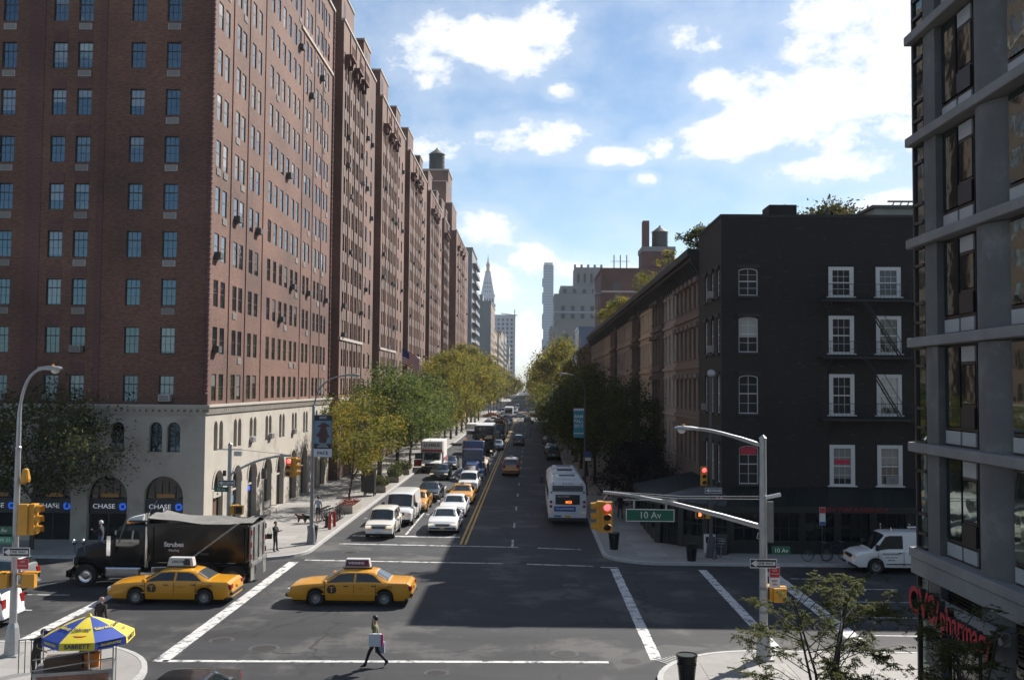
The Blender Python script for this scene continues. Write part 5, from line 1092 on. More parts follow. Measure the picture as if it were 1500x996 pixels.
def car(kind, name, label, x, y, rz, body, cat='car', plate='plate_pale', lit=False, amber=False, hub='hub_steel', grille='chrome', W=None, group=None, blank=False, z=0.):
    S_ = CARS[kind]; o = thing(name, label, cat, (x, y, z), rz, group); prof = S_['prof']; low = S_['low']; wr = S_['wr']; xs_ = [p[0] for p in prof]
    P = lambda xx, k: float(np.interp(xx, xs_, [p[k] for p in prof])); half = max(p[3] for p in prof)
    def zl(xx):
        z_ = low+ (.10 if abs(xx) > S_['L']/2-.25 else 0)
        for c in S_['wheels']:
            d = abs(xx-c); rr = wr+.075
            if d < rr: z_ = max(z_, wr+math.sqrt(rr*rr-d*d))
        return z_
    def sec(xx):
        zb, zt, wb, wt = P(xx, 1), P(xx, 2), P(xx, 3), P(xx, 4); l = min(zl(xx), zb-.06); r_ = zt-zb
        return [(wb*.93, l), (wb*.985, l+(zb-l)*.25), (wb*1.0, l+(zb-l)*.6), (wb*.985, zb-.02), (wb*.955, zb+.012), (wt+min(.05, .2*r_), zt-min(.07, r_*.4)-.004), (wt*.86, zt-.018), (wt*.45, zt-.003), (0, zt)]
    st_ = sorted(set([round(v, 4) for v in xs_]+[round(v, 4) for v in np.linspace(xs_[0], xs_[-1], 46)]+[round(c+d, 4) for c in S_['wheels'] for d in np.linspace(-wr-.08, wr+.08, 13)])); mb = MB(); n = 17
    for xx in st_:
        s = sec(xx); mb.v += [(xx, a, b) for a, b in s]+[(xx, -a, b) for a, b in reversed(s[:-1])]
    for i in range(len(st_)-1):
        for k in range(n-1): a = i*n+k; mb.f.append((a, a+1, a+n+1, a+n))
    mb.f.append(tuple(range(n))); e = (len(st_)-1)*n; mb.f.append(tuple(e+k for k in reversed(range(n)))); mb.build('body', body, o, smooth=32)
    MB().box(-S_['L']/2+.25, S_['L']/2-.3, -half*.82, half*.82, low*.75, min(.62, low+.4)).build('underbody', 'under', o)
    # glazing that follows the body surface
    def side_pt(xx, t, sg_): s = sec(xx); (a0, b0), (a1, b1) = s[4], s[5]; return (xx, sg_*(a0+(a1-a0)*t+.007), b0+(b1-b0)*t)
    for (x0b, x0t, x1b, x1t) in S_['side']:
        for sg_ in (1, -1):
            g_ = MB(); k = 8
            for i in range(k+1):
                f = i/k; g_.v += [side_pt(x0b+(x1b-x0b)*f, .10, sg_), side_pt(x0t+(x1t-x0t)*f, .90, sg_)]
            g_.f = [(2*i, 2*i+2, 2*i+3, 2*i+1) for i in range(k)]; g_.build('side_window', 'car_glass', o, fix=False)
    def top_pt(xx, s):
        q = sec(xx); pts = [(0, q[8][1]), (q[7][0], q[7][1]), (q[6][0], q[6][1]), (q[5][0], q[5][1])]; yv = abs(s)*q[5][0]*.93
        return (xx, math.copysign(yv, s), float(np.interp(yv, [p[0] for p in pts], [p[1] for p in pts])))
    for nm, (xa, xb), dx in (('windshield', S_['front'], .012), ('rear_window', S_['rear'], -.012)):
        if nm == 'rear_window' and kind == 'van':
            for sg_ in (1, -1): MB().box(-2.87, -2.85, sg_*.08, sg_*.72, 1.25, 1.85).build('rear_window', 'car_glass', o)
            continue
        g_ = MB(); k = 6; m2 = 8
        for i in range(k+1):
            for j in range(m2+1): p = top_pt(xa+(xb-xa)*i/k, -1+2*j/m2); g_.v.append((p[0]+dx*.6, p[1], p[2]+.008))
        g_.f = [(i*(m2+1)+j, i*(m2+1)+j+1, (i+1)*(m2+1)+j+1, (i+1)*(m2+1)+j) for i in range(k) for j in range(m2)]; g_.build(nm, 'car_glass_pale' if (nm == 'rear_window' and kind == 'sedan') else 'car_glass', o, smooth=60, fix=False)
    for c in S_['wheels']:
        for sg_ in (1, -1): add_wheel(o, c, sg_*(half-.12), wr, .21, hub)
    xf = S_['L']/2; zf = {'sedan': .64, 'suv': .76, 'minivan': .72, 'van': .86}[kind]; wf = half
    for sg_ in (1, -1):
        MB().box(xf-.28, xf-.045, sg_*(wf*.52) if sg_ > 0 else -wf*.90, wf*.90 if sg_ > 0 else -wf*.52, zf-.075, zf+.075).build('headlight', 'lamp_lit' if lit else 'lamp_clear', o, bevel=.03)
        if amber: MB().box(xf-.22, xf-.02, sg_*wf*.62-.1, sg_*wf*.62+.1, zf-.17, zf-.085).build('indicator', 'lamp_amber', o)
        zr = {'sedan': .76, 'suv': .95, 'minivan': .98, 'van': 1.02}[kind]; hr = {'sedan': .10, 'suv': .2, 'minivan': .2, 'van': .16}[kind]
        MB().box(-xf+.02, -xf+.2, wf*.60 if sg_ > 0 else -wf*.925, wf*.925 if sg_ > 0 else -wf*.60, zr-hr, zr+hr).build('tail_light', 'lamp_red', o, bevel=.02)
        MB().box({'sedan': .92, 'suv': .9, 'minivan': 1.2, 'van': 1.62}[kind], {'sedan': 1.06, 'suv': 1.02, 'minivan': 1.32, 'van': 1.78}[kind], sg_*(half+.02) if sg_ > 0 else -half-.22, half+.22 if sg_ > 0 else -half-.02, P(.9, 1)+.02, P(.9, 1)+(.32 if kind == 'van' else .17)).build('mirror', 'trim_black' if kind == 'van' else body, o, bevel=.03)
        for hx in ({'sedan': (-1.05, .12), 'suv': (-.95, .0), 'minivan': (-.9, .1), 'van': (.5,)}[kind]): MB().box(hx-.1, hx+.1, sg_*(half*.985)-.02, sg_*(half*.985)+.022, P(hx, 1)-.13, P(hx, 1)-.09).build('door_handle', 'trim_black', o)
        for sx in ({'sedan': (-1.15, -.22, 1.02), 'suv': (-1.0, -.08, .98), 'minivan': (-1.08, -.05, 1.15), 'van': (.32, 1.6)}[kind]):
            l = zl(sx)+.03; MB().box(sx-.006, sx+.006, sg_*half*.955-.004, sg_*half*.955+.055, max(l, .42), P(sx, 1)-.03).build('door_seam', 'under', o)
        MB().box(-xf*.46, xf*.42, sg_*half-.012*sg_ if sg_ > 0 else -half-.016, half+.016 if sg_ > 0 else -half+.012, .50, .545).build('side_moulding', 'trim_black' if kind != 'sedan' else body, o)
    MB().box(xf-.10, xf+.015, -wf*.44, wf*.44, zf-.085, zf+.065).build('grille', 'trim_black', o, bevel=.02)
    for k in range(3): MB().box(xf-.02, xf+.024, -wf*.42, wf*.42, zf-.06+k*.045, zf-.045+k*.045).build('grille_bar', grille, o)
    MB().box(xf-.18, xf+.035, -wf*.86, wf*.86, .37, .50).build('front_bumper', 'trim_black' if kind in ('van', 'sedan') else body, o, bevel=.03)
    MB().box(-xf-.04, -xf+.18, -wf*.9, wf*.9, .42, .55).build('rear_bumper', 'trim_black' if kind != 'suv' else body, o, bevel=.03)
    MB().box(xf+.03, xf+.05, -.16, .16, .40, .50).build('front_plate', plate, o); MB().box(-xf-.03, -xf-.005, -.16, .16, .66, .78).build('rear_plate', plate, o)
    return o
W_, E_, S__, N_ = math.pi, 0, -math.pi/2, math.pi/2     # heading: along -x, +x, towards the camera, away
def side_text(o, s, size, m_, lx, z, half, side=1, name='lettering', **kw):
    t = put(text_mesh(s, size, m_, extrude=.003, **kw), name, o, (lx, side*half, z)); t.rotation_euler = (R(90), 0, R(180) if side > 0 else 0); return t
mat('decal_black', (.012, .012, .012), .5, var=0); mat('decal_white', (.7, .7, .7), .5, var=0); mat('ad_maroon', (.12, .01, .05), .4); mat('ad_pale', (.5, .49, .47), .4); mat('decal_blue', (.02, .06, .25), .5, var=0); mat('decal_red', (.35, .02, .03), .5, var=0); mat('decal_green', (.02, .2, .12), .5, var=0)
def taxi_kit(o, ad=None, words=''):
    h = .99
    MB().lathe([(.20, 0), (.20, .006)], 24, 'y').build('round_emblem', 'decal_black', o, loc=(.72, h-.012, .70)); side_text(o, 'T', .30, 'paint_taxi', .72, .70, h+.004, bold=True); side_text(o, 'NYC', .1, 'decal_black', 1.1, .80, h-.016, bold=True)
    side_text(o, '* TAXI *', .12, 'decal_red', -.5, .76, h-.018); side_text(o, '5J38', .12, 'decal_black', -1.75, .84, h-.03)
    if ad:
        r_ = MB().prism([(-.55, 0), (.60, 0), (.52, .36), (-.48, .36)], -.19, .19, 'y').build('roof_sign', 'ad_pale', o, loc=(-.25, 0, 1.50), bevel=.02); MB().box(-.6, .65, -.16, .16, -.045, 0).build('sign_rail', 'trim_black', r_)
        for sg_ in (1, -1): MB().prism([(-.50, .05), (.54, .05), (.47, .32), (-.44, .32)], sg_*.195, sg_*.2, 'y').build('sign_face', ad, r_)
        t = put(text_mesh(words, .15, 'decal_white' if ad == 'ad_maroon' else 'decal_black', extrude=.002, bold=True), 'lettering', r_, (.06, .204, .19)); t.rotation_euler = (R(90), 0, R(180))
        if ad == 'ad_pale': MB().prism([(-.42, .04), (-.12, .04), (-.1, .2), (-.2, .33), (-.38, .3)], .2, .204, 'y').build('sign_picture', 'decal_black', r_)
    else: MB().prism([(-.22, 0), (.22, 0), (.16, .16), (-.16, .16)], -.14, .14, 'y').build('roof_light', 'ad_pale', o, loc=(0, 0, 1.455))
    return o
taxi_kit(car('sedan', 'taxi', 'yellow taxi with a white roof sign passing the black dump truck', -15.3, 43.4, W_, 'paint_taxi', 'taxi', 'plate_yellow', hub='hub_dark', group='yellow taxis in the junction'), 'ad_pale', 'LINCOLN')
taxi_kit(car('sedan', 'taxi', 'yellow taxi with a maroon roof sign alone in the junction', -7.65, 43.55, W_, 'paint_taxi', 'taxi', 'plate_yellow', hub='hub_dark', group='yellow taxis in the junction'), 'ad_maroon', 'WINNING')
car('suv', 'parked_suv', 'ivory white small suv at the head of the queue beside the kerb', -9.15, 63.0, S__, 'paint_ivory', lit=True, amber=True)
pc_ = car('sedan', 'police_car', 'white police sedan first at the stop line beside the yellow lines', -5.45, 65.5, S__, 'paint_car_white', plate='plate_yellow', lit=True)
MB().box(-1.8, 1.9, .975, .992, .80, .86).build('blue_stripe', 'decal_blue', pc_)
v_ = car('van', 'delivery_van', 'white cargo van queued behind the ivory suv', -8.75, 69.2, S__, 'paint_car_white', 'van', amber=True, grille='trim_black')
taxi_kit(car('sedan', 'taxi', 'yellow taxi mostly hidden behind the white cargo van', -8.5, 75.8, S__, 'paint_taxi', 'taxi', 'plate_yellow', hub='hub_dark', group='yellow taxis in the queue'))
car('sedan', 'dark_sedan', 'charcoal sedan behind the white van', -8.15, 82.6, S__, 'paint_charcoal'); car('sedan', 'black_sedan', 'black sedan with lit lamps in front of the box truck', -8.95, 101.2, S__, 'paint_black', lit=True, plate='plate_yellow')
car('sedan', 'white_sedan', 'white sedan directly behind the police car', -5.45, 73.3, S__, 'paint_car_white'); taxi_kit(car('sedan', 'taxi', 'yellow taxi behind the two white sedans', -5.4, 81.0, S__, 'paint_taxi', 'taxi', 'plate_yellow', hub='hub_dark', group='yellow taxis in the queue'))
car('suv', 'white_suv', 'white suv between the yellow taxi and the blue lorry cab', -5.4, 89.8, S__, 'paint_car_white')
car('sedan', 'black_sedan', 'dark car beside the blue lorry cab', -9.0, 113, S__, 'paint_navy', lit=True); car('sedan', 'silver_sedan', 'pale sedan squeezed beside the dark double-decker bus', -4.75, 147.5, S__, 'paint_silver')
mo = car('minivan', 'minivan_taxi', 'orange taxi minivan driving away in the shaded lane', -1.95, 106.6, N_, 'paint_orange', 'taxi', 'plate_yellow'); MB().prism([(-.22, 0), (.22, 0), (.16, .16), (-.16, .16)], -.14, .14, 'y').build('roof_light', 'ad_pale', mo, loc=(-.3, 0, 1.84))
car('suv', 'dark_suv', 'dark suv driving away in the middle of the shaded street', -1.7, 158.5, N_, 'paint_black'); car('sedan', 'maroon_car', 'dark red car farthest off on the shaded roadway', -.6, 262, N_, 'paint_maroon')
car('suv', 'parked_pickup', 'grey parked suv tucked under the dark trees behind the bus', 3.05, 129, N_, 'paint_charcoal'); car('sedan', 'parked_car', 'silver parked car under the shaded trees, second behind the bus', 3.05, 140, N_, 'paint_silver'); car('suv', 'parked_suv', 'dark parked suv third under the shaded trees', 3.05, 150.5, N_, 'paint_navy'); car('sedan', 'parked_car', 'black parked car fourth under the shaded trees', 3.05, 162, N_, 'paint_black'); car('suv', 'parked_suv', 'dark parked suv beneath the first golden tree on the shady side', 3.05, 176, N_, 'paint_maroon')
wv = car('van', 'work_van', 'white work van with roof racks parked before the restaurant', 19.35, 52.3, W_, 'paint_car_white', 'van', amber=True, grille='trim_black', hub='hub_dark')
for x in (.9, -.6, -2.0): MB().bar((x, -.8, 2.24), (x, .8, 2.24), .05).bar((x, .75, 2.08), (x, .75, 2.34), .05).bar((x, -.75, 2.08), (x, -.75, 2.34), .05).build('roof_rack', 'chrome', wv)
MB().box(-2.4, -.1, .3, .42, 2.28, 2.34).build('ladder_rail', 'decal_white', wv)
side_text(wv, 'RENOVATION', .14, 'decal_black', .95, 1.02, 1.0); side_text(wv, 'New York, NY', .10, 'decal_black', .95, .86, 1.0); side_text(wv, '800-555', .10, 'decal_black', .95, .72, 1.0)
for i, (x, y, k, b_, lbl) in enumerate([(-24.3, 44.2, 'suv', 'paint_silver', 'silver suv leaving at the edge of the picture behind the signal pole'), (-22.1, 38.5, 'suv', 'paint_car_white', 'white suv cut by the edge of the picture below the signal pole')]): car(k, 'leaving_suv', lbl, x, y, W_, b_)
car('sedan', 'black_car', 'black car roof at the bottom edge below the walking man', -9.4, 27.2, S__, 'paint_black')
# traffic on the cross avenue far away
taxi_kit(car('sedan', 'taxi', 'orange taxi crossing far away at the next avenue', -11.5, 296, W_, 'paint_orange', 'taxi', 'plate_yellow', group='cars on the far cross avenue')); car('sedan', 'far_car', 'bluish car crossing at the next avenue', -3.2, 292, W_, 'paint_silver', group='cars on the far cross avenue'); taxi_kit(car('sedan', 'taxi', 'yellow taxi beyond the bluish car on the next avenue', -2.2, 303, W_, 'paint_taxi', 'taxi', 'plate_yellow', group='cars on the far cross avenue'))
for i, (x, y, b_, k, lbl) in enumerate([(-9.6, 188, 'paint_car_white', 'van', 'white van far back in the queue beside the trees'), (-9.4, 205, 'paint_silver', 'sedan', 'silver sedan deep in the queue'), (-5.6, 236, 'paint_car_white', 'sedan', 'white sedan behind the black dump trucks'), (-9.2, 222, 'paint_charcoal', 'suv', 'grey suv deep in the queue near the kerb'), (-8.6, 330, 'paint_car_white', 'van', 'white van past the cross avenue'), (-5.2, 345, 'paint_silver', 'sedan', 'silver car past the cross avenue'), (-9.0, 250, 'paint_car_white', 'suv', 'white suv near the cross avenue'), (-5.3, 365, 'paint_taxi', 'sedan', 'yellow cab well past the cross avenue'), (-8.8, 380, 'paint_navy', 'suv', 'dark suv well past the cross avenue'), (-5.2, 400, 'paint_car_white', 'van', 'small white van farthest along the street'), (-1.5, 330, 'paint_charcoal', 'sedan', 'grey car past the cross avenue in the far lane'), (-5.4, 260, 'paint_navy', 'suv', 'dark suv near the cross avenue')]): car(k, 'queued_car', lbl, x, y, S__, b_, group='cars far back in the queue')

# ------------------------------------------------------------------ lorries and buses
def wheel_pair(o, x, half, r, w=.28, hub='hub_dark'):
    for sg_ in (1, -1): add_wheel(o, x, sg_*(half-w/2), r, w, hub)
mat('tarp', (.16, .155, .145), .9, var=.25, vs_=2, bump=.4, bs=6); mat('steel_dirty', (.26, .26, .25), .5, .5, var=.3, vs_=3, dirt=(.12, .11, .10), dsc=2, dth=(.5, .65)); mat('truck_black', (.004, .004, .0045), .22, var=.05, spec=.3, coat=.12)
def conventional_cab(o, body, xb, half=1.2, tall=2.85, nose=2.2, sleeper=0., hub='chrome'):
    """long-nosed cab: back of cab at x = xb, nose towards +x"""
    xc = xb+1.55
    cab = MB().prism([(xb, .95), (xc+.05, .95), (xc+.05, 1.85), (xc-.35, tall-.12), (xc-.55, tall), (xb, tall)], -half*.82, half*.82, 'y').build('cab', body, o, bevel=.06, smooth=40)
    hood = MB(); x1 = xc+nose
    secs = [(xc-.05, .62, 1.95, .78), (xc+.9, .60, 1.86, .66), (x1-.25, .56, 1.72, .58), (x1, .52, 1.60, .55)]
    for (xx, zl_, zt_, hw) in secs: hood.v += [(xx, -hw, .85), (xx, -hw, zt_-.18), (xx, -hw*.75, zt_), (xx, hw*.75, zt_), (xx, hw, zt_-.18), (xx, hw, .85)]
    for i in range(3):
        for k in range(5): a = i*6+k; hood.f.append((a, a+1, a+7, a+6))
    hood.f.append(tuple(18+k for k in range(6))); hood.build('hood', body, o, smooth=40)
    xw = x1-.75
    for sg_ in (1, -1):
        fd = MB(); r_ = .72; n = 12; ins = half-.5; 
        for k in range(n+1):
            a = R(-15+(195)*k/n); cx = xw+r_*math.cos(a); cz = .52+r_*math.sin(a)*.95; fd.v += [(cx, sg_*ins, cz), (cx, sg_*(half+.02), cz-.03)]
        fd.f = [(2*k, 2*k+1, 2*k+3, 2*k+2) for k in range(n)]; fd.build('fender', body, o, smooth=60, fix=False)
        MB().lathe([(0, .02), (.12, .02), (.14, -.02), (.10, -.22)], 14, 'x').build('headlight', 'lamp_clear', o, loc=(x1-.05, sg_*.80, 1.12)); MB().box(x1-.32, x1-.08, sg_*.80-.17, sg_*.80+.17, .94, 1.30).build('headlight_pod', body, o, bevel=.04)
        MB().box(xb+.25, xc-.12, sg_*half*.82-.01 if sg_ > 0 else -half*.82-.012, half*.82+.012 if sg_ > 0 else -half*.82+.01, 1.85, tall-.28).build('side_window', 'car_glass', o)
        MB().bar((xc+.02, sg_*half*.95, 1.75), (xc+.02, sg_*half*.82, 1.75), .04).bar((xc, sg_*half*1.05, 1.45), (xc, sg_*half*1.05, 2.35), .05, .18).bar((xc, sg_*half*.82, 2.3), (xc, sg_*half*1.05, 2.3), .03).build('mirror', 'chrome', o)
        st_x = xb-.12; MB().cyl((st_x, sg_*half*.86, .9), (st_x, sg_*half*.86, tall+.55), .09, n=12).build('exhaust_stack', 'chrome', o, smooth=40)
        MB().box(xb+.1, xc+.2, sg_*half*.98-.22 if sg_ > 0 else -half*.98, half*.98 if sg_ > 0 else -half*.98+.22, .42, .92).build('step_tank', 'chrome', o, bevel=.08)
    wsx = [(xc+.07, 1.92), (xc-.32, tall-.2)]; MB().hexa([(wsx[0][0], -half*.74, wsx[0][1]), (wsx[0][0], half*.74, wsx[0][1]), (wsx[0][0]-.03, half*.74, wsx[0][1]), (wsx[0][0]-.03, -half*.74, wsx[0][1])], [(wsx[1][0]+.02, -half*.7, wsx[1][1]), (wsx[1][0]+.02, half*.7, wsx[1][1]), (wsx[1][0], half*.7, wsx[1][1]), (wsx[1][0], -half*.7, wsx[1][1])]).build('windshield', 'car_glass', o)
    MB().box(x1-.01, x1+.05, -.45, .45, .85, 1.52).build('radiator', 'chrome', o, bevel=.02)
    for k in range(9): MB().box(x1+.05, x1+.07, -.40+k*.095, -.36+k*.095, .9, 1.47).build('radiator_bar', 'trim_black', o)
    MB().box(x1-.12, x1+.16, -half*.98, half*.98, .42, .74).build('bumper', 'chrome' if body != 'truck_black' else 'truck_black', o, bevel=.04)
    for k in range(5): MB().box(xc-.72, xc-.58, -.7+k*.35-.05, -.7+k*.35+.05, tall, tall+.08).build('roof_marker', 'lamp_amber', o)
    MB().box(xb-4.7, x1-.3, -.42, .42, .55, .85).build('chassis', 'under', o); add_wheel(o, xw, half-.2, .52, .3, 'chrome'); add_wheel(o, xw, -half+.2, .52, .3, 'chrome'); return x1
def dump_truck(label, x, y, rz, detail=True, words='Strubes', cabc='truck_black', boxc='truck_black'):
    o = thing('dump_truck', label, 'truck', (x, y, 0), rz); half = 1.25; x1 = conventional_cab(o, cabc, .9, half, 2.85, 1.85)
    # tipping body with ribs, board and tailgate
    b_ = MB().hexa([(-3.85, -1.15, 1.15), (.55, -1.15, 1.15), (.55, 1.15, 1.15), (-3.85, 1.15, 1.15)], [(-4.0, -1.25, 2.85), (.72, -1.25, 2.85), (.72, 1.25, 2.85), (-4.0, 1.25, 2.85)]).build('tipper_body', boxc, o)
    for xx in (-3.75, .45):
        for sg_ in (1, -1): MB().bar((xx, sg_*1.17, 1.15), (xx-.0, sg_*1.28, 2.85), .10, .10, (1, 0, 0)).build('rib', boxc, b_)
    for sg_ in (1, -1): MB().bar((-4.0, sg_*1.28, 2.86), (.75, sg_*1.28, 2.86), .12, .14).build('top_rail', boxc, b_)
    MB().box(.7, 1.6, -1.2, 1.2, 2.98, 3.05).build('cab_guard', boxc, b_); MB().box(.62, .72, -1.25, 1.25, 2.85, 3.08).build('headboard', boxc, b_)
    tp = MB(); nx, ny = 16, 8                                          # sagging tarpaulin
    for i in range(nx+1):
        for j in range(ny+1):
            f = i/nx; s = -1+2*j/ny; tp.v.append((.7-4.65*f, s*1.27, 2.95+.30*max(0, 1-f*2.2)**1.3-.06*math.sin(f*9+j)-.05*(1-s*s)*math.sin(math.pi*f)))
    tp.f = [(i*(ny+1)+j, i*(ny+1)+j+1, (i+1)*(ny+1)+j+1, (i+1)*(ny+1)+j) for i in range(nx) for j in range(ny)]; tp.build('tarpaulin', 'tarp', o, smooth=60, fix=False)
    MB().bar((-1.3, 1.36, 1.3), (-3.5, 1.36, 2.95), .07).bar((-1.3, -1.36, 1.3), (-3.5, -1.36, 2.95), .07).bar((-3.5, -1.4, 2.95), (-3.5, 1.4, 2.95), .07).build('tarp_arm', 'steel_dirty', o)
    tg = MB().box(-4.12, -4.03, -1.2, 1.2, 1.2, 2.82).build('tailgate', 'steel_dirty', o)
    for yy in (-.8, 0, .8): MB().box(-4.18, -4.12, yy-.06, yy+.06, 1.25, 2.78).build('rib', 'steel_dirty', tg)
    MB().box(-4.2, -4.05, -1.28, 1.28, 1.02, 1.18).build('tail_beam', 'steel_dirty', o)
    for sg_ in (1, -1):
        for z in (1.45, 2.0, 2.55): MB().box(-4.16, -4.1, sg_*1.24-.04, sg_*1.24+.04, z-.12, z+.12).build('tail_light', 'lamp_red', o)
        MB().box(-4.15, -4.12, sg_*1.0-.28, sg_*1.0+.28, .35, 1.0).build('mud_flap', 'steel_dirty', o)
    for xx in (-2.0, -3.25):
        for sg_ in (1, -1): add_wheel(o, xx, sg_*.98, .52, .5, 'hub_dark')
    if detail:
        MB().bar((2.1, 1.06, 2.0), (1.5, 1.3, 3.65), .035).build('marker_whip', 'tarp', o); MB().bar((1.55, -.9, 3.0), (1.2, -1.25, 3.7), .035).build('marker_whip', 'tarp', o)
        MB().hexa([(1.05, .25, 3.0), (1.75, .25, 3.0), (1.75, 1.0, 3.0), (1.05, 1.0, 3.0)], [(.95, .3, 3.30), (1.65, .3, 3.14), (1.65, 1.0, 3.14), (.95, 1.0, 3.30)]).build('sun_visor', 'decal_white', o)
        side_text(o, words, .30, 'decal_white', -.55, 1.98, 1.262, bold=True); side_text(o, 'Hauling', .16, 'decal_white', -.55, 1.72, 1.24); side_text(o, 'Mates', .22, 'tarp', -1.9, 1.58, 1.23)
        MB().box(-.6, .5, 1.0, 1.2, .5, .95).build('battery_box', 'chrome', o, bevel=.03)
        for (xx, yy) in ((x1-.55, 1.0), (x1-.15, 1.1)): MB().bar((xx, yy-.15, 1.5), (xx, yy, 1.95), .03).build('mirror_arm', 'chrome', o); MB().lathe([(0, .05), (.13, .03), (.15, 0), (.1, -.05), (0, -.07)], 14, 'x').build('fender_mirror', 'chrome', o, loc=(xx, yy, 2.02))
    return o
dump_truck('long black dump truck with tarpaulin crossing behind the first taxi', -16.9, 47.2, W_)
dump_truck('black dump truck in the queue behind the double-decker bus', -5.5, 172, S__, False); dump_truck('second black dump truck farther back in the queue', -5.5, 190, S__, False, boxc='paint_maroon')
# blue tractor with a flat bed
o = thing('flatbed_lorry', 'blue long-nosed lorry cab with a flat bed in the queue', 'truck', (-5.75, 102.5, 0), S__); x1 = conventional_cab(o, 'paint_blue', .6, 1.25, 3.0, 2.0)
MB().prism([(-.6, 1.0), (.6, 1.0), (.75, 3.0), (.2, 3.75), (-.6, 3.75)], -1.1, 1.1, 'y').build('sleeper', 'paint_blue', o, bevel=.1, smooth=40); MB().box(-9.5, -1.2, -1.25, 1.25, 1.15, 1.35).build('flat_bed', 'stucco_tan', o)
for k in range(6): MB().box(-9.4, -1.3, -1.2+k*.4, -1.2+k*.4+.38, 1.352, 1.40).build('plank', 'stucco_tan', o)
MB().box(-9.3, -1.2, -.45, .45, .7, 1.15).build('bed_frame', 'under', o)
for xx in (-2.2, -3.5, -7.6, -8.8): wheel_pair(o, xx, 1.25, .5, .45)
for sg_ in (1, -1): MB().cyl((-.1, sg_*.75, 3.75), (-.1, sg_*.75, 3.95), .1).build('beacon', 'lamp_amber', o)
# box truck for hire
o = thing('box_truck', 'white and red rental box truck with open door at the kerb', 'truck', (-10.6, 110.2, 0), S__); mat('rental_white', (.66, .645, .62), .5, var=.08)
MB().box(-3.4, .9, -1.2, 1.2, .85, 3.35).box(.9, 1.7, -1.15, 1.15, 2.15, 3.3).build('cargo_box', 'rental_white', o, bevel=.04)
MB().prism([(.9, .5), (3.2, .5), (3.25, 1.05), (2.9, 1.2), (2.15, 1.28), (1.55, 2.1), (.9, 2.12)], -1.0, 1.0, 'y').build('cab', 'rental_white', o, bevel=.06); MB().hexa([(2.13, -.86, 1.32), (2.13, .86, 1.32), (2.1, .86, 1.32), (2.1, -.86, 1.32)], [(1.62, -.82, 2.05), (1.62, .82, 2.05), (1.58, .82, 2.05), (1.58, -.82, 2.05)]).build('windshield', 'car_glass', o)
MB().box(3.2, 3.3, -.95, .95, .48, .7).build('bumper', 'trim_black', o); MB().box(3.22, 3.27, -.6, .6, .76, 1.0).build('grille', 'trim_black', o)
for sg_ in (1, -1): MB().box(3.2, 3.28, sg_*.8-.15, sg_*.8+.15, .78, .98).build('headlight', 'lamp_lit', o)
MB().box(1.68, 1.72, -1.14, 1.14, 2.2, 2.42).build('red_stripe', 'decal_red', o); MB().box(-3.4, .9, 1.2, 1.212, 1.1, 1.5).build('red_stripe', 'decal_red', o)
t = put(text_mesh('U-HAUL', .5, 'decal_black', bold=True), 'lettering', o, (1.715, 0, 2.88)); t.rotation_euler = (R(90), 0, R(90))
dr = MB().box(0, .95, -.03, .03, .6, 1.35).build('door', 'decal_red', o, loc=(1.75, -1.02, 0), rz=R(-72)); MB().box(.02, .85, -.02, .02, 1.38, 2.05).build('door_window', 'car_glass', dr)
wheel_pair(o, 2.45, 1.05, .38); wheel_pair(o, -2.0, 1.15, .4, .4)
# city bus from behind
mat('bus_white', (.58, .59, .61), .4, var=.08, coat=.2); mat('screen_orange', (.3, .05, .01), .4, emit=(1, .18, .02), es=1.2); mat('bus_grey', (.22, .23, .25), .5, var=.1)
o = thing('city_bus', 'white city bus seen from behind at the shaded kerb', 'bus', (2.58, 73.6, 0), N_)
MB().prism([(-1.27, .38), (1.27, .38), (1.3, 1.2), (1.24, 2.75), (1.0, 3.0), (-1.0, 3.0), (-1.24, 2.75), (-1.3, 1.2)], -6.0, 6.0, 'x').build('body', 'bus_white', o, bevel=.06, smooth=40)
for (x0, x1_, zz) in ((-5.6, -3.2, .24), (-.9, 1.4, .2), (2.6, 4.6, .26)): MB().prism([(-.95, 3.0), (.95, 3.0), (.8, 3.0+zz), (-.8, 3.0+zz)], x0, x1_, 'x').build('roof_unit', 'bus_white', o, bevel=.03)
for xx in (-2.2, 2.0): MB().box(xx-.45, xx+.45, -.6, .6, 3.0, 3.07).build('roof_hatch', 'bus_grey', o)
for xx in (-4.5, .3, 3.6): MB().box(xx-.3, xx+.3, -.55, .55, 3.22, 3.30).build('roof_vent', 'trim_black', o)
rp = MB().box(-6.06, -6.0, -1.05, 1.05, 2.32, 2.72).build('rear_grille', 'bus_grey', o)
for k in range(4): MB().box(-6.085, -6.06, -1.0, 1.0, 2.36+k*.09, 2.41+k*.09).build('slat', 'trim_black', rp)
MB().box(-6.05, -6.0, -.82, .82, 1.45, 2.1).build('rear_display', 'trim_black', o)
t = text('M23', .24, 'screen_orange', o, (-6.06, -.08, 1.60), '-x', bold=True); t = text('Clean Air Hybrid', .12, 'decal_white', o, (-6.06, .30, 1.98), '-x')
MB().box(-6.04, -6.0, -.55, .9, .98, 1.32).build('advert', 'decal_blue', o); text('TO ANYWHERE', .17, 'decal_white', o, (-6.05, .18, 1.15), '-x', bold=True)
MB().box(-6.04, -6.0, .42, .9, .62, .72).build('sticker', 'decal_blue', o); MB().box(-6.04, -6.0, -.18, .18, .58, .72).build('rear_plate', 'plate_yellow', o)
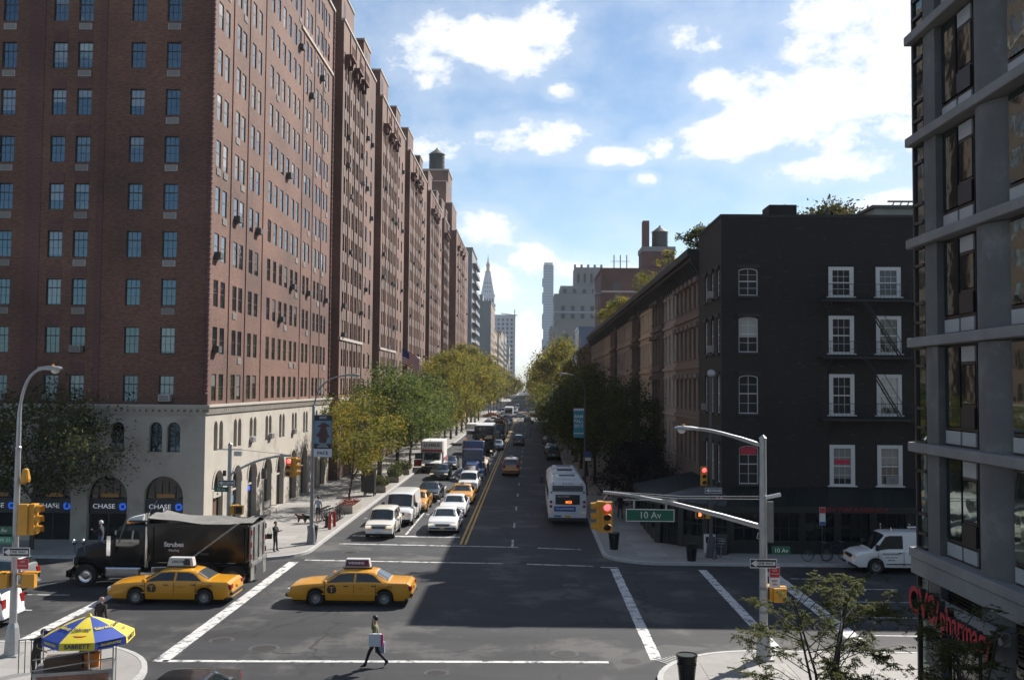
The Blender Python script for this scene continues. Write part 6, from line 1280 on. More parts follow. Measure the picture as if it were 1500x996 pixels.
for sg_ in (1, -1):
    for z in (1.62, 1.32): MB().lathe([(0, -.05), (.095, -.04), (.1, 0)], 14, 'x').build('tail_light', 'lamp_red', o, loc=(-6.01, sg_*1.12, z))
    MB().lathe([(0, -.05), (.06, -.04), (.065, 0)], 12, 'x').build('rear_lamp', 'lamp_amber', o, loc=(-6.01, sg_*1.12, .9)); MB().lathe([(0, -.05), (.05, -.04), (.055, 0)], 12, 'x').build('corner_lamp', 'trim_black', o, loc=(-6.01, sg_*1.1, 2.25))
    MB().box(-5.0, 5.6, sg_*1.27-.015, sg_*1.27+.015, 1.35, 2.35).build('side_window', 'car_glass', o); MB().bar((5.6, sg_*1.25, 2.3), (5.7, sg_*1.62, 2.2), .05).box(5.6, 5.8, sg_*1.62-.1, sg_*1.62+.1, 1.75, 2.25).build('mirror', 'trim_black', o)
for yy in (-.3, -.1, .1, .3, -.95, .95): MB().box(-6.03, -5.98, yy-.05, yy+.05, 2.80, 2.85).build('marker_lamp', 'lamp_red', o)
MB().box(-6.08, -5.9, -1.26, 1.26, .32, .56).build('rear_bumper', 'trim_black', o, bevel=.03); MB().box(-5.9, 5.9, -1.1, 1.1, .25, .4).build('underbody', 'under', o)
wheel_pair(o, -3.3, 1.28, .48, .3); wheel_pair(o, 3.4, 1.28, .48, .3)
# dark double-decker
o = thing('double_decker_bus', 'dark double-decker tour bus with huge windshield in the queue', 'bus', (-6.1, 138, 0), S__); MB().box(-5.6, 5.4, -1.27, 1.27, .4, 4.05).build('body', 'truck_black', o, bevel=.18, smooth=40); MB().box(-5.2, 5.1, -1.1, 1.1, 4.05, 4.12).build('roof', 'bus_white', o)
MB().box(5.38, 5.44, -1.12, 1.12, 2.35, 3.85).build('upper_windshield', 'car_glass', o); MB().box(5.38, 5.44, -1.12, 1.12, 1.1, 2.15).build('lower_windshield', 'car_glass', o)
for sg_ in (1, -1): MB().box(-5.2, 5.1, sg_*1.27-.012, sg_*1.27+.012, 2.6, 3.7).build('side_window', 'car_glass', o); MB().box(5.36, 5.46, sg_*1.0-.15, sg_*1.0+.15, .65, .85).build('headlight', 'lamp_lit', o); MB().box(5.3, 5.5, sg_*1.4-.1, sg_*1.4+.1, 2.3, 2.9).build('mirror', 'trim_black', o)
wheel_pair(o, 3.3, 1.27, .5); wheel_pair(o, -3.0, 1.27, .5)
# white box lorry deeper in the queue and pale van behind the trees
o = thing('white_lorry', 'white box lorry behind the double-decker near the kerb', 'truck', (-8.9, 160, 0), S__); MB().box(-4, 1.2, -1.2, 1.2, .9, 3.3).build('cargo_box', 'rental_white', o, bevel=.03); MB().prism([(1.25, .5), (3.0, .5), (3.0, 1.5), (2.7, 2.4), (1.25, 2.45)], -1.1, 1.1, 'y').build('cab', 'rental_white', o, bevel=.06)
MB().box(2.86, 2.93, -.95, .95, 1.55, 2.2).build('windshield', 'car_glass', o); MB().box(2.98, 3.05, -1.05, 1.05, .5, .75).build('bumper', 'trim_black', o); wheel_pair(o, 2.0, 1.1, .42); wheel_pair(o, -2.6, 1.1, .42, .4)
o = thing('white_bus', 'white bus front crossing light at the next avenue', 'bus', (-6.3, 300, 0), S__); MB().box(-5.5, 5.5, -1.27, 1.27, .4, 3.1).build('body', 'bus_white', o, bevel=.1); MB().box(5.48, 5.54, -1.1, 1.1, 1.3, 2.6).build('windshield', 'car_glass', o); MB().box(5.5, 5.6, -1.2, 1.2, .4, .7).build('bumper', 'trim_black', o); wheel_pair(o, 3.3, 1.27, .48); wheel_pair(o, -3.3, 1.27, .48)

# ================================================================== poles, signals, signs
mat('galv', (.34, .345, .35), .45, .55, var=.18, vs_=3); mat('pole_grey', (.20, .205, .21), .55, .4, var=.15, vs_=3); mat('pole_dark', (.06, .062, .065), .5, .4, var=.15); mat('signal_yellow', (.50, .235, .018), .5, var=.1); mat('signal_black', (.012, .012, .012), .5)
mat('red_on', (.5, .02, .02), .3, var=0, emit=(1, .05, .06), es=3.0); mat('lens_dark', (.02, .02, .018), .2, var=0); mat('hand_on', (.5, .05, .02), .3, var=0, emit=(1, .12, .04), es=2.5); mat('sign_green', (.004, .085, .05), .4, var=.05); mat('sign_red_', (.40, .02, .03), .45); mat('sign_pale', (.55, .55, .55), .5); mat('lamp_glass', (.55, .55, .52), .25, var=0); mat('sign_brown', (.07, .015, .02), .5)
def cobra(o, p, d, m_='galv'):
    """flat street-lamp head at the end of an arm, pointing along d"""
    d = Vector(d).normalized(); p = Vector(p); s = d.cross(Vector((0, 0, 1))); mb = MB(); n = 10
    for (t, w, h0, h1) in ((-.1, .05, -.03, .05), (.12, .10, -.05, .09), (.4, .17, -.06, .11), (.62, .16, -.05, .09), (.76, .07, -.03, .04)):
        for k in range(n): a = 2*math.pi*k/n; c = math.sin(a); mb.v.append(tuple(p+d*t+s*(w*math.cos(a))+Vector((0, 0, (h1 if c > 0 else -h0)*c))))
    for i in range(4):
        for k in range(n): a = i*n+k; b = i*n+(k+1) % n; mb.f.append((a, b, b+n, a+n))
    h = mb.build('lamp_head', m_, o, smooth=50); c = p+d*.5+Vector((0, 0, -.04)); MB().lathe([(.14, 0), (.13, -.07), (.08, -.12), (0, -.14)], 14, c=tuple(c)).build('lamp_glass', 'lamp_glass', h, smooth=60)
    MB().cyl(tuple(p+d*.42+Vector((0, 0, .09))), tuple(p+d*.42+Vector((0, 0, .16))), .035).build('photocell', 'lamp_amber', h)
def pole(name, label, x, y, h, r0=.12, r1=.08, m_='galv', base=True, z=.14):
    o = thing(name, label, 'pole', (x, y, z)); MB().tube([(0, 0, 0), (0, 0, .9), (0, 0, h)], [r0, r0*.97, r1], 10).build('shaft', m_, o, smooth=35)
    if base: MB().prism([(-.3, -.3), (.3, -.3), (.3, .3), (-.3, .3)], 0, .06).lathe([(.27, .06), (.24, .5), (.19, .95), (r0+.01, 1.1)], 8).build('base', m_, o)
    MB().lathe([(r1+.02, h-.02), (r1+.02, h+.03), (.02, h+.14)], 10).build('cap', m_, o); return o
def curve_pts(p0, p1, p2, n=8): p0, p1, p2 = map(Vector, (p0, p1, p2)); return [tuple(p0*(1-t)**2+p1*2*t*(1-t)+p2*t*t) for t in [i/n for i in range(n+1)]]
def signal(label, x, y, z, face, lit=None, body='signal_yellow'):
    """three-lens head, z at its middle; local front is -y"""
    o = thing('traffic_signal', label, 'traffic light', (x, y, z), {'-y': 0, '+x': R(90), '-x': R(-90), '+y': math.pi}[face], 'three-lens traffic lights'); MB().box(-.17, .17, -.06, .16, -.52, .52).build('housing', body, o, bevel=.02)
    for k, zz in enumerate((.34, 0, -.34)):
        MB().lathe([(0, -.075), (.12, -.07), (.125, -.05)], 16, 'y', (0, 0, zz)).build('lens', 'red_on' if (lit and k == 0) else 'lens_dark', o); v = MB(); n = 12
        for i in range(n+1):
            a = R(-35+250*i/n); v.v += [(.145*math.cos(a), -.06, zz+.145*math.sin(a)), (.145*math.cos(a), -.29+.03*abs(math.cos(a)), zz+.145*math.sin(a)-.02)]
        v.f = [(2*i, 2*i+1, 2*i+3, 2*i+2) for i in range(n)]; v.build('visor', body, o, smooth=60, fix=False)
    return o
def walk_signal(label, x, y, z, face, lit=False):
    o = thing('pedestrian_signal', label, 'signal', (x, y, z), {'-y': 0, '+x': R(90), '-x': R(-90), '+y': math.pi}[face], 'yellow pedestrian signal boxes'); MB().box(-.22, .22, -.1, .14, -.24, .24).build('housing', 'signal_yellow', o, bevel=.02); MB().box(-.18, .18, -.108, -.1, -.19, .19).build('screen', 'signal_black', o); MB().box(-.25, .25, -.25, .02, .24, .27).build('hood', 'signal_yellow', o)
    if lit:
        h = MB().box(-.07, .06, -.116, -.11, -.12, .03)
        for k in range(4): h.box(-.07+k*.034, -.045+k*.034, -.116, -.11, .03, .12-.015*abs(k-1.5))
        h.box(.06, .1, -.116, -.11, -.06, .0); h.build('hand_symbol', 'hand_on', o)
    return o
def board(name, label, x, y, z, w, h, m_, face='-y', words=None, tm='sign_pale', size=None, border=None, cat='sign', t=.02, bold=True, sx=1.0):
    o = thing(name, label, cat, (x, y, z), {'-y': 0, '+x': R(90), '-x': R(-90), '+y': math.pi}[face]); MB().box(-w/2, w/2, -t/2, t/2, -h/2, h/2).build('plate', m_, o)
    if border:
        for (a, b, c, d) in ((-w/2, w/2, h/2-.025, h/2), (-w/2, w/2, -h/2, -h/2+.025), (-w/2, -w/2+.025, -h/2+.025, h/2-.025), (w/2-.025, w/2, -h/2+.025, h/2-.025)): MB().box(a, b, -t/2-.006, -t/2-.001, c, d).build('border', border, o)
    if words: text(words, size or h*.7, tm, o, (0, -t/2-.004, 0), bold=bold, sx=sx)
    return o
def one_way(label, x, y, z, face='-y'):
    o = board('one_way_sign', label, x, y, z, .92, .31, 'signal_black', face, border='sign_pale')
    MB().prism([(-.42, 0), (-.24, .12), (-.24, .065), (.40, .065), (.40, -.065), (-.24, -.065), (-.24, -.12)], -.017, -.012, 'y').build('arrow', 'sign_pale', o); text('ONE WAY', .115, 'signal_black', o, (.06, -.02, 0), bold=True); return o
# near right corner: signal pole with two arms
p = pole('signal_pole', 'galvanised signal pole with lamp arm and long mast arm on the sunny corner', 8.05, 34.65, 7.5, .15, .115)
MB().tube(curve_pts((0, 0, 7.25), (-1.6, 0, 7.8), (-2.3, 0, 7.82)), [.075]*3+[.06]*6, 10).build('lamp_arm', 'galv', p, smooth=50); cobra(p, (-2.3, 0, 7.82), (-1, 0, .02))
MB().tube([(0, 0, 4.46), (-1.4, 0, 4.84), (-3.2, 0, 5.28), (-4.6, 0, 5.52), (-5.5, 0, 5.62)], [.1, .09, .075, .06, .05], 10).build('mast_arm', 'galv', p, smooth=50)
MB().tube([(0, 0, 5.52), (-2.8, .02, 5.50), (-5.3, .02, 5.64)], .012, 5).build('guy_wire', 'pole_grey', p); MB().tube([(0, .05, 5.42), (-3, .05, 5.42), (-5.1, .05, 5.6)], .012, 5).build('guy_wire', 'pole_grey', p)
MB().tube([(-5.45, 0, 5.6), (-5.38, 0, 5.5), (-5.48, 0, 5.42), (-5.45, 0, 5.32)], .02, 6).build('hook', 'galv', p)
MB().cyl((.05, -.16, 5.5), (.55, -.22, 5.62), .065).build('camera_unit', 'sign_pale', p); MB().tube([(-.16, 0, 4.3), (-.22, 0, 4.1), (-.08, 0, 4.05)], .02, 6).build('cable_loop', 'galv', p)
MB().box(.16, .36, .02, .10, 3.95, 5.35).build('sign_back', 'pole_grey', p)
for z in (1.6, 2.4, 3.2): MB().lathe([(.155, z-.05), (.157, z), (.155, z+.05)], 10).build('strap', 'pole_grey', p)
signal('red-lit yellow traffic light at the end of the long mast arm', 2.68, 34.55, 4.92, '-y', True); signal('yellow traffic light turned aside at the end of the long mast arm', 2.40, 34.75, 4.92, '-x')
s_ = board('street_sign', 'long green street name sign hanging from the mast arm', 4.15, 34.5, 5.0, 1.66, .42, 'sign_green', words='10 Av', size=.32, border='sign_pale', bold=False); MB().box(-.92, .92, -.02, .02, .50, .54).build('hanger_bar', 'galv', s_)
for x in (-.55, .55): MB().box(x-.03, x+.03, -.02, .02, .21, .50).build('hanger', 'galv', s_)
board('street_sign', 'short green street name sign on the signal pole above the one way sign', 8.62, 34.5, 3.85, .62, .26, 'sign_green', words='10 Av', size=.2, bold=False); one_way('black one way sign on the near right signal pole', 8.0, 34.42, 3.42)
o = board('parking_sign', 'red and white no standing sign on the near right signal pole', 8.38, 34.44, 2.95, .36, .70, 'sign_pale'); MB().box(-.17, .17, -.016, -.011, .0, .34).build('red_panel', 'sign_red_', o); text('NO', .1, 'sign_pale', o, (0, -.02, .24)); text('STANDING', .06, 'sign_pale', o, (0, -.02, .12)); text('8AM', .09, 'sign_red_', o, (0, -.02, -.12)); text('6PM', .09, 'sign_red_', o, (0, -.02, -.24))
walk_signal('yellow walk signal box on the near right signal pole', 8.62, 34.75, 2.3, '+y'); walk_signal('yellow walk signal box half behind the near right signal pole', 8.38, 34.95, 2.32, '-x')
# near left corner: lamp pole
p = pole('lamp_pole', 'slim curved lamp pole with signals at the edge of the near corner', -17.5, 33.9, 7.0, .13, .09); MB().tube([(0, 0, 6.9), (0, 0, 8.2)]+curve_pts((0, 0, 8.2), (.1, 0, 9.6), (.75, 0, 9.72), 8)[1:], [.085, .07]+[.05]*8, 10).build('lamp_arm', 'galv', p, smooth=50); cobra(p, (.7, 0, 9.72), (1, 0, .0))
for z in (4.95, 4.25): MB().bar((.05, 0, z), (.75, 0, z), .05).build('signal_bracket', 'signal_yellow', p)
for z in (2.75, 2.35): MB().bar((-.25, 0, z), (.75, 0, z), .05).build('signal_bracket', 'signal_yellow', p)
MB().lathe([(.14, 0), (.16, .1), (.1, .42), (.05, .46)], 12, c=(.28, 0, 5.85)).bar((.05, 0, 5.8), (.3, 0, 5.8), .04).build('siren', 'signal_yellow', p)
signal('yellow traffic light beside the near left lamp pole, inner one', -17.16, 33.8, 4.74, '+y'); signal('yellow traffic light beside the near left lamp pole, outer one', -16.86, 33.9, 4.74, '+x')
walk_signal('yellow walk signal box nearest the near left lamp pole', -17.75, 33.8, 2.68, '-x'); walk_signal('yellow walk signal box out from the near left lamp pole', -16.95, 33.85, 2.68, '+y')
one_way('black one way sign on the near left lamp pole', -17.35, 33.7, 3.65); board('street_sign', 'green street name sign on the near left lamp pole', -18.0, 33.85, 4.35, .8, .26, 'sign_green', words='10 Av', size=.2, bold=False); board('street_sign', 'small tilted green street sign below the first on the near left pole', -17.75, 33.7, 4.05, .5, .24, 'decal_green', words='W 23', size=.16, bold=False)
o = board('parking_sign', 'small red sign on the near left lamp pole', -17.12, 33.7, 3.25, .38, .34, 'sign_red_'); text('NO', .1, 'sign_pale', o, (0, -.015, .08)); text('STANDING', .06, 'sign_pale', o, (0, -.015, -.05))
# far left corner: mast arm pole and banner lamp pole
p = pole('signal_pole', 'signal pole with a rising mast arm at the sunny far corner', -16.45, 54.6, 5.9, .13, .10); MB().tube(curve_pts((0, 0, 4.25), (1.6, 0, 5.35), (3.4, 0, 5.35)), .065, 10).build('mast_arm', 'galv', p, smooth=50); MB().bar((-.75, 0, 5.65), (.65, 0, 5.65), .06).build('cross_bar', 'galv', p); MB().tube([(.5, 0, 5.65), (3.3, 0, 5.38)], .012, 5).build('guy_wire', 'pole_grey', p); MB().box(.25, .65, -.12, .12, 5.3, 5.55).build('control_box', 'galv', p); MB().box(-.35, -.2, -.08, .08, 4.2, 4.5).build('camera_unit', 'trim_black', p)
signal('red-lit traffic light on the rising mast arm at the sunny far corner', -13.15, 54.5, 4.86, '-y', True); signal('yellow traffic light turned aside on the rising mast arm', -12.82, 54.65, 4.86, '+x')
one_way('black one way sign at the sunny far corner', -16.55, 54.4, 3.98); board('street_sign', 'green street name sign at the sunny far corner', -16.85, 54.45, 3.62, .75, .26, 'sign_green', words='10 Av', size=.2, bold=False); walk_signal('yellow walk signal box at the sunny far corner, facing the avenue', -15.85, 54.5, 2.5, '-y'); walk_signal('yellow walk signal box at the sunny far corner, facing aside', -16.2, 54.6, 2.5, '+x')
p = pole('lamp_pole', 'grey lamp pole with an art banner on the sunny corner', -12.65, 58.1, 7.95, .12, .08, 'pole_grey'); MB().tube([(0, 0, 7.8), (.15, 0, 8.6)]+curve_pts((.15, 0, 8.6), (.5, 0, 9.7), (2.0, 0, 9.8))[1:], .045, 8).build('lamp_arm', 'pole_grey', p, smooth=50); cobra(p, (1.95, 0, 9.8), (1, 0, 0), 'pole_grey')
mat('banner_ink', (.012, .018, .024), .7); mat('banner_blue', (.10, .19, .27), .7, var=.35, vs_=2.5); mat('banner_pale', (.48, .52, .58), .7, var=.05); mat('banner_teal', (.03, .20, .27), .7, var=.1); mat('banner_rust', (.06, .02, .018), .7, var=.4, vs_=6)
b_ = thing('street_banner', 'tall banner with a dark figure on blue, hung from the grey lamp pole', 'banner', (-12.05, 58.0, 6.4)); MB().box(-.52, .52, -.01, .01, -1.22, 1.22).build('cloth', 'banner_ink', b_); MB().box(-.50, .50, -.016, -.011, -.45, .88).build('picture', 'banner_blue', b_); MB().box(-.52, .52, -.016, -.011, -1.22, -.75).build('foot_panel', 'banner_pale', b_)
MB().prism([(-.05, .75), (.1, .78), (.45, .55), (.18, .5), (.3, .1), (.42, -.05), (.25, -.1), (.2, -.4), (-.2, -.4), (-.22, -.08), (-.42, 0), (-.25, .2), (-.12, .52), (-.4, .5)], -.022, -.017, 'y').build('abstract_figure', 'banner_rust', b_)
text('NYC', .2, 'banner_pale', b_, (0, -.02, 1.05), bold=True, name='banner_heading'); text('LUCAS', .15, 'banner_pale', b_, (0, -.024, -.50)); text('SAMARAS', .15, 'banner_pale', b_, (0, -.024, -.62)); text('PACE', .27, 'banner_ink', b_, (0, -.024, -1.0), bold=True, name='banner_name')
MB().bar((-.62, 0, 1.2), (.5, 0, 1.2), .03).build('banner_rod', 'pole_grey', b_)
# far right corner pole and shaded side lamp pole
p = pole('lamp_pole', 'dark lamp pole with signals before the black building', 9.95, 55.1, 9.9, .11, .07, 'pole_dark'); MB().lathe([(0, -.12), (.16, -.1), (.24, .05), (.2, .2), (.08, .28), (0, .3)], 16, c=(0, -.15, 9.95)).build('lamp_head', 'galv', p, smooth=50)
signal('red-lit traffic light on the dark pole before the black building', 9.55, 54.95, 4.55, '-y', True); walk_signal('walk signal with a glowing red hand before the black building', 9.3, 54.9, 2.5, '-y', True); walk_signal('yellow walk signal box next to the glowing red hand', 9.72, 55.0, 2.5, '-x'); one_way('dark one way sign on the pole before the black building', 10.05, 54.9, 3.78); board('street_sign', 'brown street name sign on the pole before the black building', 10.38, 54.95, 3.36, .7, .25, 'sign_brown', words='10 Av', size=.19, bold=False)
p = pole('lamp_pole', 'slender lamp pole with a teal banner on the shady side', 4.75, 86, 8.9, .11, .07, 'pole_dark'); MB().tube([(0, 0, 8.7)]+curve_pts((0, 0, 8.9), (-.3, 0, 10.2), (-1.7, 0, 10.3)), .05, 8).build('lamp_arm', 'pole_dark', p, smooth=50); cobra(p, (-1.6, 0, 10.3), (-1, 0, .05), 'pole_grey')
b_ = thing('street_banner', 'teal banner on the lamp pole on the shady side', 'banner', (4.2, 85.95, 6.25)); MB().box(-.45, .45, -.01, .01, -1.25, 1.25).build('cloth', 'banner_teal', b_)
for k, s in enumerate(('BAM', 'FALL', '2012')): text(s, .38, 'banner_pale', b_, (0, -.015, .55-k*.4), bold=True)
MB().box(-.44, .44, -.016, -.011, -.92, -.84).build('banner_line', 'banner_pale', b_); MB().box(-.45, .45, -.016, -.011, 1.06, 1.25).build('banner_head', 'banner_pale', b_)
o = thing('bus_stop_sign', 'round blue bus stop sign on the lamp pole behind the bus', 'sign', (4.95, 85.8, 3.6)); MB().lathe([(.22, -.01), (.22, .01)], 20, 'y').build('disc', 'decal_blue', o); MB().box(-.2, .3, -.01, .01, -.55, -.28).build('route_plate', 'sign_pale', o)
# parking sign on its own post
p = pole('sign_post', 'thin post with a parking sign before the restaurant', 15.75, 54.2, 2.75, .03, .03, 'pole_dark', base=False); o = board('parking_sign', 'red and white parking sign on the thin post before the restaurant', 15.75, 54.15, 2.55, .32, .95, 'sign_pale', words=None); MB().box(-.15, .15, -.016, -.011, .15, .45).build('red_panel', 'sign_red_', o); MB().box(-.15, .15, -.016, -.011, -.46, -.3).build('blue_panel', 'decal_blue', o)

# ================================================================== street furniture
mat('basket_green', (.008, .014, .012), .5, .3); mat('planter_stone', (.26, .235, .20), .85, var=.15, bump=.1); mat('flower_red', (.30, .045, .03), .8, var=.3); mat('wood_bench', (.42, .40, .36), .7, var=.1); mat('soil', (.03, .022, .016), .95); mat('post_red', (.36, .015, .015), .45); mat('bike_dark', (.02, .02, .022), .4, .3); mat('bike_blue', (.03, .05, .09), .4, .3); mat('bag_black', (.01, .01, .01), .5)
def basket(label, x, y):
    o = thing('litter_basket', label, 'litter bin', (x, y, .15), 0, 'wire litter baskets'); MB().lathe([(.20, .03), (.29, .88)], 20).build('liner', 'bag_black', o, smooth=60); sl = MB()
    for k in range(20): a = 2*math.pi*k/20; sl.bar((.22*math.cos(a), .22*math.sin(a), 0), (.315*math.cos(a), .315*math.sin(a), .9), .03, .012)
    s = sl.build('bars', 'basket_green', o); s['kind'] = 'stuff'
    for (z, r_) in ((.02, .225), (.62, .292), (.9, .325)): MB().lathe([(r_, z-.03), (r_+.015, z), (r_, z+.03), (r_-.012, z)], 20).build('hoop', 'basket_green', o)
    return o
basket('wire litter basket by the kerb on the shady corner', 4.85, 57.4); basket('wire litter basket beside the dark pole and bicycle', 8.7, 53.9); basket('litter basket at the bottom edge on the sunny near corner', 4.95, 31.6); basket('litter basket at the foot of the banner lamp pole', -12.75, 58.9)
def bike(label, x, y, rz, m_='bike_dark', grp='parked bicycles'):
    o = thing('bicycle', label, 'bicycle', (x, y, .15), rz, grp)
    for xx in (-.52, .52):
        w_ = MB(); n = 24; w_.tube([(xx+.33*math.cos(2*math.pi*k/n), 0, .34+.33*math.sin(2*math.pi*k/n)) for k in range(n+1)], .019, 6); wo_ = w_.build('wheel', 'tyre', o); s_ = MB()
        for k in range(8): a = math.pi*k/8; s_.bar((xx-.32*math.cos(a), 0, .34-.32*math.sin(a)), (xx+.32*math.cos(a), 0, .34+.32*math.sin(a)), .006)
        s_.build('spokes', 'hub_steel', wo_)
    MB().tube([(-.52, 0, .34), (-.15, 0, .32)], .014, 6).tube([(-.15, 0, .32), (-.26, 0, .88)], .016, 6).tube([(-.15, 0, .32), (.34, 0, .78)], .017, 6).tube([(-.24, 0, .76), (.32, 0, .84)], .016, 6).tube([(-.52, 0, .34), (-.23, 0, .74)], .011, 6).tube([(.52, 0, .34), (.31, 0, .98)], .014, 6).build('frame', m_, o)
    MB().tube([(.38, -.27, 1.0), (.31, -.1, 1.02), (.31, .1, 1.02), (.38, .27, 1.0)], .013, 6).build('handlebar', 'hub_steel', o); MB().prism([(-.42, 0), (-.38, .07), (-.12, .025), (-.12, -.025), (-.38, -.07)], .89, .95).build('saddle', 'bag_black', o); MB().lathe([(.09, -.01), (.09, .01)], 12, 'y', (-.15, .03, .32)).build('chain_ring', 'hub_steel', o); return o
bike('bicycle leaning on the dark pole beside the litter basket', 10.25, 54.7, R(60), 'bike_blue'); bike('dark bicycle locked to the parking sign post, nearer its front', 15.45, 54.1, R(4)); bike('second bicycle at the parking sign post beside the work van', 16.5, 54.45, R(12), 'bike_blue')
for k in range(4): bike(['first bicycle in the rack next to the red posts', 'second bicycle in the rack by the flower planter', 'third bicycle in the rack by the flower planter', 'bicycle nearest the flower planter in the rack'][k], -13.7+.06*k, 67.0+.55*k, R(8+5*k), ['bike_dark', 'bike_blue'][k % 2])
o = thing('bike_rack', 'dark metal bicycle rack by the flower planter', 'bike rack', (-13.0, 67.0, .15))
for k in range(3): MB().tube([(0, k*.75, 0), (0, k*.75, .7), (.0, k*.75+.1, .85), (0, k*.75+.4, .85), (0, k*.75+.5, .7), (0, k*.75+.5, 0)], .03, 8).build('hoop', 'bike_dark', o)
for k, (x, y) in enumerate(((-12.75, 63.9), (-12.72, 65.3))): o = thing('bollard', ['red round post at the kerb, the nearer one', 'red round post at the kerb, the farther one'][k], 'bollard', (x, y, .15), 0, 'red kerb posts'); MB().cyl((0, 0, 0), (0, 0, .92), .1, .1).build('shaft', 'post_red', o, smooth=40); MB().lathe([(.1, .92), (.08, .98), (0, 1.0)], 12).build('cap', 'post_red', o)
o = thing('hydrant', 'stubby dark hydrant behind the red posts', 'hydrant', (-13.1, 64.8, .15)); MB().lathe([(.2, 0), (.2, .08), (.13, .1), (.13, .6), (.17, .62), (.15, .74), (.05, .82)], 14).build('barrel', 'bag_black', o); MB().cyl((-.22, 0, .45), (.22, 0, .45), .06).build('outlets', 'bag_black', o)
def planter(label, x, y, w, d, h, plants, m_='flower_red', n=700, leaf=.10):
    o = thing('planter', label, 'planter', (x, y, .15)); MB().box(-w/2, w/2, -d/2, d/2, 0, h).build('trough', 'planter_stone', o, bevel=.03); MB().box(-w/2+.06, w/2-.06, -d/2+.06, d/2-.06, h-.05, h+.02).build('soil', 'soil', o); r = np.random.default_rng(int(y)); cen = np.stack([r.uniform(-w/2, w/2, n), r.uniform(-d/2, d/2, n), h+r.uniform(0, plants, n)*r.uniform(.3, 1, n)], 1); f = put(leaf_mesh('flowers', cen, leaf, m_, seed=int(y)), 'flowers', o); f['kind'] = 'stuff'; return o
planter('stone planter of red flowers round the small yellow tree', -13.3, 73.6, 1.25, 3.8, .5, .35); planter('stone planter with leafy shrubs behind the phone kiosk', -12.95, 87.6, 1.2, 3.4, .5, .9, 'leaf_olive', 900, .18); planter('stone planter with tall plants by the thick trunk', -13.0, 96.5, 1.2, 3.2, .5, 1.6, 'leaf_dark', 1100, .2); planter('farther kerbside planter beside the box truck', -13.0, 104.5, 1.2, 3.0, .5, 1.0, 'leaf_olive', 700, .2)
o = thing('phone_kiosk', 'black phone kiosk at the kerb of the sunny pavement', 'kiosk', (-13.35, 83.6, .15)); MB().box(-.45, .45, -.5, .5, .25, 2.15).build('cabinet', 'bike_dark', o, bevel=.04); MB().box(-.52, .52, -.56, .56, 2.15, 2.28).build('roof', 'bike_dark', o)
for (a, b) in ((-.4, -.42), (.4, -.42), (-.4, .42), (.4, .42)): MB().box(a-.05, a+.05, b-.05, b+.05, 0, .25).build('leg', 'bike_dark', o)
o = thing('bench', 'pale wooden bench against the stone wall of the corner block', 'bench', (-18.35, 70.4, .15), R(90))
for k in range(4): MB().box(-.85, .85, -.35+k*.12, -.26+k*.12, .43, .47).build('seat_slat', 'wood_bench', o)
for k in range(4): MB().box(-.85, .85, .14, .17, .55+k*.12, .64+k*.12).build('back_slat', 'wood_bench', o)
for x in (-.8, .8): MB().box(x-.03, x+.03, -.34, -.28, 0, .43).build('leg', 'wood_bench', o); MB().box(x-.03, x+.03, .12, .18, 0, 1.05).build('leg', 'wood_bench', o); MB().box(x-.03, x+.03, -.34, .14, .60, .64).build('armrest', 'wood_bench', o)
o = thing('sandwich_board', 'black folding chalkboard at the restaurant corner', 'sign board', (10.75, 56.0, .15), R(-20))
for sg_ in (1, -1): MB().hexa([(-.3, sg_*.28-.02, 0), (.3, sg_*.28-.02, 0), (.3, sg_*.28+.02, 0), (-.3, sg_*.28+.02, 0)], [(-.3, sg_*.03-.02, 1.1), (.3, sg_*.03-.02, 1.1), (.3, sg_*.03+.02, 1.1), (-.3, sg_*.03+.02, 1.1)]).build('panel', 'trim_black', o)
for k, z in enumerate((.75, .6, .45)): MB().box(-.2, .2-.08*k, -.2+z*.0, -.19, z, z+.03).build('chalk_line', 'sign_pale', o)
o = thing('news_box', 'stack of white flyer boxes at the restaurant corner', 'news box', (10.15, 56.6, .15)); MB().box(-.3, .3, -.22, .22, 0, 1.0).build('cabinet', 'sign_pale', o, bevel=.02); MB().box(-.25, .25, -.235, -.22, .55, .9).build('window', 'car_glass', o)
# flags
mat('flag_red', (.40, .02, .035), .8); mat('flag_white', (.6, .58, .55), .8); mat('flag_blue', (.02, .035, .14), .8)
def flag(label, loc, w, h, rz, polev, wave=.08, hang=0.):
    """striped flag with blue canton; starts at the pole, waves along local x"""
    o = thing('flag', label, 'flag', loc, rz); MB().bar((0, 0, -polev), (0, 0, h*.55), .02 if w < 1 else .05).build('staff', 'sign_pale', o); n = 10
    def strip(z0, z1, x0, x1, m_, nm, e=0):
        mb = MB(); k = max(2, int(n*(x1-x0)/w))
        for i in range(k+1): x = x0+(x1-x0)*i/k; yy = wave*math.sin(x/w*7)*x/w; d = -hang*(x/w)**1.3; mb.v += [(x*(1-.25*hang/max(w, .01)), yy-e, z0+d), (x*(1-.25*hang/max(w, .01)), yy-e, z1+d), (x*(1-.25*hang/max(w, .01)), yy+.004+e, z0+d), (x*(1-.25*hang/max(w, .01)), yy+.004+e, z1+d)]
        mb.f = [q for i in range(k) for q in ((4*i, 4*i+4, 4*i+5, 4*i+1), (4*i+2, 4*i+6, 4*i+7, 4*i+3))]; mb.build(nm, m_, o, fix=False)
    for s in range(13): strip(h*(-.5+s/13), h*(-.5+(s+1)/13), 0, w, 'flag_red' if s % 2 == 0 else 'flag_white', 'stripe')
    strip(h*(-.5+6/13), h*.5, 0, w*.42, 'flag_blue', 'canton', .004); return o
fl = flag('large striped flag hanging over the trees from the brick terrace', (-16.0, 124, 13.0), 2.4, 1.8, R(10), 2.0, .25, 1.2)
MB().bar((-1.6, 0, -2.4), (0, 0, .9), .06).build('bracket_pole', 'sign_pale', fl)
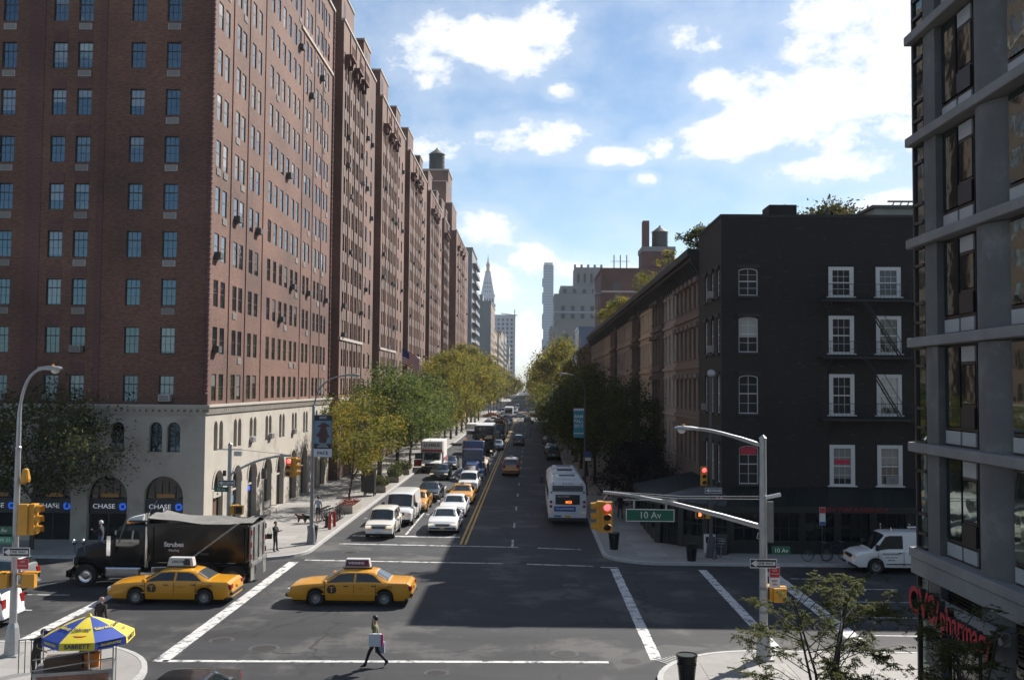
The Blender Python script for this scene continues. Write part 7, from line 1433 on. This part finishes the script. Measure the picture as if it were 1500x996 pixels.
# hot dog cart and umbrella
mat('steel_cart', (.40, .40, .40), .35, .7, var=.2, vs_=4); mat('cart_photo', (.30, .14, .09), .5, var=.5, vs_=6); mat('canvas_yellow', (.62, .50, .03), .7, var=.05); mat('canvas_blue', (.015, .05, .30), .7, var=.05); mat('cardboard', (.12, .075, .045), .8); mat('print_navy', (.01, .02, .09), .6, var=0); mat('print_red', (.45, .06, .02), .6, var=0); mat('print_orange', (.55, .18, .02), .6, var=0)
o = thing('food_cart', 'steel hot dog cart on the near corner under the umbrella', 'food cart', (-13.0, 29.0, .15), R(18)); MB().box(-1.15, .95, -.55, .55, .45, 1.02).build('body', 'steel_cart', o, bevel=.02); MB().box(-1.05, .85, -.565, -.552, .52, .96).build('photo_panel', 'cart_photo', o); MB().box(-1.15, .95, -.58, .58, 1.02, 1.06).build('counter', 'steel_cart', o)
MB().box(-.9, .1, -.35, .4, 1.06, 1.34).build('carton', 'cardboard', o); MB().box(.15, .55, -.2, .4, 1.06, 1.42).build('bread_crate', 'print_orange', o); MB().box(.0, .4, -.1, .35, 1.42, 1.5).build('tray', 'cardboard', o)
for (x, y) in ((.95, -.5), (.95, .5), (.62, -.5)): MB().bar((x, y, .3), (x, y, 1.9 if x > .8 else 1.75), .035).build('upright', 'steel_cart', o)
for z in (1.25, 1.55): MB().bar((-1.15, -.56, z-.1), (.95, -.56, z+.12), .03).build('rail', 'steel_cart', o)
for y in (-.5, .5): add_wheel(o, .4, y, .28, .1, 'hub_steel')
MB().box(.3, .9, -.75, -.56, .3, .75).build('cooler', 'sign_pale', o); MB().box(.1, .35, -.8, -.6, .25, .6).build('soda_case', 'post_red', o)
u_ = thing('umbrella', 'blue and yellow hot dog umbrella on the near corner', 'umbrella', (-12.55, 28.6, .15), R(8)); MB().cyl((0, 0, .9), (0, 0, 2.62), .022).build('pole', 'steel_cart', u_); RU = 1.22; ZT, ZE = 2.58, 2.10
for k in range(8):
    a0, a1 = R(45*k-90-22.5), R(45*k-90+22.5); am = (a0+a1)/2; mt_ = 'canvas_yellow' if k % 2 == 0 else 'canvas_blue'; mb = MB(); n = 5
    for i in range(n+1):
        f = .04+.96*i/n; z = ZT-(ZT-ZE)*f**1.35
        for j in range(4): a = a0+(a1-a0)*j/3; rr = RU*f*(1-(.05*f if j in (1, 2) else 0)); mb.v.append((rr*math.cos(a), rr*math.sin(a), z))
    mb.f = [(i*4+j, i*4+j+1, i*4+j+5, i*4+j+4) for i in range(n) for j in range(3)]; pn = mb.build('panel', mt_, u_, smooth=60, fix=False)
    e0 = (RU*math.cos(a0), RU*math.sin(a0)); e1 = (RU*math.cos(a1), RU*math.sin(a1)); MB().quad((*e0, ZE), (*e1, ZE), (e1[0]*1.02, e1[1]*1.02, ZE-.2), (e0[0]*1.02, e0[1]*1.02, ZE-.2)).build('valance', mt_, pn, fix=False)
    rc = RU*math.cos(R(22.5)); words = 'SABRETT' if mt_ == 'canvas_yellow' else 'FRANKFURTERS'
    t = put(text_mesh(words, .17 if k % 2 == 0 else .085, 'print_navy' if k % 2 == 0 else 'canvas_yellow', extrude=.002, bold=True), 'valance_lettering', pn, (math.cos(am)*rc*1.02, math.sin(am)*rc*1.02, ZE-.1)); t.rotation_euler = (R(88), 0, am+R(90))
    sl = math.atan2((ZT-ZE)*1.15, RU); t = put(text_mesh('Sabrett', .16, 'print_navy' if k % 2 == 0 else 'canvas_yellow', extrude=.002, bold=True), 'panel_lettering', pn, (math.cos(am)*rc*.62, math.sin(am)*rc*.62, ZT-(ZT-ZE)*.62**1.35+.035)); t.rotation_euler = (sl, 0, am+R(90))
    if k % 2 == 0: q = MB().tube([(-.17, 0, 0), (-.08, -.03, 0), (.08, -.03, 0), (.17, 0, 0)], [.02, .035, .035, .02], 8).build('sausage_print', 'print_red', pn, loc=(math.cos(am)*rc*.80, math.sin(am)*rc*.80, ZT-(ZT-ZE)*.80**1.35+.01)); q.rotation_euler = (sl, 0, am+R(90)); q.scale = (1, 1, .3)
MB().lathe([(.06, ZT-.05), (.07, ZT+.01), (.02, ZT+.08)], 10).build('finial', 'canvas_yellow', u_)
flag('small striped flag at the cart beside the vendor', (-14.65, 30.2, 1.75), .5, .32, R(25), .7, .04, .1); flag('small striped flag drooping at the bottom edge of the near corner', (-16.0, 29.4, 1.3), .5, .32, R(160), .9, .05, .25)
o = thing('cart_railing', 'short black railing behind the hot dog vendor', 'railing', (-16.2, 31.8, .15), R(20))
for k in range(5): MB().bar((k*.18, 0, 0), (k*.18, 0, 1.05), .025).build('bar', 'bike_dark', o)
MB().bar((0, 0, 1.05), (.72, 0, 1.05), .03).build('rail', 'bike_dark', o)
o = thing('tyre_ring', 'round black metal cover lying by the kerb near the cart', 'cover', (-11.9, 29.9, .15)); MB().lathe([(.30, 0), (.34, .03), (.32, .07), (.24, .06), (.23, 0)], 20).build('ring', 'bag_black', o)

# ================================================================== people and dogs
def skin_mesh(name, joints, edges, root, mats, pick, levels=2):
    """grow one continuous body from joints {name: (pos, rx, ry)} and edges, colour its faces by nearest joint"""
    names = list(joints); idx = {n_: i for i, n_ in enumerate(names)}; me = bpy.data.meshes.new('tmp'); me.from_pydata([joints[n_][0] for n_ in names], [(idx[a], idx[b]) for a, b in edges], []); ob = bpy.data.objects.new('tmp', me)
    sk = ob.modifiers.new('skin', 'SKIN'); sk.use_smooth_shade = True
    for i, n_ in enumerate(names): v = me.skin_vertices[0].data[i]; v.radius = joints[n_][1:3]; v.use_root = (n_ == root)
    ss = ob.modifiers.new('sub', 'SUBSURF'); ss.levels = ss.render_levels = levels; out = evaluated_mesh(ob); out.name = name; out.materials.clear()
    for m_ in mats: out.materials.append(M[m_])
    segs = [(np.array(joints[a][0]), np.array(joints[b][0]), a, b) for a, b in edges]
    nf = len(out.polygons); cen = np.zeros(nf*3, np.float32); out.polygons.foreach_get('center', cen); cen = cen.reshape(-1, 3); best = np.full(nf, 1e9); who = np.empty(nf, object)
    for (pa, pb, a, b) in segs:
        d = pb-pa; t = np.clip((cen-pa)@d/(d@d+1e-9), 0, 1); q = ((cen-pa-t[:, None]*d)**2).sum(1); k = q < best; best[k] = q[k]; who[k] = np.where(t < .5, a, b)[k]
    out.polygons.foreach_set('material_index', np.array([pick(w_, c) for w_, c in zip(who, cen)], np.int32)); out.polygons.foreach_set('use_smooth', [True]*nf)
    return out
mat('skin', (.42, .24, .17), .55, var=.05); mat('skin_b', (.30, .16, .11), .55, var=.05); mat('hair_dark', (.012, .010, .009), .6); mat('shoe', (.010, .009, .008), .45)
for n_, c_ in (('cloth_olive', (.17, .16, .075)), ('cloth_black', (.010, .010, .011)), ('cloth_brown', (.030, .020, .016)), ('cloth_blue', (.26, .32, .40)), ('cloth_navy', (.014, .018, .03)), ('cloth_denim', (.05, .075, .12)), ('bag_white', (.55, .56, .60)), ('bag_pink', (.38, .02, .14)), ('hat_white', (.62, .62, .62))): mat(n_, c_, .85, var=.12, vs_=8, bump=.15, bs=25)
def person(label, x, y, rz, top, bottom, h=1.72, pose=None, hair='hair_dark', sleeve=True, shorts=False, z=0., skin='skin', name='person'):
    """local +x is where the person faces; pose overrides joints (for a 1.75 m figure)"""
    J = {'pelvis': ((0, 0, .95), .155, .115), 'waist': ((.0, 0, 1.10), .145, .105), 'chest': ((.01, 0, 1.30), .175, .12), 'neck': ((.0, 0, 1.475), .058, .058), 'throat': ((.015, 0, 1.53), .052, .054), 'jaw': ((.045, 0, 1.575), .062, .058), 'face': ((.035, 0, 1.65), .088, .078), 'crown': ((.015, 0, 1.72), .068, .062), 'nose': ((.122, 0, 1.635), .013, .013), 'ear_l': ((.02, .088, 1.64), .016, .02), 'ear_r': ((.02, -.088, 1.64), .016, .02)}
    E = [('pelvis', 'waist'), ('waist', 'chest'), ('chest', 'neck'), ('neck', 'throat'), ('throat', 'jaw'), ('jaw', 'face'), ('face', 'crown'), ('face', 'nose'), ('face', 'ear_l'), ('face', 'ear_r')]
    for s, sg_ in (('l', 1), ('r', -1)):
        J |= {'shoulder_'+s: ((0, .175*sg_, 1.405), .068, .066), 'elbow_'+s: ((-.02, .225*sg_, 1.13), .046, .046), 'wrist_'+s: ((.04, .235*sg_, .90), .032, .03), 'palm_'+s: ((.06, .235*sg_, .82), .026, .042), 'thumb_'+s: ((.105, .225*sg_, .79), .012, .012), 'hip_'+s: ((0, .085*sg_, .90), .09, .088), 'knee_'+s: ((.02, .095*sg_, .50), .062, .06), 'ankle_'+s: ((-.02, .10*sg_, .09), .043, .043), 'heel_'+s: ((-.05, .10*sg_, .045), .042, .035), 'toe_'+s: ((.14, .11*sg_, .03), .04, .028)}
        for q in range(4): J[f'finger{q}_'+s] = ((.075+.018*(1.5-q), .235*sg_, .735+.012*abs(q-1.2)), .0095, .0095)
        E += [('chest', 'shoulder_'+s), ('shoulder_'+s, 'elbow_'+s), ('elbow_'+s, 'wrist_'+s), ('wrist_'+s, 'palm_'+s), ('palm_'+s, 'thumb_'+s), ('pelvis', 'hip_'+s), ('hip_'+s, 'knee_'+s), ('knee_'+s, 'ankle_'+s), ('ankle_'+s, 'heel_'+s), ('ankle_'+s, 'toe_'+s)]+[('palm_'+s, f'finger{q}_'+s) for q in range(4)]
    moved = set(pose or {})
    for k, v in (pose or {}).items(): J[k] = (v, *J[k][1:3])
    for s, sg_ in (('l', 1), ('r', -1)):      # a moved wrist carries its hand
        if 'wrist_'+s in moved and 'palm_'+s not in moved:
            e, w_ = Vector(J['elbow_'+s][0]), Vector(J['wrist_'+s][0]); d = (w_-e).normalized(); f = d.cross(Vector((0, 1, 0))).normalized(); pl = w_+d*.08; J['palm_'+s] = (tuple(pl), *J['palm_'+s][1:3]); J['thumb_'+s] = (tuple(pl+d*.03+f*.045), .012, .012)
            for q in range(4): J[f'finger{q}_'+s] = (tuple(pl+d*(.085-.012*abs(q-1.2))+f*.018*(1.5-q)), .0095, .0095)
        if 'ankle_'+s in moved:
            a = Vector(J['ankle_'+s][0]); 
            if 'toe_'+s not in moved: J['toe_'+s] = (tuple(a+Vector((.16, .01*sg_, -.06))), *J['toe_'+s][1:3])
            if 'heel_'+s not in moved: J['heel_'+s] = (tuple(a+Vector((-.03, 0, -.045))), *J['heel_'+s][1:3])
    def pick(j, c):
        if j.split('_')[0] in ('throat', 'jaw', 'face', 'crown', 'nose', 'ear', 'palm', 'thumb') or j.startswith('finger'): return 0
        if j.startswith('wrist') or (j.startswith('elbow') and not sleeve): return 0 if not sleeve else 1
        if j.split('_')[0] in ('neck', 'chest', 'shoulder', 'elbow', 'waist'): return 1
        if j.split('_')[0] in ('heel', 'toe'): return 3
        if shorts and j.split('_')[0] in ('ankle', 'knee') and c[2] < .52: return 0
        return 2
    me = skin_mesh('person', J, E, 'pelvis', [skin, top, bottom, 'shoe'], pick); o = put(me, name, None, (x, y, z), rz); k = h/1.75; o.scale = (k, k, k); tag(o, label, 'person')
    if hair:
        c = Vector(J['face'][0])+Vector((-.018, 0, .02)); mb = MB(); n = 14; rows = 8
        for i in range(rows+1):
            ph = R(92)*i/rows
            for q in range(n): a = 2*math.pi*q/n; b_ = ph*(1.28 if math.cos(a) < -.2 else (.72 if math.cos(a) > .6 else 1.0)); mb.v.append((c.x+.112*math.sin(b_)*math.cos(a), c.y+.100*math.sin(b_)*math.sin(a), c.z+.118*math.cos(b_)))
        mb.f = [(i*n+q, i*n+(q+1) % n, (i+1)*n+(q+1) % n, (i+1)*n+q) for i in range(rows) for q in range(n)]; mb.build('hair', hair, o, smooth=60)
    for sg_ in (1, -1): p = Vector(J['face'][0])+Vector((.079, .032*sg_, .012)); MB().lathe([(0, -.012), (.012, 0), (0, .012)], 8, c=tuple(p)).build('eye', 'hair_dark', o)
    return o
stride = {'knee_l': (.20, .09, .53), 'ankle_l': (.34, .09, .09), 'knee_r': (-.06, -.09, .52), 'ankle_r': (-.40, -.09, .17), 'toe_r': (-.30, -.09, .03), 'heel_r': (-.46, -.09, .16)}
# man crossing, phone at his ear, bag on the near side (he walks towards -x, so his left side faces the camera)
m1 = person('man in olive shirt striding over the crossing with phone and white bag', -5.1, 33.55, math.pi, 'cloth_olive', 'cloth_black', 1.68, {**stride, 'elbow_l': (-.06, .25, 1.14), 'wrist_l': (.04, .28, .95), 'elbow_r': (.16, -.26, 1.22), 'wrist_r': (.13, -.14, 1.50)}, sleeve=True, z=.01)
b_ = thing('shoulder_bag', 'white and pink tote bag at the walking man\'s side', 'bag', (-5.05, 33.2, .78), math.pi); MB().box(-.2, .22, -.05, .05, 0, .42).build('bag_body', 'bag_white', b_, bevel=.02); MB().box(-.26, -.2, -.05, .05, .02, .40).build('gusset', 'bag_pink', b_); MB().tube([(-.1, 0, .42), (-.06, .08, .62), (.04, .1, .66), (.1, 0, .42)], .012, 6).build('strap', 'cloth_black', b_)
b_ = thing('paper_bag', 'small pale paper bag swinging behind the walking man', 'bag', (-4.98, 33.8, .42), math.pi); MB().box(-.16, .16, -.06, .06, 0, .36).build('bag_body', 'cloth_blue', b_); MB().tube([(-.07, 0, .36), (0, 0, .5), (.07, 0, .36)], .008, 5).build('handle', 'bag_white', b_)
w1 = person('woman in black with a shoulder bag waiting at the sunny corner', -14.05, 55.3, R(-20), 'cloth_black', 'cloth_navy', 1.64, {'elbow_l': (.06, .24, 1.15), 'wrist_l': (.28, .14, 1.22), 'elbow_r': (.05, -.24, 1.15), 'wrist_r': (.28, -.12, 1.20), 'knee_l': (.05, .1, .5), 'ankle_l': (.06, .12, .09)}, z=.15)
b_ = thing('handbag', 'black handbag hanging from the waiting woman', 'bag', (-14.35, 55.25, .85)); MB().box(-.18, .14, -.08, .08, 0, .28).build('bag_body', 'bag_black', b_, bevel=.04); MB().tube([(-.1, 0, .28), (.0, .02, .62), (.1, 0, .28)], .012, 6).build('strap', 'bag_black', b_)
person('dog walker in pale blue shirt and dark shorts seen from behind', -14.2, 67.2, R(100), 'cloth_blue', 'cloth_navy', 1.72, {'elbow_l': (.05, .24, 1.14), 'wrist_l': (.2, .26, 1.0), **{k: v for k, v in stride.items() if 'knee' in k or 'ankle' in k or 'toe' in k}, 'knee_l': (.12, .09, .52), 'ankle_l': (.18, .09, .09), 'ankle_r': (-.22, -.09, .12)}, sleeve=False, shorts=True, z=.15)
person('bald man in a dark brown jacket behind the umbrella', -15.4, 36.0, R(75), 'cloth_brown', 'cloth_black', 1.72, {'knee_l': (.1, .09, .52), 'ankle_l': (.14, .1, .09)}, hair=None, z=.0)
person('hot dog vendor in black leaning over his cart', -15.2, 30.9, R(-25), 'cloth_black', 'cloth_black', 1.72, {'chest': (.16, 0, 1.26), 'waist': (.07, 0, 1.10), 'neck': (.26, 0, 1.42), 'throat': (.29, 0, 1.465), 'jaw': (.335, 0, 1.50), 'face': (.34, 0, 1.575), 'crown': (.335, 0, 1.65), 'nose': (.425, 0, 1.55), 'ear_l': (.32, .088, 1.565), 'ear_r': (.32, -.088, 1.565), 'shoulder_l': (.17, .18, 1.36), 'shoulder_r': (.17, -.18, 1.36), 'elbow_l': (.30, .24, 1.14), 'wrist_l': (.5, .18, 1.08), 'elbow_r': (.30, -.24, 1.14), 'wrist_r': (.5, -.16, 1.08)}, z=.15)
person('man in dark jacket and jeans walking beside the box truck', -13.2, 100.5, R(-80), 'cloth_navy', 'cloth_denim', 1.75, stride, z=.15)
person('dim figure walking away on the shady pavement beyond the mast arm', 6.4, 70.6, R(95), 'cloth_black', 'cloth_black', 1.72, {**stride}, z=.15); person('distant dark figure on the shady pavement beside the trees', 7.0, 84.5, R(80), 'cloth_navy', 'cloth_black', 1.75, {**stride}, z=.15)
wk = person('worker in a white hard hat standing on the far side of the dump truck', -20.95, 48.75, R(180), 'cloth_navy', 'cloth_denim', 1.72, {'elbow_l': (.12, .26, 1.2), 'wrist_l': (.32, .2, 1.3)}, hair='hat_white', z=.92)
def dog(label, x, y, rz, m_, s=.78):
    J = {'rump': ((-.28, 0, .50), .15, .15), 'belly': ((0, 0, .50), .14, .14), 'chest': ((.26, 0, .50), .16, .17), 'neck': ((.40, 0, .64), .075, .08), 'head': ((.50, 0, .74), .07, .068), 'muzzle': ((.64, 0, .70), .035, .034), 'ear_l': ((.47, .06, .82), .02, .015), 'ear_r': ((.47, -.06, .82), .02, .015), 'tail': ((-.40, 0, .56), .03, .03), 'tail2': ((-.52, 0, .70), .018, .018)}
    E = [('rump', 'belly'), ('belly', 'chest'), ('chest', 'neck'), ('neck', 'head'), ('head', 'muzzle'), ('head', 'ear_l'), ('head', 'ear_r'), ('rump', 'tail'), ('tail', 'tail2')]
    for s_, g_ in (('l', 1), ('r', -1)):
        J |= {'elbow_'+s_: ((.24, .08*g_, .34), .06, .065), 'wrist_'+s_: ((.26, .08*g_, .17), .045, .045), 'paw_'+s_: ((.29, .08*g_, .04), .05, .04), 'knee_'+s_: ((-.22, .09*g_, .34), .085, .09), 'hock_'+s_: ((-.36, .09*g_, .19), .045, .045), 'foot_'+s_: ((-.32, .09*g_, .04), .05, .04)}
        E += [('chest', 'elbow_'+s_), ('elbow_'+s_, 'wrist_'+s_), ('wrist_'+s_, 'paw_'+s_), ('rump', 'knee_'+s_), ('knee_'+s_, 'hock_'+s_), ('hock_'+s_, 'foot_'+s_)]
    o = put(skin_mesh('dog', J, E, 'belly', [m_], lambda j, c: 0), 'dog', None, (x, y, .15), rz); o.scale = (s, s, s); return tag(o, label, 'dog')
mat('fur_brown', (.10, .055, .03), .9, var=.2, vs_=10); mat('fur_black', (.012, .011, .010), .9)
dog('brown dog on the lead of the walker', -15.2, 66.7, R(170), 'fur_brown'); dog('black dog beside the brown dog', -14.75, 66.6, R(160), 'fur_black')
o = thing('dog_leads', 'thin leads from the walker to the two dogs', 'lead', (0, 0, 0)); MB().tube([(-14.35, 67.4, 1.1), (-14.8, 67.0, .75), (-15.2, 66.75, .55)], .008, 5).tube([(-14.35, 67.4, 1.1), (-14.55, 67.0, .75), (-14.7, 66.65, .55)], .008, 5).build('lead', 'bag_black', o)

bpy.data.scenes.remove(scratch)
# ================================================================== the air between
hz_ = MB().box(-950, 950, -140, 2450, -1.2, 227).build('haze', None); hz_['kind'] = 'stuff'; hz_['label'] = 'thin pale haze filling the street'
hm = bpy.data.materials.new('haze'); hm.use_nodes = True; hm.node_tree.nodes.clear(); pv = hm.node_tree.nodes.new('ShaderNodeVolumePrincipled'); pv.inputs['Color'].default_value = (.80, .89, 1, 1); pv.inputs['Density'].default_value = HAZE; pv.inputs['Anisotropy'].default_value = .2
ho = hm.node_tree.nodes.new('ShaderNodeOutputMaterial'); hm.node_tree.links.new(pv.outputs[0], ho.inputs['Volume']); hz_.data.materials.append(hm)
